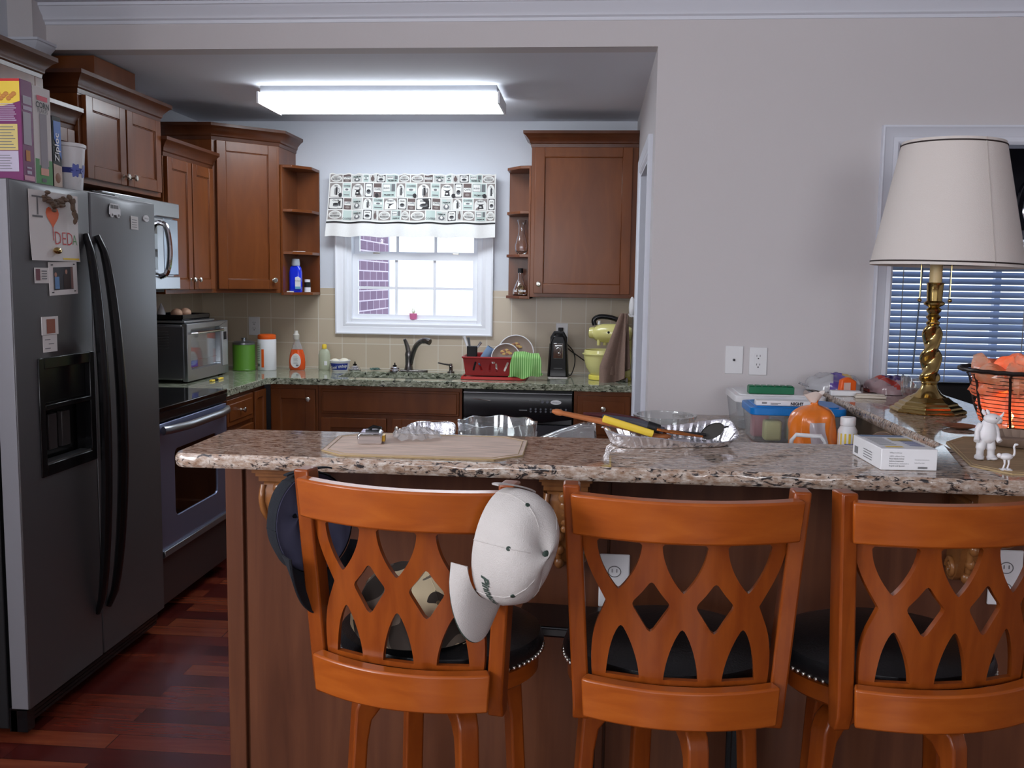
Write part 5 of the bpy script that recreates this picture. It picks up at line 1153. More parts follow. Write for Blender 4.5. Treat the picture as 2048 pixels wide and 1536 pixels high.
def corbel(x):
    c = MB()
    for (o, z0, z1, w) in ((0.215, 1.018, 1.030, 0.062), (0.205, 1.008, 1.018, 0.056), (0.195, 0.994, 1.008, 0.052)): c.box(x-w, 2.403-o, z0, x+w, 2.403, z1)
    pf = [(2.403, 0.994), (2.220, 0.994), (2.208, 0.975), (2.206, 0.945), (2.216, 0.915), (2.240, 0.893), (2.268, 0.886), (2.292, 0.878), (2.310, 0.855), (2.322, 0.82), (2.335, 0.79), (2.356, 0.772), (2.380, 0.768), (2.403, 0.775)]
    c.prism(pf, x-0.042, x+0.042, 'x')
    for sg in (-1, 1):
        c.tube([(x+sg*0.046, y, z) for y, z in [(2.36, 0.985)]+[(2.245+0.034*(1-k/26)*cos(k*0.45-1.2)-0.0, 0.945+0.040*(1-k/26)*sin(k*0.45+1.4)) for k in range(24)]], 0.010, 8)
        c.tube([(x+sg*0.045, y, z) for y, z in [(2.365+0.024*(1-k/26)*cos(k*0.45), 0.80+0.026*(1-k/26)*sin(k*0.45)) for k in range(22)]], 0.007, 8)
        c.tube(spline([(x+sg*0.042, 2.213, 0.985), (x+sg*0.044, 2.206, 0.945), (x+sg*0.036, 2.232, 0.898), (x+sg*0.022, 2.30, 0.872), (x+sg*0.018, 2.325, 0.80)], 5), 0.008, 8)
    for k in range(5):
        c.ball((x, 2.208+0.004*k, 0.978-0.020*k), 0.020-0.002*k, 8, 0.9, 0.55, 0.8)
        c.ball((x+0.016*(1 if k % 2 else -1), 2.30+0.010*k, 0.862-0.020*k), 0.013, 6, 1, 0.9, 1.2)
    return c.build('corbel', M['corbel'], t, angle=50)
for x in (-0.742, -0.055, 0.93): corbel(x)
def bar_edge(T_, P, z1, th, name, mat, label):
    mb = MB(); n = len(P); rows = 7; vs = []; rnd = random.Random(3)
    # subdivide outline for a chiselled edge
    Q = []
    for i in range(n):
        a = Vector(P[i]); b = Vector(P[(i+1) % n]); k = max(1, int((b-a).length/0.02))
        for j in range(k): Q.append(a+(b-a)*j/k)
    m = len(Q); fs = []
    for r in range(rows):
        f = r/(rows-1)
        for i, q in enumerate(Q):
            tdir = (Q[(i+1) % m]-Q[i-1]).normalized(); nn = Vector((tdir.y, -tdir.x))
            bulge = -0.006*abs(2*f-1)**3+ (0.0035*(rnd.random()-0.5) if 0 < r < rows-1 else 0)
            vs.append((q.x+nn.x*bulge, q.y+nn.y*bulge, z1-th*f))
    for r in range(rows-1):
        for i in range(m): fs.append((r*m+i, r*m+(i+1) % m, (r+1)*m+(i+1) % m, (r+1)*m+i))
    fs.append(tuple(range(m))); fs.append(tuple(range((rows-1)*m, rows*m))[::-1])
    mb.add(vs, fs); return tag(mb.build(name, mat, angle=45), label, 'countertop')
P = arc(-0.955, 2.182, 0.03, pi, 1.5*pi, 5)+[(1.33, 2.118)]+arc(1.33, 2.148, 0.03, -pi/2, 0, 4)+[(1.36, YH-0.003), (0.89, YH-0.003), (0.925, 2.59), (0.89, 2.556), (-0.96, 2.532)]+[(-0.988, 2.505)]
bar_edge(None, P, BT, 0.034, 'bar_countertop', M['granite'], 'raised speckled brown granite bar top with a rough chiselled edge')
# lower counter behind the bar
LZ = 0.93
t = thing('peninsula_cabinet', 'brown base cabinets behind the bar under the lower counter', 'cabinet', (0, 3.0, 0))
MB().box(-0.90, 2.545, 0.09, 0.94, 3.12, 0.89).box(0.37, 3.12, 0.09, 0.95, YH-0.002, 0.89).build('cabinet_body', M['cab'], t)
for i in range(2): MB(Matrix.Translation((0.35, 3.52+0.45*i, 0)) @ Matrix.Rotation(-R90, 4, 'Z')).add(*(lambda m: (m.v, m.f))(door_mb(MB(), 0, 0.13, 0.42, 0.86, y=0.02))).build('door', M['cab'], t, bevel=0.002)
tag(MB().box(-0.93, 2.534, 0.893, 0.953, 3.15, LZ).box(0.345, 3.15, 0.893, 0.953, YH-0.002, LZ).build('lower_countertop', M['granite'], bevel=0.003), 'lower granite counter behind the raised bar holding plastic bins', 'countertop')

# outlet plates on the bar front
def wide_outlet(x0, x1, z0, z1, label):
    t = thing('outlet_plate', label, 'outlet', ((x0+x1)/2, 2.40, z0)); y = 2.402
    MB().box(x0, y-0.007, z0, x1, y, z1).build('cover_plate', M['white'], t, bevel=0.004)
    xc = (x0+x1)/2; mb = MB()
    for zc in (z0+(z1-z0)*0.3, z0+(z1-z0)*0.68):
        mb.tube([(xc+0.016*cos(a), y-0.0075, zc+0.014*sin(a)) for a in [2*pi*i/20 for i in range(20)]], 0.0012, 6, closed=True)
        mb.box(xc-0.007, y-0.009, zc-0.002, xc-0.005, y-0.006, zc+0.007).box(xc+0.005, y-0.009, zc-0.002, xc+0.007, y-0.006, zc+0.007)
    mb.build('receptacle', M['grey'], t)
wide_outlet(0.030, 0.108, 0.652, 0.792, 'white outlet plate on the bar front behind the middle stool')
wide_outlet(0.99, 1.07, 0.70, 0.84, 'white outlet plate on the bar front behind the right stool')

# ------------------------------------------------------------------ stools
def hole_top(c, a, k=1.0):
    l = bez((c-a, 1.018), (c-a+0.002, 0.985), (c-0.020, 0.955), (c-0.004, 0.936), 8); r = bez((c+0.004, 0.936), (c+0.020, 0.955), (c+a-0.002, 0.985), (c+a, 1.018), 8)
    return l+[(c, 0.933)]+r+[(c+a-0.004, 1.0225), (c-a+0.004, 1.0225)]
def hole_bot(c, a, c2=None):
    d = c2-c if c2 is not None else 0
    l = bez((c+d-a, 0.768), (c+d-a+0.002, 0.80), (c-0.018, 0.84), (c-0.004, 0.862), 8); r = bez((c+0.004, 0.862), (c+0.018, 0.84), (c+d+a-0.002, 0.80), (c+d+a, 0.768), 8)
    return r[::-1][:0]+l+[(c, 0.865)]+r
def diamond(c): 
    def cv(p, q): return bez(p, ((p[0]*0.6+q[0]*0.4)*1.0, p[1]*0.6+q[1]*0.4), (p[0]*0.4+q[0]*0.6, p[1]*0.4+q[1]*0.6), q, 4)
    pts = [(c-0.033, 0.908), (c-0.031, 0.902), (c-0.006, 0.862), (c, 0.858), (c+0.006, 0.862), (c+0.031, 0.902), (c+0.033, 0.908), (c+0.031, 0.914), (c+0.016, 0.932), (c+0.004, 0.949), (c, 0.951), (c-0.004, 0.949), (c-0.016, 0.932), (c-0.031, 0.914)]
    return pts
def edge_r():
    return bez((0.158, 0.75), (0.166, 0.82), (0.160, 0.86), (0.139, 0.898), 8)[:-1]+bez((0.137, 0.908), (0.160, 0.95), (0.184, 0.98), (0.187, 1.05), 8)
def make_stool(label, loc, rz, legang):
    t = thing('bar_stool', label, 'bar stool', (loc[0], loc[1], 0), rz, 'wooden bar stools along the bar')
    yc = lambda x: -0.175-0.047*(1-(x/0.2)**2)
    lean = lambda z: -0.022*(z-0.70)/0.42
    bow = lambda x, z: yc(x)+lean(z)
    # rails
    def rail(z0, z1, hw0, hw1, th):
        def f(u, v):
            hw = hw0+(hw1-hw0)*v; x = -hw+2*hw*u
            zz = z0+(z1-z0)*v
            return (x, bow(x*0.2/max(hw, 0.18), zz)-th/2, zz)
        return MB().grid(f, 28, 2, thick=-th)
    rail(1.034, 1.109, 0.190, 0.196, 0.026).build('top_rail', M['stool'], t, bevel=0.004, local=True, angle=50)
    rail(0.690, 0.764, 0.164, 0.168, 0.028).build('bottom_rail', M['stool'], t, bevel=0.004, local=True, angle=50)
    er = edge_r(); outer = er+[(-x, z) for x, z in er[::-1]]
    holes = [hole_top(-0.1156, 0.0400), hole_top(0, 0.0400), hole_top(0.1156, 0.0400), diamond(-0.057), diamond(0.057), hole_bot(-0.109, 0.030, -0.104), hole_bot(0, 0.031), hole_bot(0.109, 0.030, 0.104)]
    MB().plate(outer, holes, lambda x, z, s: (x, bow(x, z)-0.002+s, z), 0.012, res=0.016).build('lattice_back', M['stoolv'], t, local=True, angle=50)
    for sg in (-1, 1):
        m = MB(); N_ = 14
        rows = []
        for k in range(N_+1):
            z = 0.665+(1.120-0.665)*k/N_; x = sg*(0.178+0.026*max(0, (z-0.70))/0.42); y = -0.170+lean(z)*1.1
            w = 0.0155; d0, d1 = -0.024, 0.020
            if z < 0.70: d1 -= 0.2*(0.70-z); d0 += 0.3*(0.70-z)
            rows.append([(x-w, y+d0, z), (x+w, y+d0, z), (x+w, y+d1, z), (x-w, y+d1, z)])
        vs = [p for r in rows for p in r]; fs = [(0, 1, 2, 3), tuple(N_*4+i for i in range(4))]
        for k in range(N_):
            for j in range(4): fs.append((k*4+j, k*4+(j+1) % 4, k*4+4+(j+1) % 4, k*4+4+j))
        m.add(vs, fs).build('back_post', M['stoolv'], t, bevel=0.004, local=True)
    MB().lathe([(0.0001, 0.672), (0.205, 0.672), (0.215, 0.68), (0.215, 0.712), (0.20, 0.716), (0.0001, 0.716)], (0, 0, 0), 48, lambda a, r, z: (r*cos(a)*0.97, r*sin(a)*0.88+0.012, z)).build('seat_ring', M['stool'], t, local=True)
    MB().lathe([(0.0001, 0.712), (0.205, 0.712), (0.222, 0.722), (0.226, 0.738), (0.218, 0.758), (0.18, 0.772), (0.10, 0.778), (0.0001, 0.779)], (0, 0, 0), 48, lambda a, r, z: (r*cos(a)*0.97, r*sin(a)*0.88+0.012, z)).build('seat_cushion', plain('black_leather_%d' % int(100*loc[0]), rgb(20, 20, 22), 0.35, bump=0.3, bs=200), t, local=True)
    nm = MB()
    for k in range(84):
        a = 2*pi*k/84; nm.ball((0.2235*0.97*cos(a), 0.2235*0.88*sin(a)+0.012, 0.724), 0.0048, 5)
    nm.build('nail_trim', M['nickel'], t, local=True)
    MB().cyl((0, 0, 0.655), (0, 0, 0.674), 0.09, n=24).build('swivel_plate', M['blackm'], t, local=True)
    pts = []
    for q in range(4):
        a = radians(legang+90*q)-rz; T = Matrix.Rotation(a, 4, 'Z')
        outp = [(0.045, 0.656), (0.125, 0.656), (0.155, 0.650), (0.175, 0.634), (0.184, 0.61), (0.188, 0.55), (0.222, 0.0)]
        inp = [(0.190, 0.0), (0.158, 0.54), (0.150, 0.585), (0.132, 0.606), (0.105, 0.615), (0.045, 0.618)]
        MB(T).prism([(r, z) for r, z in outp+inp], -0.021, 0.021, 'y').build('leg', M['stoolv'], t, bevel=0.005, seg=3, local=True)
        pts.append(T @ Vector((0.192, 0, 0.26)))
    for q in range(4): MB().tube([pts[q], pts[(q+1) % 4]], 0.013, 10).build('foot_rail', M['stool'], t, local=True)
    return t
make_stool('left wooden bar stool with two caps hung on its lattice back', (-0.308, 1.93), radians(-10.6), 298-360)
make_stool('middle wooden bar stool with a bare lattice back', (0.172, 1.91), 0.0, -76)
make_stool('right wooden bar stool cut off by the picture edge', (0.612, 1.95), radians(12), -56)

# ------------------------------------------------------------------ caps
def cap(name, label, org, U, F, mcrown, mlin, mtrim, mbrim=None, deco=None, sc=1.0, flat=1.0, wx=0.084):
    U = Vector(U).normalized(); F = Vector(F); F = (F-U*F.dot(U)).normalized(); X = F.cross(U)
    T = Matrix(((X.x, F.x, U.x, org[0]), (X.y, F.y, U.y, org[1]), (X.z, F.z, U.z, org[2]), (0, 0, 0, 1)))
    t = thing(name, label, 'cap', org, 0, None, mat=T)
    S = sc
    pr = [(1.0, 0.0), (1.02, 0.018), (1.02, 0.04), (0.98, 0.062), (0.88, 0.084), (0.70, 0.100), (0.45, 0.110), (0.2, 0.114), (0.0001, 0.115)]
    def fnc(k, dz=0):
        def g(a, r, z):
            w = 1+0.020*sin(3*a+1)*z/0.1+0.012*sin(7*a+9*z/0.1)*sin(pi*min(1, z/0.1))
            return (wx*S*k*r*cos(a)*w, (0.100*k*r*sin(a)+0.003)*S*w, (z*k*flat+dz+0.006*sin(2*a)*(z/0.1)**2)*S)
        return g
    MB().lathe(pr, (0, 0, 0), 48, fnc(1.0), close=False).build('crown', mcrown, t, local=True, angle=70)
    MB().lathe(pr, (0, 0, 0), 48, fnc(0.965), close=False).build('lining', mlin, t, local=True, angle=70)
    g = fnc(1.004)
    def onp(a, h):
        for i in range(len(pr)-1):
            if pr[i][1] <= h <= pr[i+1][1]: f = (h-pr[i][1])/(pr[i+1][1]-pr[i][1]); return g(a, pr[i][0]+(pr[i+1][0]-pr[i][0])*f, h)
        return g(a, 0.0001, 0.115)
    sm = MB()
    for q in range(6): a = pi/6+q*pi/3+pi/3*0.5; sm.tube([onp(a, 0.115*k/14) for k in range(15)], 0.0009, 5)
    sm.build('seams', mcrown, t, local=True)
    MB().ball(onp(0, 0.115), 0.009, 8, 1, 1, 0.5).build('top_button', mtrim, t, local=True)
    for q in range(6):
        a = q*pi/3+pi/6*0+pi/3; p = Vector(onp(a, 0.080)); nn = Vector((p.x, p.y, p.z-0.03)).normalized()
        MB().cyl(p-nn*0.001, p+nn*0.0012, 0.0042, n=10).build('eyelet', mtrim, t, local=True)
    def br(u, v):
        a = pi/2+(u-0.5)*2*radians(62); k = 1+(0.82*sin(pi*u)**0.62)*v
        x, y = max(wx, 0.07)*cos(a)*(1+0.10*v), 0.100*sin(a)+0.003+0.078*v*sin(pi*min(1, max(0, u)))**0.5
        return (x*S, y*S, (-0.002-0.034*(x/0.08)**2*v-0.010*v)*S)
    MB().grid(br, 26, 10, thick=0.003).build('brim', mbrim or mcrown, t, local=True, angle=70)
    MB().tube([br(k/30, 1.0) for k in range(31)], 0.0022, 6).build('brim_edge', mtrim, t, local=True)
    MB().grid(lambda u, v: ((0.05*cos(pi+pi*u))*S, (-0.098-0.006*sin(pi*u))*S, (0.004+0.016*v)*S), 12, 1, thick=0.003).build('back_strap', mcrown, t, local=True)
    if deco:
        mb = MB(); deco(mb, onp, S); mb.build('embroidery', mtrim, t, local=True)
    return t
def pinn(mb, onp, S):
    def m(x, y):
        a = pi/2-0.72+x/0.088; p = Vector(onp(a, 0.026+y)); return p*1.012
    mb.text('Pinnacle', 0.023, lambda x, y: m(x+0.012+0.25*y, y), off=0.0008)
khaki = plain('stone_cotton', rgb(182, 177, 173), 0.9, var=0.06, vs=30, bump=0.5, bs=500)
cap('baseball_cap', 'off-white baseball cap hung on the right post of the left stool', (-0.158, 1.655, 1.022), (0.76, -0.64, 0.02), (-0.30, -0.10, -0.95), khaki, plain('cap_lining', rgb(150, 146, 140), 0.95), plain('dark_green_trim', rgb(46, 62, 54), 0.7), deco=pinn, wx=0.062)
navy = plain('navy_cotton', rgb(15, 19, 27), 0.95, bump=0.4, bs=400)
cap('baseball_cap', 'dark navy baseball cap hung on the left post of the left stool', (-0.535, 1.80, 1.008), (-0.70, 0.70, -0.06), (0.06, 0.0, -0.99), navy, plain('grey_lining', rgb(96, 96, 122), 0.95), navy, flat=0.68)
def camo():
    m, nt, b = nodes('camouflage'); v = coords(nt, world=False)
    col = None
    for sc_, off_, c_, th in ((14, 0.0, rgb(120, 108, 96), 0.50), (16, 7.0, rgb(60, 52, 46), 0.53)):
        mp = N(nt, 'ShaderNodeMapping'); mp.inputs['Location'].default_value = (off_, off_, 0); L(nt, v, mp.inputs[0])
        n = N(nt, 'ShaderNodeTexNoise'); n.inputs['Scale'].default_value = sc_; n.inputs['Detail'].default_value = 0.3; L(nt, mp.outputs[0], n.inputs[0])
        gt_ = N(nt, 'ShaderNodeMath', operation='GREATER_THAN'); gt_.inputs[1].default_value = th; L(nt, n.outputs['Fac'], gt_.inputs[0])
        mx = N(nt, 'ShaderNodeMix', data_type='RGBA'); mx.inputs['A'].default_value = rgb(222, 206, 170); mx.inputs['B'].default_value = c_
        L(nt, gt_.outputs[0], mx.inputs['Factor'])
        if col: L(nt, col, mx.inputs['A'])
        col = mx.outputs['Result']
    r = col
    L(nt, r, b.inputs['Base Color']); b.inputs['Roughness'].default_value = 0.9; return m
cm = camo()
cap('camouflage_cap', 'brown and tan camouflage cap lying on the seat of the left stool', (-0.340, 1.846, 0.782), (0.05, -0.04, 1), (0.75, 0.45, 0.1), cm, plain('tan_lining', rgb(150, 136, 110), 0.95), plain('tan_trim', rgb(120, 104, 80), 0.9), sc=1.22, flat=0.92)

# black side table under the bar
t = thing('tray_table', 'low black tray table pushed against the bar front between the stools', 'table', (0.12, 2.30, 0))
T = Matrix.Translation((0.13, 2.28, 0)) @ Matrix.Rotation(radians(-4), 4, 'Z')
MB(T).box(-0.30, -0.085, 0.635, 0.30, 0.085, 0.662).build('table_top', M['blackp'], t, bevel=0.006)
for x in (-0.118, 0.235):
    for y in (-0.07, 0.07): MB(T).box(x-0.012, y-0.012, 0, x+0.012, y+0.012, 0.636).build('leg', M['blackm'], t, bevel=0.002)

# ------------------------------------------------------------------ on the bar
Z = BT+0.0005
# placemats
def mat_thing(label, pts, z=Z, c=(232, 206, 188)):
    m, nt, b = nodes('woven_mat'); b.inputs['Roughness'].default_value = 0.75; v = coords(nt, (1, 1, 1), world=False)
    w = N(nt, 'ShaderNodeTexNoise'); w.inputs['Scale'].default_value = 60; L(nt, coords(nt, (0.2, 2.5, 1), (0, 0, 0.8), world=False), w.inputs[0])
    L(nt, ramp(nt, w.outputs['Fac'], [(0.35, rgb(*[int(k*0.86) for k in c])), (0.65, rgb(*c))]), b.inputs['Base Color'])
    t = thing('placemat', label, 'placemat', (sum(p[0] for p in pts)/len(pts), sum(p[1] for p in pts)/len(pts), z))
    MB().prism(pts, z, z+0.003).build('mat_body', m, t, bevel=0.001)
    cx = sum(p[0] for p in pts)/len(pts); cy = sum(p[1] for p in pts)/len(pts)
    ins = [(cx+(x-cx)*0.955, cy+(y-cy)*0.93) for x, y in pts]
    MB().tube([(x, y, z+0.003) for x, y in ins], 0.0012, 5, closed=True).tube([(x, y, z+0.0015) for x, y in pts], 0.0022, 5, closed=True).build('stitched_edge', plain('mat_edge', rgb(176, 152, 112), 0.6), t)
mat_thing('octagonal tan woven placemat on the left half of the bar top', [(-0.645, 2.235), (-0.585, 2.178), (-0.222, 2.178), (-0.160, 2.240), (-0.163, 2.445), (-0.225, 2.503), (-0.585, 2.503), (-0.66, 2.44)])
mat_thing('octagonal brown placemat under the white figurines at the right edge', [(0.885, 2.28), (0.94, 2.19), (1.20, 2.18), (1.27, 2.24), (1.29, 2.62), (1.22, 2.72), (1.03, 2.72), (0.95, 2.62)], c=(170, 140, 104))
# tape measure
T = Matrix.Translation((-0.553, 2.352, Z+0.0035)) @ Matrix.Rotation(0.12, 4, 'Z')
t = thing('tape_measure', 'chrome tape measure on the placemat', 'tape measure', (-0.553, 2.352, Z))
MB(T).prism([(-0.030, 0), (0.030, 0), (0.031, 0.024), (0.022, 0.030), (-0.022, 0.030), (-0.030, 0.024)], -0.030, 0.030, 'y').build('case', M['chrome'], t, bevel=0.003)
MB(T).box(-0.012, -0.012, 0.030, 0.022, 0.010, 0.034).tube([(-0.005, 0, 0.034), (0.006, 0, 0.041), (0.026, 0, 0.037)], 0.004, 6).build('belt_clip', M['blackp'], t)
MB(T).box(0.030, -0.012, 0.004, 0.037, 0.012, 0.020).build('tape_tip', plain('tape_gold', rgb(190, 150, 60), 0.35, 0.8), t, bevel=0.001)
# plastic wrap
def crumple(cx, cy, rx, ry, h, z0, seed, n=34):
    r = random.Random(seed); ph = [(r.uniform(4, 16), r.uniform(0, 6), r.uniform(3, 14), r.uniform(0, 6)) for _ in range(7)]
    def f(u, v):
        a = 2*pi*u; s = v; k = 1+0.16*sin(3*a+ph[0][1])+0.1*sin(7*a+ph[1][1])
        x = rx*s*k*cos(a); y = ry*s*k*sin(a)
        hh = (1-s**1.6)*h*(0.75+0.25*sin(2*a+1))
        for (f1, p1, f2, p2) in ph: hh += 0.0028*abs(sin(f1*14*x+p1+sin(f2*11*y+p2)*1.2))*min(1, (1-s)*4+0.3)
        return (cx+x, cy+y, z0+max(0.0008, hh+(0.004*abs(sin(9*a+seed)) if s > 0.85 else 0)))
    return MB().grid(f, n*2, n//2, cu=True)
tag(crumple(-0.455, 2.425, 0.062, 0.052, 0.022, Z+0.0035, 4).build('plastic_wrap', M['thin'], angle=18), 'crumpled clear plastic wrapper on the placemat beside the tape measure', 'plastic wrapper')
# foil trays
def foil(name, label, cx, cy, z, a, b, h, rot, seed, sag=0.3, crush=0):
    rr = random.Random(seed)
    def f(u, v):
        A = 2*pi*u; c, s = cos(A), sin(A); k = (abs(c)**4+abs(s)**4)**(-0.25); fl = 1+0.03*sin(56*A)*(1 if 0.35 < v < 0.95 else 0)
        if v < 0.35: q, zz = 0.86*v/0.35, 0.001+0.0015*abs(sin(17*u+v*30))
        elif v < 0.85: g = (v-0.35)/0.5; q, zz = 0.86+0.12*g, h*g
        else: g = (v-0.85)/0.15; q, zz = 0.98+0.05*g, h+0.003*sin(g*pi)
        wob = sag*h*(0.5*sin(2*A+seed)+0.3*sin(5*A+2*seed))*max(0, (v-0.35)/0.65)
        if crush: m_ = 1-crush*max(0, sin(-A))*max(0, min(1, 0.55+0.6*c)); zz *= max(0.15, m_); wob *= 0.5; wob += 0.016*max(0, cos(A-0.5))**6*max(0, (v-0.35)/0.65)
        x = a*k*c*q*fl; y = b*k*s*q*fl
        return (cx+x*cos(rot)-y*sin(rot), cy+x*sin(rot)+y*cos(rot), z+max(0.001, zz+wob))
    return tag(MB().grid(f, 128, 20, cu=True).build(name, M['foil'], angle=22), label, 'foil tray')
foil('foil_tray', 'crumpled aluminium foil tray full of kitchen utensils on the bar top', 0.205, 2.475, Z, 0.172, 0.070, 0.040, 0.26, 2.0, crush=0.85)
foil('foil_pan', 'ribbed aluminium foil pan behind the bar left of the glass bowl', -0.47, 2.74, LZ+0.0005, 0.075, 0.12, 0.115, 0.1, 5.0, 0.08)
# utensils in the tray
def stick(name, label, pts, r, mt, n=10, sy=1.0, extra=None):
    t = thing(name, label, 'utensil', pts[0], 0, 'utensils in the foil tray'); MB().tube(pts, r, n, sy=sy).build('handle', mt, t)
    if extra: extra(t)
    return t
def sp_bowl(t): MB().ball((0.18, 2.50, 1.084), 0.024, 10, 1.3, 1, 0.35).build('spoon_bowl', plain('spoon_wood2', rgb(170, 104, 60), 0.6), t)
stick('wooden_spoon', 'long wooden spoon sticking out left of the foil tray', [(-0.100, 2.447, 1.150), (-0.088, 2.449, 1.1475), (-0.078, 2.45, 1.1455), (-0.073, 2.45, 1.1445), (0.05, 2.47, 1.119), (0.16, 2.495, 1.090)], [0.004, 0.0085, 0.0085, 0.0065, 0.0085, 0.008], plain('spoon_wood', rgb(184, 112, 66), 0.55), extra=sp_bowl)
stick('yellow_stick', 'flat yellow plastic handle in the foil tray', [(0.030, 2.448, 1.134), (0.032, 2.448, 1.1335), (0.16, 2.468, 1.094), (0.162, 2.468, 1.093)], [0.002, 0.0095, 0.0095, 0.002], M['yellow'], sy=0.5)
stick('dark_red_handle', 'long dark red handle lying across the back of the foil tray', [(-0.02, 2.54, 1.132), (0.05, 2.53, 1.130), (0.12, 2.52, 1.122), (0.20, 2.50, 1.095)], [0.004, 0.0085, 0.0085, 0.006], plain('maroon', rgb(70, 24, 28), 0.3))
stick('grey_handle', 'grey and black rubber tool handle in the middle of the foil tray', [(0.03, 2.51, 1.128), (0.11, 2.50, 1.119), (0.13, 2.497, 1.115), (0.19, 2.49, 1.100)], [0.009, 0.011, 0.012, 0.009], plain('slate', rgb(66, 68, 78), 0.4), extra=lambda t: MB().cyl((0.148, 2.495, 1.111), (0.180, 2.492, 1.103), 0.0135, 0.012, 14).build('grip', M['blackm'], t))
stick('copper_whisk', 'copper wire utensil in the foil tray', [(0.17, 2.47, 1.106), (0.22, 2.475, 1.096), (0.29, 2.485, 1.088)], [0.004, 0.003, 0.003], plain('copper', rgb(214, 130, 70), 0.2, 1.0), extra=lambda t: [MB().tube([(0.18, 2.47+0.004*k, 1.104), (0.22, 2.47+0.009*k, 1.100), (0.28, 2.482+0.003*k, 1.089)], 0.0016, 5).build('wire_loop', plain('copper2', rgb(226, 150, 90), 0.2, 1.0), t) for k in (-1, 0.5, 2)])
t = thing('ladle', 'black oval ladle standing at the right end of the foil tray', 'utensil', (0.315, 2.51, BT+0.03), 0, 'utensils in the foil tray')
T = Matrix.Translation((0.318, 2.512, 1.098)) @ Matrix.Rotation(radians(-28), 4, 'Y') @ Matrix.Rotation(radians(64), 4, 'X')
MB(T).lathe([(0.030, 0.0), (0.031, 0.004), (0.024, -0.012), (0.010, -0.018), (0.0001, -0.019)], (0, 0, 0), 28, lambda a, r, z: (r*1.05*cos(a), r*0.62*sin(a), z)).build('ladle_bowl', plain('ladle_black', rgb(52, 50, 46), 0.35), t)
MB().tube([(0.30, 2.505, 1.090), (0.25, 2.50, 1.094), (0.21, 2.495, 1.097)], 0.004, 8).tube([(0.34, 2.52, 1.107), (0.375, 2.53, 1.112)], 0.0025, 6).build('handle', M['blackm'], t)
# glass behind
def glass_bowl(name, label, cx, cy, z, prof, n=48, fn=None, deco=None):
    t = thing(name, label, 'bowl', (cx, cy, z)); MB().lathe(prof, (cx, cy, z), n, fn).build('bowl_body', M['bowlglass'], t, angle=60)
    if deco: deco(t)
    return t
def scal(a, r, z): k = 1+0.012*cos(8*a)*(z/0.14)**2; return (r*k*cos(a), r*k*sin(a), z+0.0028*cos(8*a)*(z/0.142)**4)
def facets(t):
    mb = MB()
    for q in range(12):
        a0 = q*pi/6
        for d in (-1, 1):
            mb.tube([((0.108+0.006*k/8)*cos(a0+d*0.22*(1-k/8)), (0.108+0.006*k/8)*sin(a0+d*0.22*(1-k/8)), 0.06+0.055*k/8) for k in range(9)], 0.0035, 5)
    mb.v = [v+Vector((-0.272, 2.76, LZ)) for v in mb.v]; mb.build('cut_pattern', M['bowlglass'], t)
glass_bowl('punch_bowl', 'large scalloped cut-glass bowl behind the bar', -0.272, 2.76, LZ+0.0005, [(0.06, 0), (0.085, 0.008), (0.102, 0.05), (0.112, 0.10), (0.116, 0.142), (0.109, 0.142), (0.104, 0.10), (0.094, 0.052), (0.078, 0.016), (0.0001, 0.012)], fn=scal, deco=facets)
glass_bowl('glass_dish', 'round clear glass bowl behind the foil tray', 0.231, 3.0, LZ+0.0005, [(0.05, 0), (0.07, 0.008), (0.090, 0.09), (0.092, 0.128), (0.098, 0.134), (0.098, 0.142), (0.088, 0.142), (0.086, 0.09), (0.066, 0.014), (0.0001, 0.010)])
T = Matrix.Translation((-0.165, 2.64, LZ+0.0645)) @ Matrix.Rotation(radians(90), 4, 'Y') @ Matrix.Rotation(radians(0), 4, 'X') 
T = Matrix.Translation((-0.145, 2.68, LZ+0.066)) @ Matrix.Rotation(radians(90-4.5), 4, 'Y')
def ribbed(a, r, z): k = 1+0.022*cos(24*a)*(1 if z < 0.11 else 0); return (r*k*cos(a), r*k*sin(a), z)
t = thing('ribbed_glass_vase', 'ribbed clear glass vase lying on its side behind the bar', 'vase', (-0.15, 2.68, LZ))
pr = [(0.030, -0.02), (0.044, 0.0), (0.066, 0.07), (0.080, 0.12)]+[(0.080+0.003*(k % 2), 0.125+0.007*k) for k in range(6)]+[(0.075, 0.165), (0.074, 0.12), (0.060, 0.07), (0.038, 0.004), (0.0001, -0.01)]
MB(T).lathe(pr, (0, 0, 0), 72, ribbed).build('vase_body', M['bowlglass'], t, angle=60)
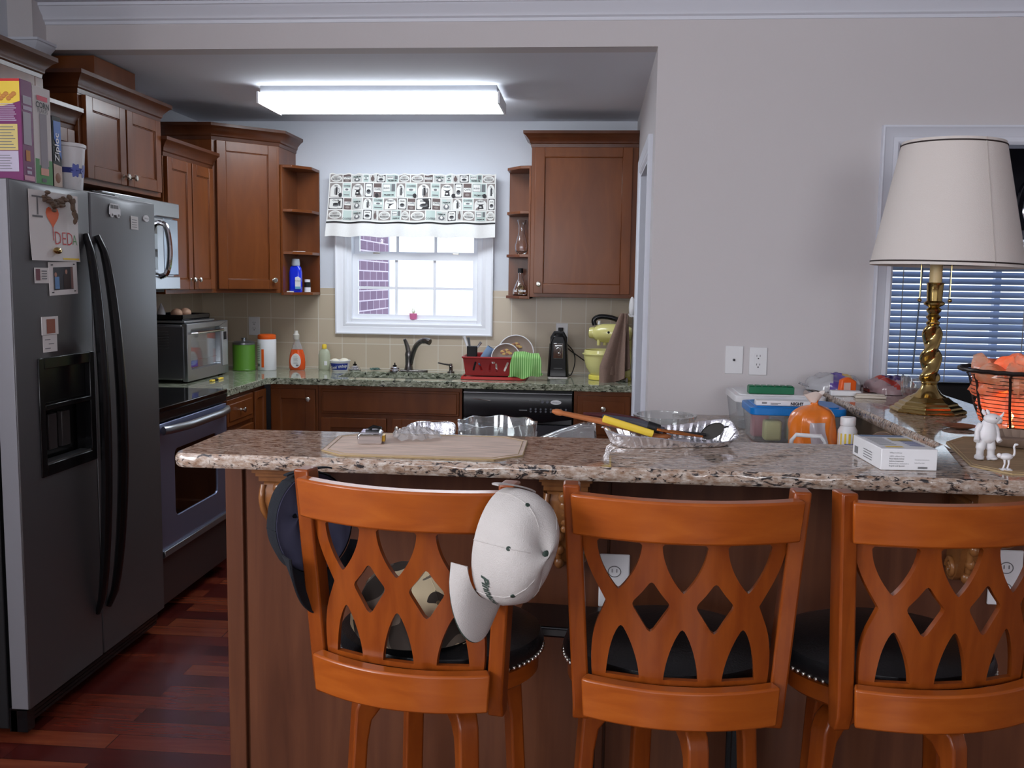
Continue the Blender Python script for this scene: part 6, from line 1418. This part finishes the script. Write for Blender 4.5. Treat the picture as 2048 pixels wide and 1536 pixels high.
# medicine box
def deco_box(mb, T):
    F = lambda x, z: T @ Vector((x, -0.1006, z)); U_ = lambda x, y: T @ Vector((x, y, 0.0496)); S = lambda y, z: T @ Vector((-0.0636, y, z))
    def q(fn, a, b, c, d, mi): mb.mat(mi).add([fn(a, b), fn(c, b), fn(c, d), fn(a, d)], [(0, 1, 2, 3)])
    mb.mat(0).text('What it Does', 0.0050, lambda x, y: F(-0.045+x, 0.0385+y), 'LEFT')
    for i, s in enumerate(('100% caffeine free', 'Read labels below', 'before treatment', 'Instructions enclosed in', 'English and Spanish')): mb.mat(1 if i in (1, 2, 4) else 0).text(s, 0.0046, lambda x, y, i=i: F(-0.045+x, 0.0305-0.0055*i+y), 'LEFT')
    mb.mat(0).text('Complete Instructions', 0.0036, lambda x, y: F(0.012+x, 0.0235+y), 'LEFT').text('Latex-free item', 0.0036, lambda x, y: F(0.012+x, 0.0165+y), 'LEFT')
    for i in range(18): q(F, 0.020+0.0012*i, 0.004, 0.0206+0.0012*i, 0.009, 1)
    q(U_, -0.045, -0.08, -0.005, -0.065, 2); q(U_, -0.055, 0.07, 0.05, 0.095, 3); q(U_, 0.0, 0.01, 0.05, 0.05, 4)
    for i in range(7): q(U_, -0.05, -0.045+0.016*i, -0.01, -0.042+0.016*i, 1)
    for i in range(6): q(U_, 0.015, -0.06+0.014*i, 0.05, -0.055+0.014*i, 5)
    mb.mat(0)
    for i in range(4): q(S, -0.05+0.01, 0.01+0.006*i, 0.02, 0.012+0.006*i, 0)
    q(S, 0.06, 0.008, 0.085, 0.025, 0)
T = Matrix.Translation((0.716, 2.307, Z)) @ Matrix.Rotation(0.05, 4, 'Z')
t = thing('medicine_box', 'white printed medicine carton lying flat on the bar top', 'box', (0.716, 2.307, Z))
MB(T).box(-0.063, -0.10, 0, 0.063, 0.10, 0.049).build('carton', M['white'], t, bevel=0.0015)
mb = MB(); deco_box(mb, T); mb.build('label_print', [M['grey'], M['black'], M['yellow'], plain('box_blue', rgb(110, 130, 160), 0.5), plain('box_gold', rgb(190, 170, 110), 0.5), M['blue']], t)

# ------------------------------------------------------------------ lower counter at right
def bin_(label, x0, y0, x1, y1, z, h, lid, body, contents=None):
    t = thing('storage_bin', label, 'storage bin', ((x0+x1)/2, (y0+y1)/2, z))
    def f(k, o=0): return lambda u, v: None
    R = rrect(x0, y0, x1, y1, 0.03); c = Vector(((x0+x1)/2, (y0+y1)/2)); mb = MB(); n = len(R); vs = []; rows = [(0.86, 0.0), (0.90, 0.004), (0.97, h-0.02), (0.98, h)]
    for k, zz in rows: vs += [(c.x+(p[0]-c.x)*k, c.y+(p[1]-c.y)*k, z+zz) for p in R]
    fs = [tuple(range(n))]+[(r*n+i, r*n+(i+1) % n, (r+1)*n+(i+1) % n, (r+1)*n+i) for r in range(len(rows)-1) for i in range(n)]
    mb.add(vs, fs).build('bin_body', body, t)
    MB().prism(R, z+h-0.014, z+h+0.012).prism(rrect(x0+0.02, y0+0.02, x1-0.02, y1-0.02, 0.03), z+h+0.010, z+h+0.016).build('lid', lid, t, bevel=0.003)
    return t
clearp = clear('bin_clear', (0.88, 0.92, 0.95, 1), 0.12, 0.15, milky=0.14)
bin_('clear plastic bin with a bright blue lid on the lower counter', 0.555, 3.36, 0.885, 3.60, LZ+0.0005, 0.112, plain('lid_blue', rgb(18, 120, 200), 0.35), clearp)
bin_('clear plastic bin with a white lid standing against the wall', 0.545, 3.66, 0.885, 3.96, LZ+0.0005, 0.118, M['white'], clearp)
for i, (x, y, c, nm, lb) in enumerate(((0.64, 3.42, (226, 220, 150), 'food_pouch', 'yellow pouch seen through the front of the blue-lidded bin'), (0.72, 3.44, (150, 160, 130), 'food_tin', 'green-grey tin seen through the blue-lidded bin'), (0.61, 3.50, (200, 120, 130), 'candy_packet', 'pink packet seen through the left side of the blue-lidded bin'), (0.79, 3.45, (120, 130, 190), 'snack_packet', 'blue packet at the right in the blue-lidded bin'))):
    tag(MB().box(x-0.03, y-0.025, LZ+0.004, x+0.03, y+0.03, LZ+0.075+0.010*(i % 3)).build(nm, plain(nm+'_mat', rgb(*c), 0.6), bevel=0.008), lb, 'packet', 'packets in the blue-lidded bin')
t = thing('pill_organizer', 'white weekly pill box with hand lettering on the blue lid', 'pill organizer', (0.665, 3.43, LZ+0.128))
MB().box(0.575, 3.385, LZ+0.1295, 0.765, 3.425, LZ+0.148).build('organizer_body', M['white'], t, bevel=0.003)
mb = MB().mat(0).text('NIGHT', 0.014, lambda x, y: (0.715+x, 3.3843, LZ+0.1335+y), off=0.0006).mat(1)
mb.box(0.595, 3.384, LZ+0.137, 0.612, 3.3848, LZ+0.142).box(0.625, 3.384, LZ+0.138, 0.66, 3.3848, LZ+0.140).box(0.625, 3.384, LZ+0.134, 0.65, 3.3848, LZ+0.136); mb.build('lettering', [M['black'], M['grey']], t)
mb = MB().box(0.60, 3.70, LZ+0.1355, 0.77, 3.75, LZ+0.163)
for i in range(7): mb.box(0.603+0.024*i, 3.702, LZ+0.163, 0.622+0.024*i, 3.748, LZ+0.167)
tag(mb.build('green_box', plain('dark_green_box', rgb(20, 110, 70), 0.35), bevel=0.003), 'dark green ribbed pill box on the white bin lid', 'box')
# bread bag
t = thing('bread_bag', 'orange bread bag with a twisted white top on the lower counter', 'bread bag', (0.715, 3.17, LZ))
def bag(u, v):
    a = 2*pi*u; z = v
    if z < 0.66: k = 1.0-0.06*(z/0.66)**4
    else: k = max(0.14, 0.94*sqrt(max(0, 1-((z-0.66)/0.22)**2))) if z < 0.90 else 0.14+0.9*(z-0.90)
    w = 1+0.05*sin(5*a+8*z)+0.03*sin(11*a)
    c, s = cos(a), sin(a); q = (abs(c)**3+abs(s)**3)**(-1/3)
    return (0.722+0.072*k*w*q*c*(1.05-0.1*z)+0.004*sin(9*z), 3.17+0.062*k*w*q*s, LZ+0.001+0.185*z)
MB().grid(bag, 48, 24, cu=True).mat(1).build('orange_bag', [plain('bread_orange', rgb(226, 120, 36), 0.3, coat=0.5, var=0.15, vs=14)], t, angle=60)
def panelf(u, v): p = bag((-0.29+0.11*u) % 1.0, 0.10+0.5*v); return (0.722+(p[0]-0.722)*1.02, 3.17+(p[1]-3.17)*1.03, p[2])
MB().grid(panelf, 8, 8).build('clear_panel', plain('bag_label', rgb(176, 166, 172), 0.35, coat=0.5), t)
MB().grid(lambda u, v: (0.722+(0.012+0.022*v*(1+0.3*sin(4*pi*u)))*cos(2*pi*u), 3.17+(0.012+0.014*v)*sin(2*pi*u), LZ+0.172+0.032*v+0.006*sin(6*pi*u)*v), 24, 5, cu=True).build('twisted_top', plain('bag_white', rgb(226, 214, 206), 0.5), t)
# vitamin bottle
t = thing('vitamin_bottle', 'white vitamin bottle with a yellow label right of the bread bag', 'bottle', (0.822, 3.12, LZ))
MB().lathe([(0.028, 0), (0.030, 0.004), (0.030, 0.09), (0.022, 0.105), (0.0001, 0.106)], (0.822, 3.12, LZ), 24).build('bottle_body', M['white'], t)
MB().lathe([(0.023, 0.106), (0.024, 0.108), (0.024, 0.130), (0.022, 0.133), (0.0001, 0.134)], (0.822, 3.12, LZ), 24).build('cap', M['white'], t)
mb = MB(); w = wrapcyl(0.822, 3.12, 0.0304); wrect(mb, w, -1.4, LZ+0.025, 1.4, LZ+0.082, 0); w = wrapcyl(0.822, 3.12, 0.0308); wrect(mb, w, -0.5, LZ+0.04, 0.5, LZ+0.05, 1); mb.build('label_print', [M['yellow'], M['blue']], t)
# round tray leaning
T = Matrix.Translation((0.908, 3.04, LZ+0.0505)) @ Matrix.Rotation(radians(-38), 4, 'Z') @ Matrix.Rotation(radians(78), 4, 'X')
t = thing('round_tray', 'round dark brown wooden tray leaning against the side of the raised bar', 'tray', (0.9, 3.07, LZ))
MB(T).lathe([(0.0001, -0.003), (0.045, -0.003), (0.048, 0.0), (0.048, 0.004), (0.0001, 0.003)], (0, 0, 0), 48).build('tray_board', plain('tray_brown', rgb(90, 62, 44), 0.5), t)
MB(T).tube([(0.048*cos(2*pi*k/48), 0.048*sin(2*pi*k/48), 0.0) for k in range(48)], 0.0018, 6, closed=True).build('rim', plain('tray_rim', rgb(180, 150, 120), 0.5), t)
t = thing('white_basket', 'white plastic basket with an arched handle just behind the bar', 'basket', (0.605, 2.70, LZ))
MB().tube([(0.558, 2.70, LZ+0.07), (0.560, 2.70, LZ+0.120), (0.572, 2.70, LZ+0.136), (0.640, 2.70, LZ+0.133), (0.652, 2.70, LZ+0.118), (0.655, 2.70, LZ+0.07)], 0.006, 10).build('handle', M['white'], t)
mb = MB().grid(lambda u, v: (0.607+(0.04+0.012*v)*cos(2*pi*u)*1.1, 2.70+(0.04+0.012*v)*sin(2*pi*u), LZ+0.001+0.075*v), 28, 3, thick=0.003, cu=True).cyl((0.607, 2.70, LZ+0.0005), (0.607, 2.70, LZ+0.004), 0.042, n=28); mb.build('basket_body', M['white'], t)

# ------------------------------------------------------------------ raised return
def puff(cx, cy, rx, ry, h, z0, seed, mats, name, label, cat, stripes=None):
    r = random.Random(seed)
    def f(u, v):
        a = 2*pi*u; s = sin(pi*v*0.5); k = (abs(cos(a))**3+abs(sin(a))**3)**(-1/3)
        w = 1+0.05*sin(4*a+seed)+0.035*sin(9*a+v*7+seed)
        zz = h*cos(pi*v*0.5)**0.6*(1+0.12*sin(6*a+seed)*sin(3*v))+0.004*sin(23*u+13*v)
        return (cx+rx*s*k*w*cos(a), cy+ry*s*k*w*sin(a), z0+max(0.001, zz))
    mb = MB().grid(f, 56, 16, cu=True)
    for i in range(len(mb.f)):
        p = sum((mb.v[j] for j in mb.f[i]), Vector())/4; q = stripes(p) if stripes else 0; mb.m[i] = q
    mb.grid(lambda u, v: (cx-rx*(0.95+0.3*v), cy-0.02+0.05*(u-0.5)*(1+1.2*v), z0+0.012+0.012*v+0.006*sin(12*u)*v), 10, 4, thick=0.001)
    mb.m[-1] = 0
    return tag(mb.build(name, mats, angle=60), label, cat)
pk = [plain('wrap_clear', rgb(186, 186, 190), 0.25, coat=0.6), plain('wrap_purple', rgb(96, 76, 160), 0.3, coat=0.5), plain('wrap_yellow', rgb(214, 178, 100), 0.3, coat=0.5)]
puff(0.960, 3.895, 0.104, 0.10, 0.062, Z, 1, pk, 'bun_bag', 'clear bun bag with purple and yellow bands at the far end of the raised bar', 'bread bag', lambda p: 1 if 0.915 < p.x-0.5*(p.z-Z) < 0.965 else (2 if 0.965 <= p.x-0.5*(p.z-Z) < 1.0 else 0))
pk2 = [plain('wrap_mauve', rgb(160, 132, 136), 0.25, coat=0.6), plain('wrap_red', rgb(176, 60, 50), 0.3, coat=0.5), plain('wrap_violet', rgb(80, 60, 120), 0.3, coat=0.5)]
puff(1.168, 3.84, 0.088, 0.105, 0.062, Z, 3, pk2, 'snack_bag', 'red and violet bread bag right of the purple-banded bag', 'bread bag', lambda p: 1 if (p.x+p.z*1.5) % 0.14 < 0.035 else (2 if p.z > Z+0.055 and p.x > 1.12 else 0))
t = thing('orange_pouch', 'orange and yellow packet lying in front of the purple-banded bag', 'packet', (0.97, 3.745, Z))
MB(Matrix.Translation((0.975, 3.745, Z)) @ Matrix.Rotation(0.3, 4, 'Z')).prism([(-0.035, 0.001), (0.035, 0.001), (0.035, 0.05), (0.0, 0.066), (-0.028, 0.056)], -0.012, 0.012, 'y').build('packet_body', M['orange'], t, bevel=0.005)
MB(Matrix.Translation((0.975, 3.745, Z)) @ Matrix.Rotation(0.3, 4, 'Z')).box(-0.02, -0.0135, 0.012, 0.008, -0.0122, 0.045).build('label_print', plain('pinkwhite', rgb(220, 190, 180), 0.5), t)
tag(MB(Matrix.Translation((0.955, 3.685, Z)) @ Matrix.Rotation(-0.05, 4, 'Z')).box(-0.055, -0.02, 0, 0.055, 0.02, 0.020).build('white_case', M['white'], bevel=0.004), 'longer white plastic case on the raised bar in front of the bags', 'case')
tag(MB(Matrix.Translation((1.030, 3.625, Z)) @ Matrix.Rotation(-0.12, 4, 'Z')).box(-0.055, -0.02, 0, 0.055, 0.02, 0.010).box(-0.050, -0.016, 0.010, 0.050, 0.016, 0.016).build('white_remote', plain('offwhite', rgb(214, 204, 190), 0.4), bevel=0.003), 'flat off-white plastic tray nearest the lamp among the white cases', 'case')
# crystal votive
vx, vy = 1.155, 3.54
t = thing('crystal_candle_holder', 'cut crystal candle holder with dark red wax behind the lamp', 'candle holder', (vx, vy, Z))
cr = lambda a, r, z: (r*(1+0.05*cos(10*a+30*z))*cos(a), r*(1+0.05*cos(10*a+30*z))*sin(a), z+(0.005*cos(5*a) if z > 0.08 else 0))
MB().lathe([(0.026, 0), (0.030, 0.004), (0.028, 0.012), (0.040, 0.035), (0.043, 0.06), (0.041, 0.092), (0.037, 0.092), (0.038, 0.06), (0.034, 0.036), (0.0001, 0.016)], (vx, vy, Z), 50, cr).build('crystal_cup', M['bowlglass'], t)
MB().lathe([(0.020, 0.019), (0.032, 0.036), (0.035, 0.048), (0.0001, 0.048)], (vx, vy, Z), 24).build('candle_wax', plain('wax_red', rgb(120, 24, 34), 0.4), t)

# ------------------------------------------------------------------ table lamp
lx, ly = 1.118, 3.27
t = thing('table_lamp', 'brass barley-twist table lamp with a cream shade on the raised bar', 'lamp', (lx, ly, Z))
oct_ = lambda r: [(lx+r*cos(pi/8+pi/4*i), ly+r*sin(pi/8+pi/4*i)) for i in range(8)]
prof = [(0.118, 0), (0.120, 0.006), (0.116, 0.012), (0.106, 0.015), (0.104, 0.022), (0.094, 0.026), (0.090, 0.034), (0.078, 0.038), (0.060, 0.052)]
vs = []; fs = []
for r, z in prof: vs += [(x, y, Z+z) for x, y in oct_(r)]
for i in range(len(prof)-1):
    for j in range(8): fs.append((i*8+j, i*8+(j+1) % 8, (i+1)*8+(j+1) % 8, (i+1)*8+j))
fs += [tuple(range(8))[::-1], tuple(range((len(prof)-1)*8, len(prof)*8))]
MB().add(vs, fs).build('octagonal_base', M['brass'], t, bevel=0.0015, smooth=False)
MB().lathe([(0.060, 0.050), (0.040, 0.062), (0.028, 0.078), (0.024, 0.092), (0.027, 0.098), (0.024, 0.104)], (lx, ly, Z), 32).build('base_stem', M['brass'], t)
zz0, zz1 = Z+0.102, Z+0.292
def tw(u, v):
    a = 2*pi*u; z = zz0+(zz1-zz0)*v; R = (0.031-0.007*v)*(0.75+0.25*sin(pi*min(1, v*8)*0.5))*(1 if v < 0.96 else 1-(v-0.96)*6); R *= 1+0.08*sin(v*pi*5)
    return (lx+(R*(1+0.26*cos(2*(a-v*7.6))))*cos(a)-0.000, ly+(R*(1+0.26*cos(2*(a-v*7.6))))*sin(a), z)
MB().grid(tw, 48, 70, cu=True).build('twisted_column', M['brass'], t)
MB().lathe([(0.017, 0.286), (0.021, 0.292), (0.021, 0.298), (0.015, 0.304), (0.024, 0.315), (0.015, 0.325), (0.023, 0.335), (0.024, 0.340), (0.016, 0.347), (0.032, 0.356), (0.033, 0.362), (0.024, 0.368), (0.025, 0.395), (0.026, 0.420), (0.028, 0.425), (0.024, 0.428), (0.0001, 0.428)], (lx, ly, Z), 32).build('turned_collar', M['brass'], t)
MB().cyl((lx, ly, Z+0.426), (lx, ly, Z+0.62), 0.020, 0.019, 24).build('candle_sleeve', plain('candle_cream', rgb(214, 190, 140), 0.4), t)
SZ0, SZ1 = 1.548, 1.945; sxo, syo = lx+0.030, ly
def shf(dr=0): return lambda a, r, z: ((r+dr)*cos(a)+0.0, (r+dr)*sin(a), z)
sh = MB()
def shade(u, v):
    a = 2*pi*u; r = 0.236+(0.156-0.236)*v; return (sxo+r*cos(a), syo+r*sin(a), SZ0+(SZ1-SZ0)*v-0.022*(r*cos(a))*1.0)
shm = MB().grid(shade, 72, 6, cu=True, thick=0.002).build('lamp_shade', M['cream'], t, angle=60)
PD = plain('piping_dark', rgb(40, 24, 20), 0.6)
for v_ in (0.028, 0.972): MB().tube([shade(k/72, v_) for k in range(72)], 0.0026, 6, closed=True).build('dark_piping', PD, shm)
MB().tube([tuple(a+b for a, b in zip(shade(0.795, k/10), (0, -0.001, 0))) for k in range(11)], 0.0010, 5).build('seam', plain('seam_cream', rgb(196, 188, 182), 0.9), shm)
MB().cyl((lx, ly, Z+0.62), (lx+0.03, ly, SZ1-0.01), 0.004, n=8).tube([(sxo-0.155, ly, SZ1-0.01), (sxo+0.155, ly, SZ1-0.016)], 0.0025, 6).build('harp', M['brass'], t)
for nm, x, y in (('left', 1.054, 3.22), ('right', 1.142, 3.20)):
    MB().tube([(x, y, 1.60), (x, y, 1.445)], 0.0013, 5).ball((x, y, 1.438), 0.007, 8, 1, 1, 0.9).build('pull_chain', M['brass'], t)

# ------------------------------------------------------------------ salt lamp basket
bx, by = 1.262, 2.93
bprof = [(0.090, 0.004), (0.105, 0.03), (0.122, 0.07), (0.130, 0.11), (0.134, 0.14), (0.146, 0.16), (0.166, 0.172)]
t = thing('salt_lamp_basket', 'black wire basket lamp filled with glowing orange salt crystals', 'lamp', (bx, by, Z))
def rad(z):
    for i in range(len(bprof)-1):
        if bprof[i][1] <= z <= bprof[i+1][1]: f = (z-bprof[i][1])/(bprof[i+1][1]-bprof[i][1]); return bprof[i][0]+(bprof[i+1][0]-bprof[i][0])*f
    return bprof[0][0]
iron = plain('iron_wire', rgb(40, 24, 18), 0.5, 0.5)
mb = MB()
for i in range(14):
    z = 0.010+i*0.0115; mb.tube([(bx+rad(z)*cos(2*pi*k/40), by+rad(z)*sin(2*pi*k/40), Z+z) for k in range(40)], 0.0011, 5, closed=True)
mb.build('wire_rings', iron, t)
for i in range(8):
    a = 2*pi*i/8+0.2; MB().tube([(bx+(rad(z)+0.003)*cos(a), by+(rad(z)+0.003)*sin(a), Z+z) for z in [0.004+0.168*k/12 for k in range(13)]], 0.0036, 7).build('rib', iron, t)
MB().tube([(bx+0.166*cos(2*pi*k/48), by+0.166*sin(2*pi*k/48), Z+0.173+0.0015*(k % 2)) for k in range(48)], 0.0065, 8, closed=True).build('rope_rim', plain('rim_iron', rgb(52, 44, 42), 0.35, 0.7), t)
MB().cyl((bx, by, Z), (bx, by, Z+0.010), 0.088, n=32).build('base_disc', M['blackm'], t)
MB().ball((bx, by, Z+0.06), 0.016, 10).build('bulb', lamp_mat('amber_bulb', (1.0, 0.62, 0.32, 1), 230.0), t)
def salt_mat():
    m = bpy.data.materials.new('salt_crystal'); m.use_nodes = True; nt = m.node_tree; nt.nodes.clear()
    o = N(nt, 'ShaderNodeOutputMaterial'); v = coords(nt, world=False)
    n = N(nt, 'ShaderNodeTexNoise'); n.inputs['Scale'].default_value = 22; n.inputs['Detail'].default_value = 3; L(nt, v, n.inputs[0])
    c = ramp(nt, n.outputs['Fac'], [(0.35, rgb(248, 176, 128)), (0.55, rgb(250, 206, 172)), (0.7, rgb(246, 226, 210))])
    tr = N(nt, 'ShaderNodeBsdfTranslucent'); L(nt, c, tr.inputs[0]); df = N(nt, 'ShaderNodeBsdfDiffuse'); L(nt, c, df.inputs[0])
    gl = N(nt, 'ShaderNodeBsdfGlossy'); gl.inputs['Roughness'].default_value = 0.25
    m1 = N(nt, 'ShaderNodeMixShader'); m1.inputs[0].default_value = 0.4; L(nt, tr.outputs[0], m1.inputs[1]); L(nt, df.outputs[0], m1.inputs[2])
    m2 = N(nt, 'ShaderNodeMixShader'); m2.inputs[0].default_value = 0.06; L(nt, m1.outputs[0], m2.inputs[1]); L(nt, gl.outputs[0], m2.inputs[2])
    L(nt, m2.outputs[0], o.inputs[0]); return m
SM = salt_mat()
def rock(c, r, seed):
    rr = random.Random(seed); dirs = [Vector((rr.gauss(0, 1), rr.gauss(0, 1), rr.gauss(0, 1))).normalized() for _ in range(16)]; ds = [rr.uniform(0.48, 0.82) for _ in range(16)]
    def f(d):
        L_ = d.length or 1e-6; n = d/L_; k = 1.0
        for q, s in zip(dirs, ds):
            dt = n.dot(q)
            if dt > 0.05: k = min(k, s/dt)
        return n*r*1.35*k
    return MB().ball(c, 1, 16, fn=lambda d: f(d))
rs = random.Random(5); k = 0
for ring, zc, n_, rr_, sz in ((0, 0.034, 7, 0.066, 0.036), (1, 0.080, 8, 0.082, 0.038), (2, 0.125, 9, 0.092, 0.038), (3, 0.160, 8, 0.100, 0.038), (4, 0.172, 4, 0.045, 0.044)):
    for i in range(n_):
        a = 2*pi*(i+0.5*ring)/n_+rs.uniform(-0.1, 0.1); k += 1
        o = rock((bx+rr_*cos(a), by+rr_*sin(a), Z+zc+rs.uniform(-0.004, 0.008)), sz*rs.uniform(0.94, 1.12), k).build('salt_crystal', SM, smooth=False)
        tag(o, 'chunk of orange-pink salt crystal in the glowing wire basket', 'salt crystal', 'salt crystals in the wire basket')
# small dishes and figurines
lathe_thing('brown_saucer', 'thin brown saucer under the left side of the wire basket', 'saucer', (1.085, 2.90, Z), [(0.02, 0), (0.035, 0.003), (0.048, 0.009), (0.046, 0.010), (0.03, 0.004), (0.0001, 0.003)], plain('saucer', rgb(130, 84, 60), 0.4))
rb = lambda a, r, z: (r*(1+0.03*cos(28*a))*cos(a), r*(1+0.03*cos(28*a))*sin(a), z)
tag(MB().lathe([(0.070, 0), (0.085, 0.004), (0.105, 0.026), (0.100, 0.027), (0.08, 0.008), (0.0001, 0.006)], (1.125, 2.60, Z+0.004), 84, rb).build('ribbed_dish', plain('ribbed_clay', rgb(138, 118, 104), 0.4)), 'shallow ribbed brown dish on the right placemat behind the figurines', 'dish')
wf = plain('white_figurine', rgb(226, 224, 226), 0.4, sss=0.1)
rx, ry, rz_ = 0.945, 2.355, Z+0.0035
t = thing('rhino_figurine', 'standing white rhinoceros figurine with arms at its sides', 'figurine', (rx, ry, rz_))
S_ = lambda p: (rx+p[0], ry+p[1], rz_+p[2])
b = MB()
b.lathe([(0.0001, 0.040), (0.014, 0.042), (0.0205, 0.052), (0.021, 0.064), (0.018, 0.078), (0.015, 0.090), (0.010, 0.098), (0.0001, 0.101)], (rx, ry, rz_), 24, lambda a, r, z: (r*cos(a)+0.002, r*0.85*sin(a), z))
for sg in (-1, 1):
    b.tube(spline([S_((sg*0.009, 0, 0.048)), S_((sg*0.012, 0, 0.028)), S_((sg*0.013, 0, 0.012)), S_((sg*0.015, -0.002, 0.002))], 5), [0.011]*6+[0.0085]*5+[0.011]*5, 12)
    b.ball(S_((sg*0.016, -0.005, 0.0055)), 0.0105, 8, 1.0, 1.3, 0.5)
    b.tube(spline([S_((sg*0.014, 0, 0.086)), S_((sg*0.022, -0.002, 0.072)), S_((sg*0.024, -0.006, 0.055)), S_((sg*0.027, -0.012, 0.047))], 5), [0.0075]*5+[0.006]*6+[0.0065]*5, 10)
b.ball(S_((0.008, -0.006, 0.101)), 0.0145, 12, 1.35, 1.0, 0.85).ball(S_((0.021, -0.008, 0.097)), 0.0095, 10, 1.1, 0.9, 0.85)
b.build('body', wf, t, angle=80)
MB().tube([S_((0.024, -0.008, 0.104)), S_((0.030, -0.009, 0.111)), S_((0.033, -0.009, 0.118))], [0.0045, 0.0028, 0.0008], 8).build('horn', wf, t)
for x in (-0.006, 0.004): MB().tube([S_((x, 0.002, 0.109)), S_((x-0.004, 0.003, 0.117)), S_((x-0.006, 0.003, 0.122))], [0.0035, 0.0045, 0.001], 8).build('ear', wf, t)
MB().ball(S_((0.012, -0.0195, 0.104)), 0.0014, 6).build('eye', M['black'], t)
ox, oy = 0.945, 2.235
t = thing('ostrich_figurine', 'small white ostrich figurine in front of the rhinoceros', 'figurine', (ox, oy, rz_))
S_ = lambda p: (ox+p[0], oy+p[1], rz_+p[2])
b = MB().ball(S_((-0.002, 0, 0.030)), 0.0105, 12, 1.45, 0.9, 0.75).ball(S_((-0.017, 0, 0.032)), 0.0055, 8)
b.tube(spline([S_((0.008, 0, 0.030)), S_((0.015, 0, 0.034)), S_((0.0155, 0, 0.045)), S_((0.014, 0, 0.053)), S_((0.017, 0, 0.058))], 5), 0.0024, 8).ball(S_((0.0185, 0, 0.058)), 0.0035, 8, 1.4, 0.9, 0.8)
for x in (-0.005, 0.004): b.tube([S_((x, 0, 0.026)), S_((x+0.001, 0, 0.013)), S_((x-0.002, 0, 0.002))], [0.0035, 0.002, 0.002], 8).ball(S_((x, -0.002, 0.0018)), 0.005, 6, 1.3, 1.2, 0.35)
b.build('body', wf, t, angle=80)
tag(MB().prism([(ox-0.013+0.0*k, oy) for k in ()] or rrect(ox-0.014, oy-0.010, ox+0.012, oy+0.010, 0.005), rz_-0.0005, rz_+0.0010).build('figurine_base', wf), 'thin white base under the ostrich figurine', 'base')

# ------------------------------------------------------------------ dining room
t = thing('window_blinds', 'white horizontal slat blinds on the dining room window', 'blinds', (2.7, 6.60, 0.65))
mb = MB(); i = 0; z = 0.69
while z < 1.64:
    T = Matrix.Translation((2.70, 6.62, z)) @ Matrix.Rotation(radians(45), 4, 'X')
    mb.T = T; mb.box(-1.03, -0.025, -0.0012, 1.03, 0.025, 0.0012); z += 0.0435
mb.build('slats', plain('blind_white', rgb(164, 178, 206), 0.5), t)
MB().box(1.66, 6.59, 1.655, 3.74, 6.655, 1.70).build('head_rail', M['white'], t, bevel=0.003)
MB().box(1.68, 6.60, 0.655, 3.72, 6.64, 0.672).build('bottom_rail', M['white'], t, bevel=0.003)
for x in (2.045, 2.345, 2.83, 3.3): MB().box(x-0.003, 6.590, 0.66, x+0.003, 6.592, 1.66).build('ladder_cord', M['white'], t)
MB().cyl((2.16, 6.57, 1.62), (2.13, 6.565, 0.90), 0.006, n=8).build('tilt_wand', plain('wand', rgb(190, 205, 226), 0.3), t)
t = thing('metal_rack', 'curved chrome rack hanging in the dark dining room beside the lamp shade', 'rack', (2.45, 5.6, 1.68))
MB().tube(spline([(2.40, 5.6, 2.10), (2.345, 5.6, 2.03), (2.325, 5.6, 1.93), (2.34, 5.6, 1.84)], 8), 0.010, 8).build('curved_arm', M['chrome'], t)
MB().tube(spline([(2.44, 5.62, 2.06), (2.385, 5.62, 1.99), (2.37, 5.62, 1.91), (2.385, 5.62, 1.85)], 8), 0.009, 8).build('curved_arm', M['chrome'], t)
MB().box(2.36, 5.55, 1.72, 2.75, 5.70, 1.735).build('shelf', M['gun'], t)
MB().box(2.40, 5.6, 1.735, 2.72, 5.66, 2.08).build('dark_panel', M['blackm'], t)
MB().cyl((2.55, 5.62, 2.06), (2.55, 5.62, 2.44), 0.008, n=8).build('hanging_rod', M['gun'], t)
t = thing('dining_chair', 'black upholstered dining chair behind the raised bar', 'chair', (1.92, 4.95, 0))
MB().prism(rrect(1.70, 0.50, 2.16, 0.985, 0.10, 8), 5.12, 5.18, 'y').build('backrest', M['blackm'], t, bevel=0.02, seg=3)
MB().box(1.70, 4.70, 0.42, 2.16, 5.15, 0.49).build('seat', M['blackm'], t, bevel=0.02, seg=3)
for x in (1.73, 2.13):
    for y in (4.73, 5.12): MB().box(x-0.02, y-0.02, 0, x+0.02, y+0.02, 0.43).build('leg', M['cab'], t)
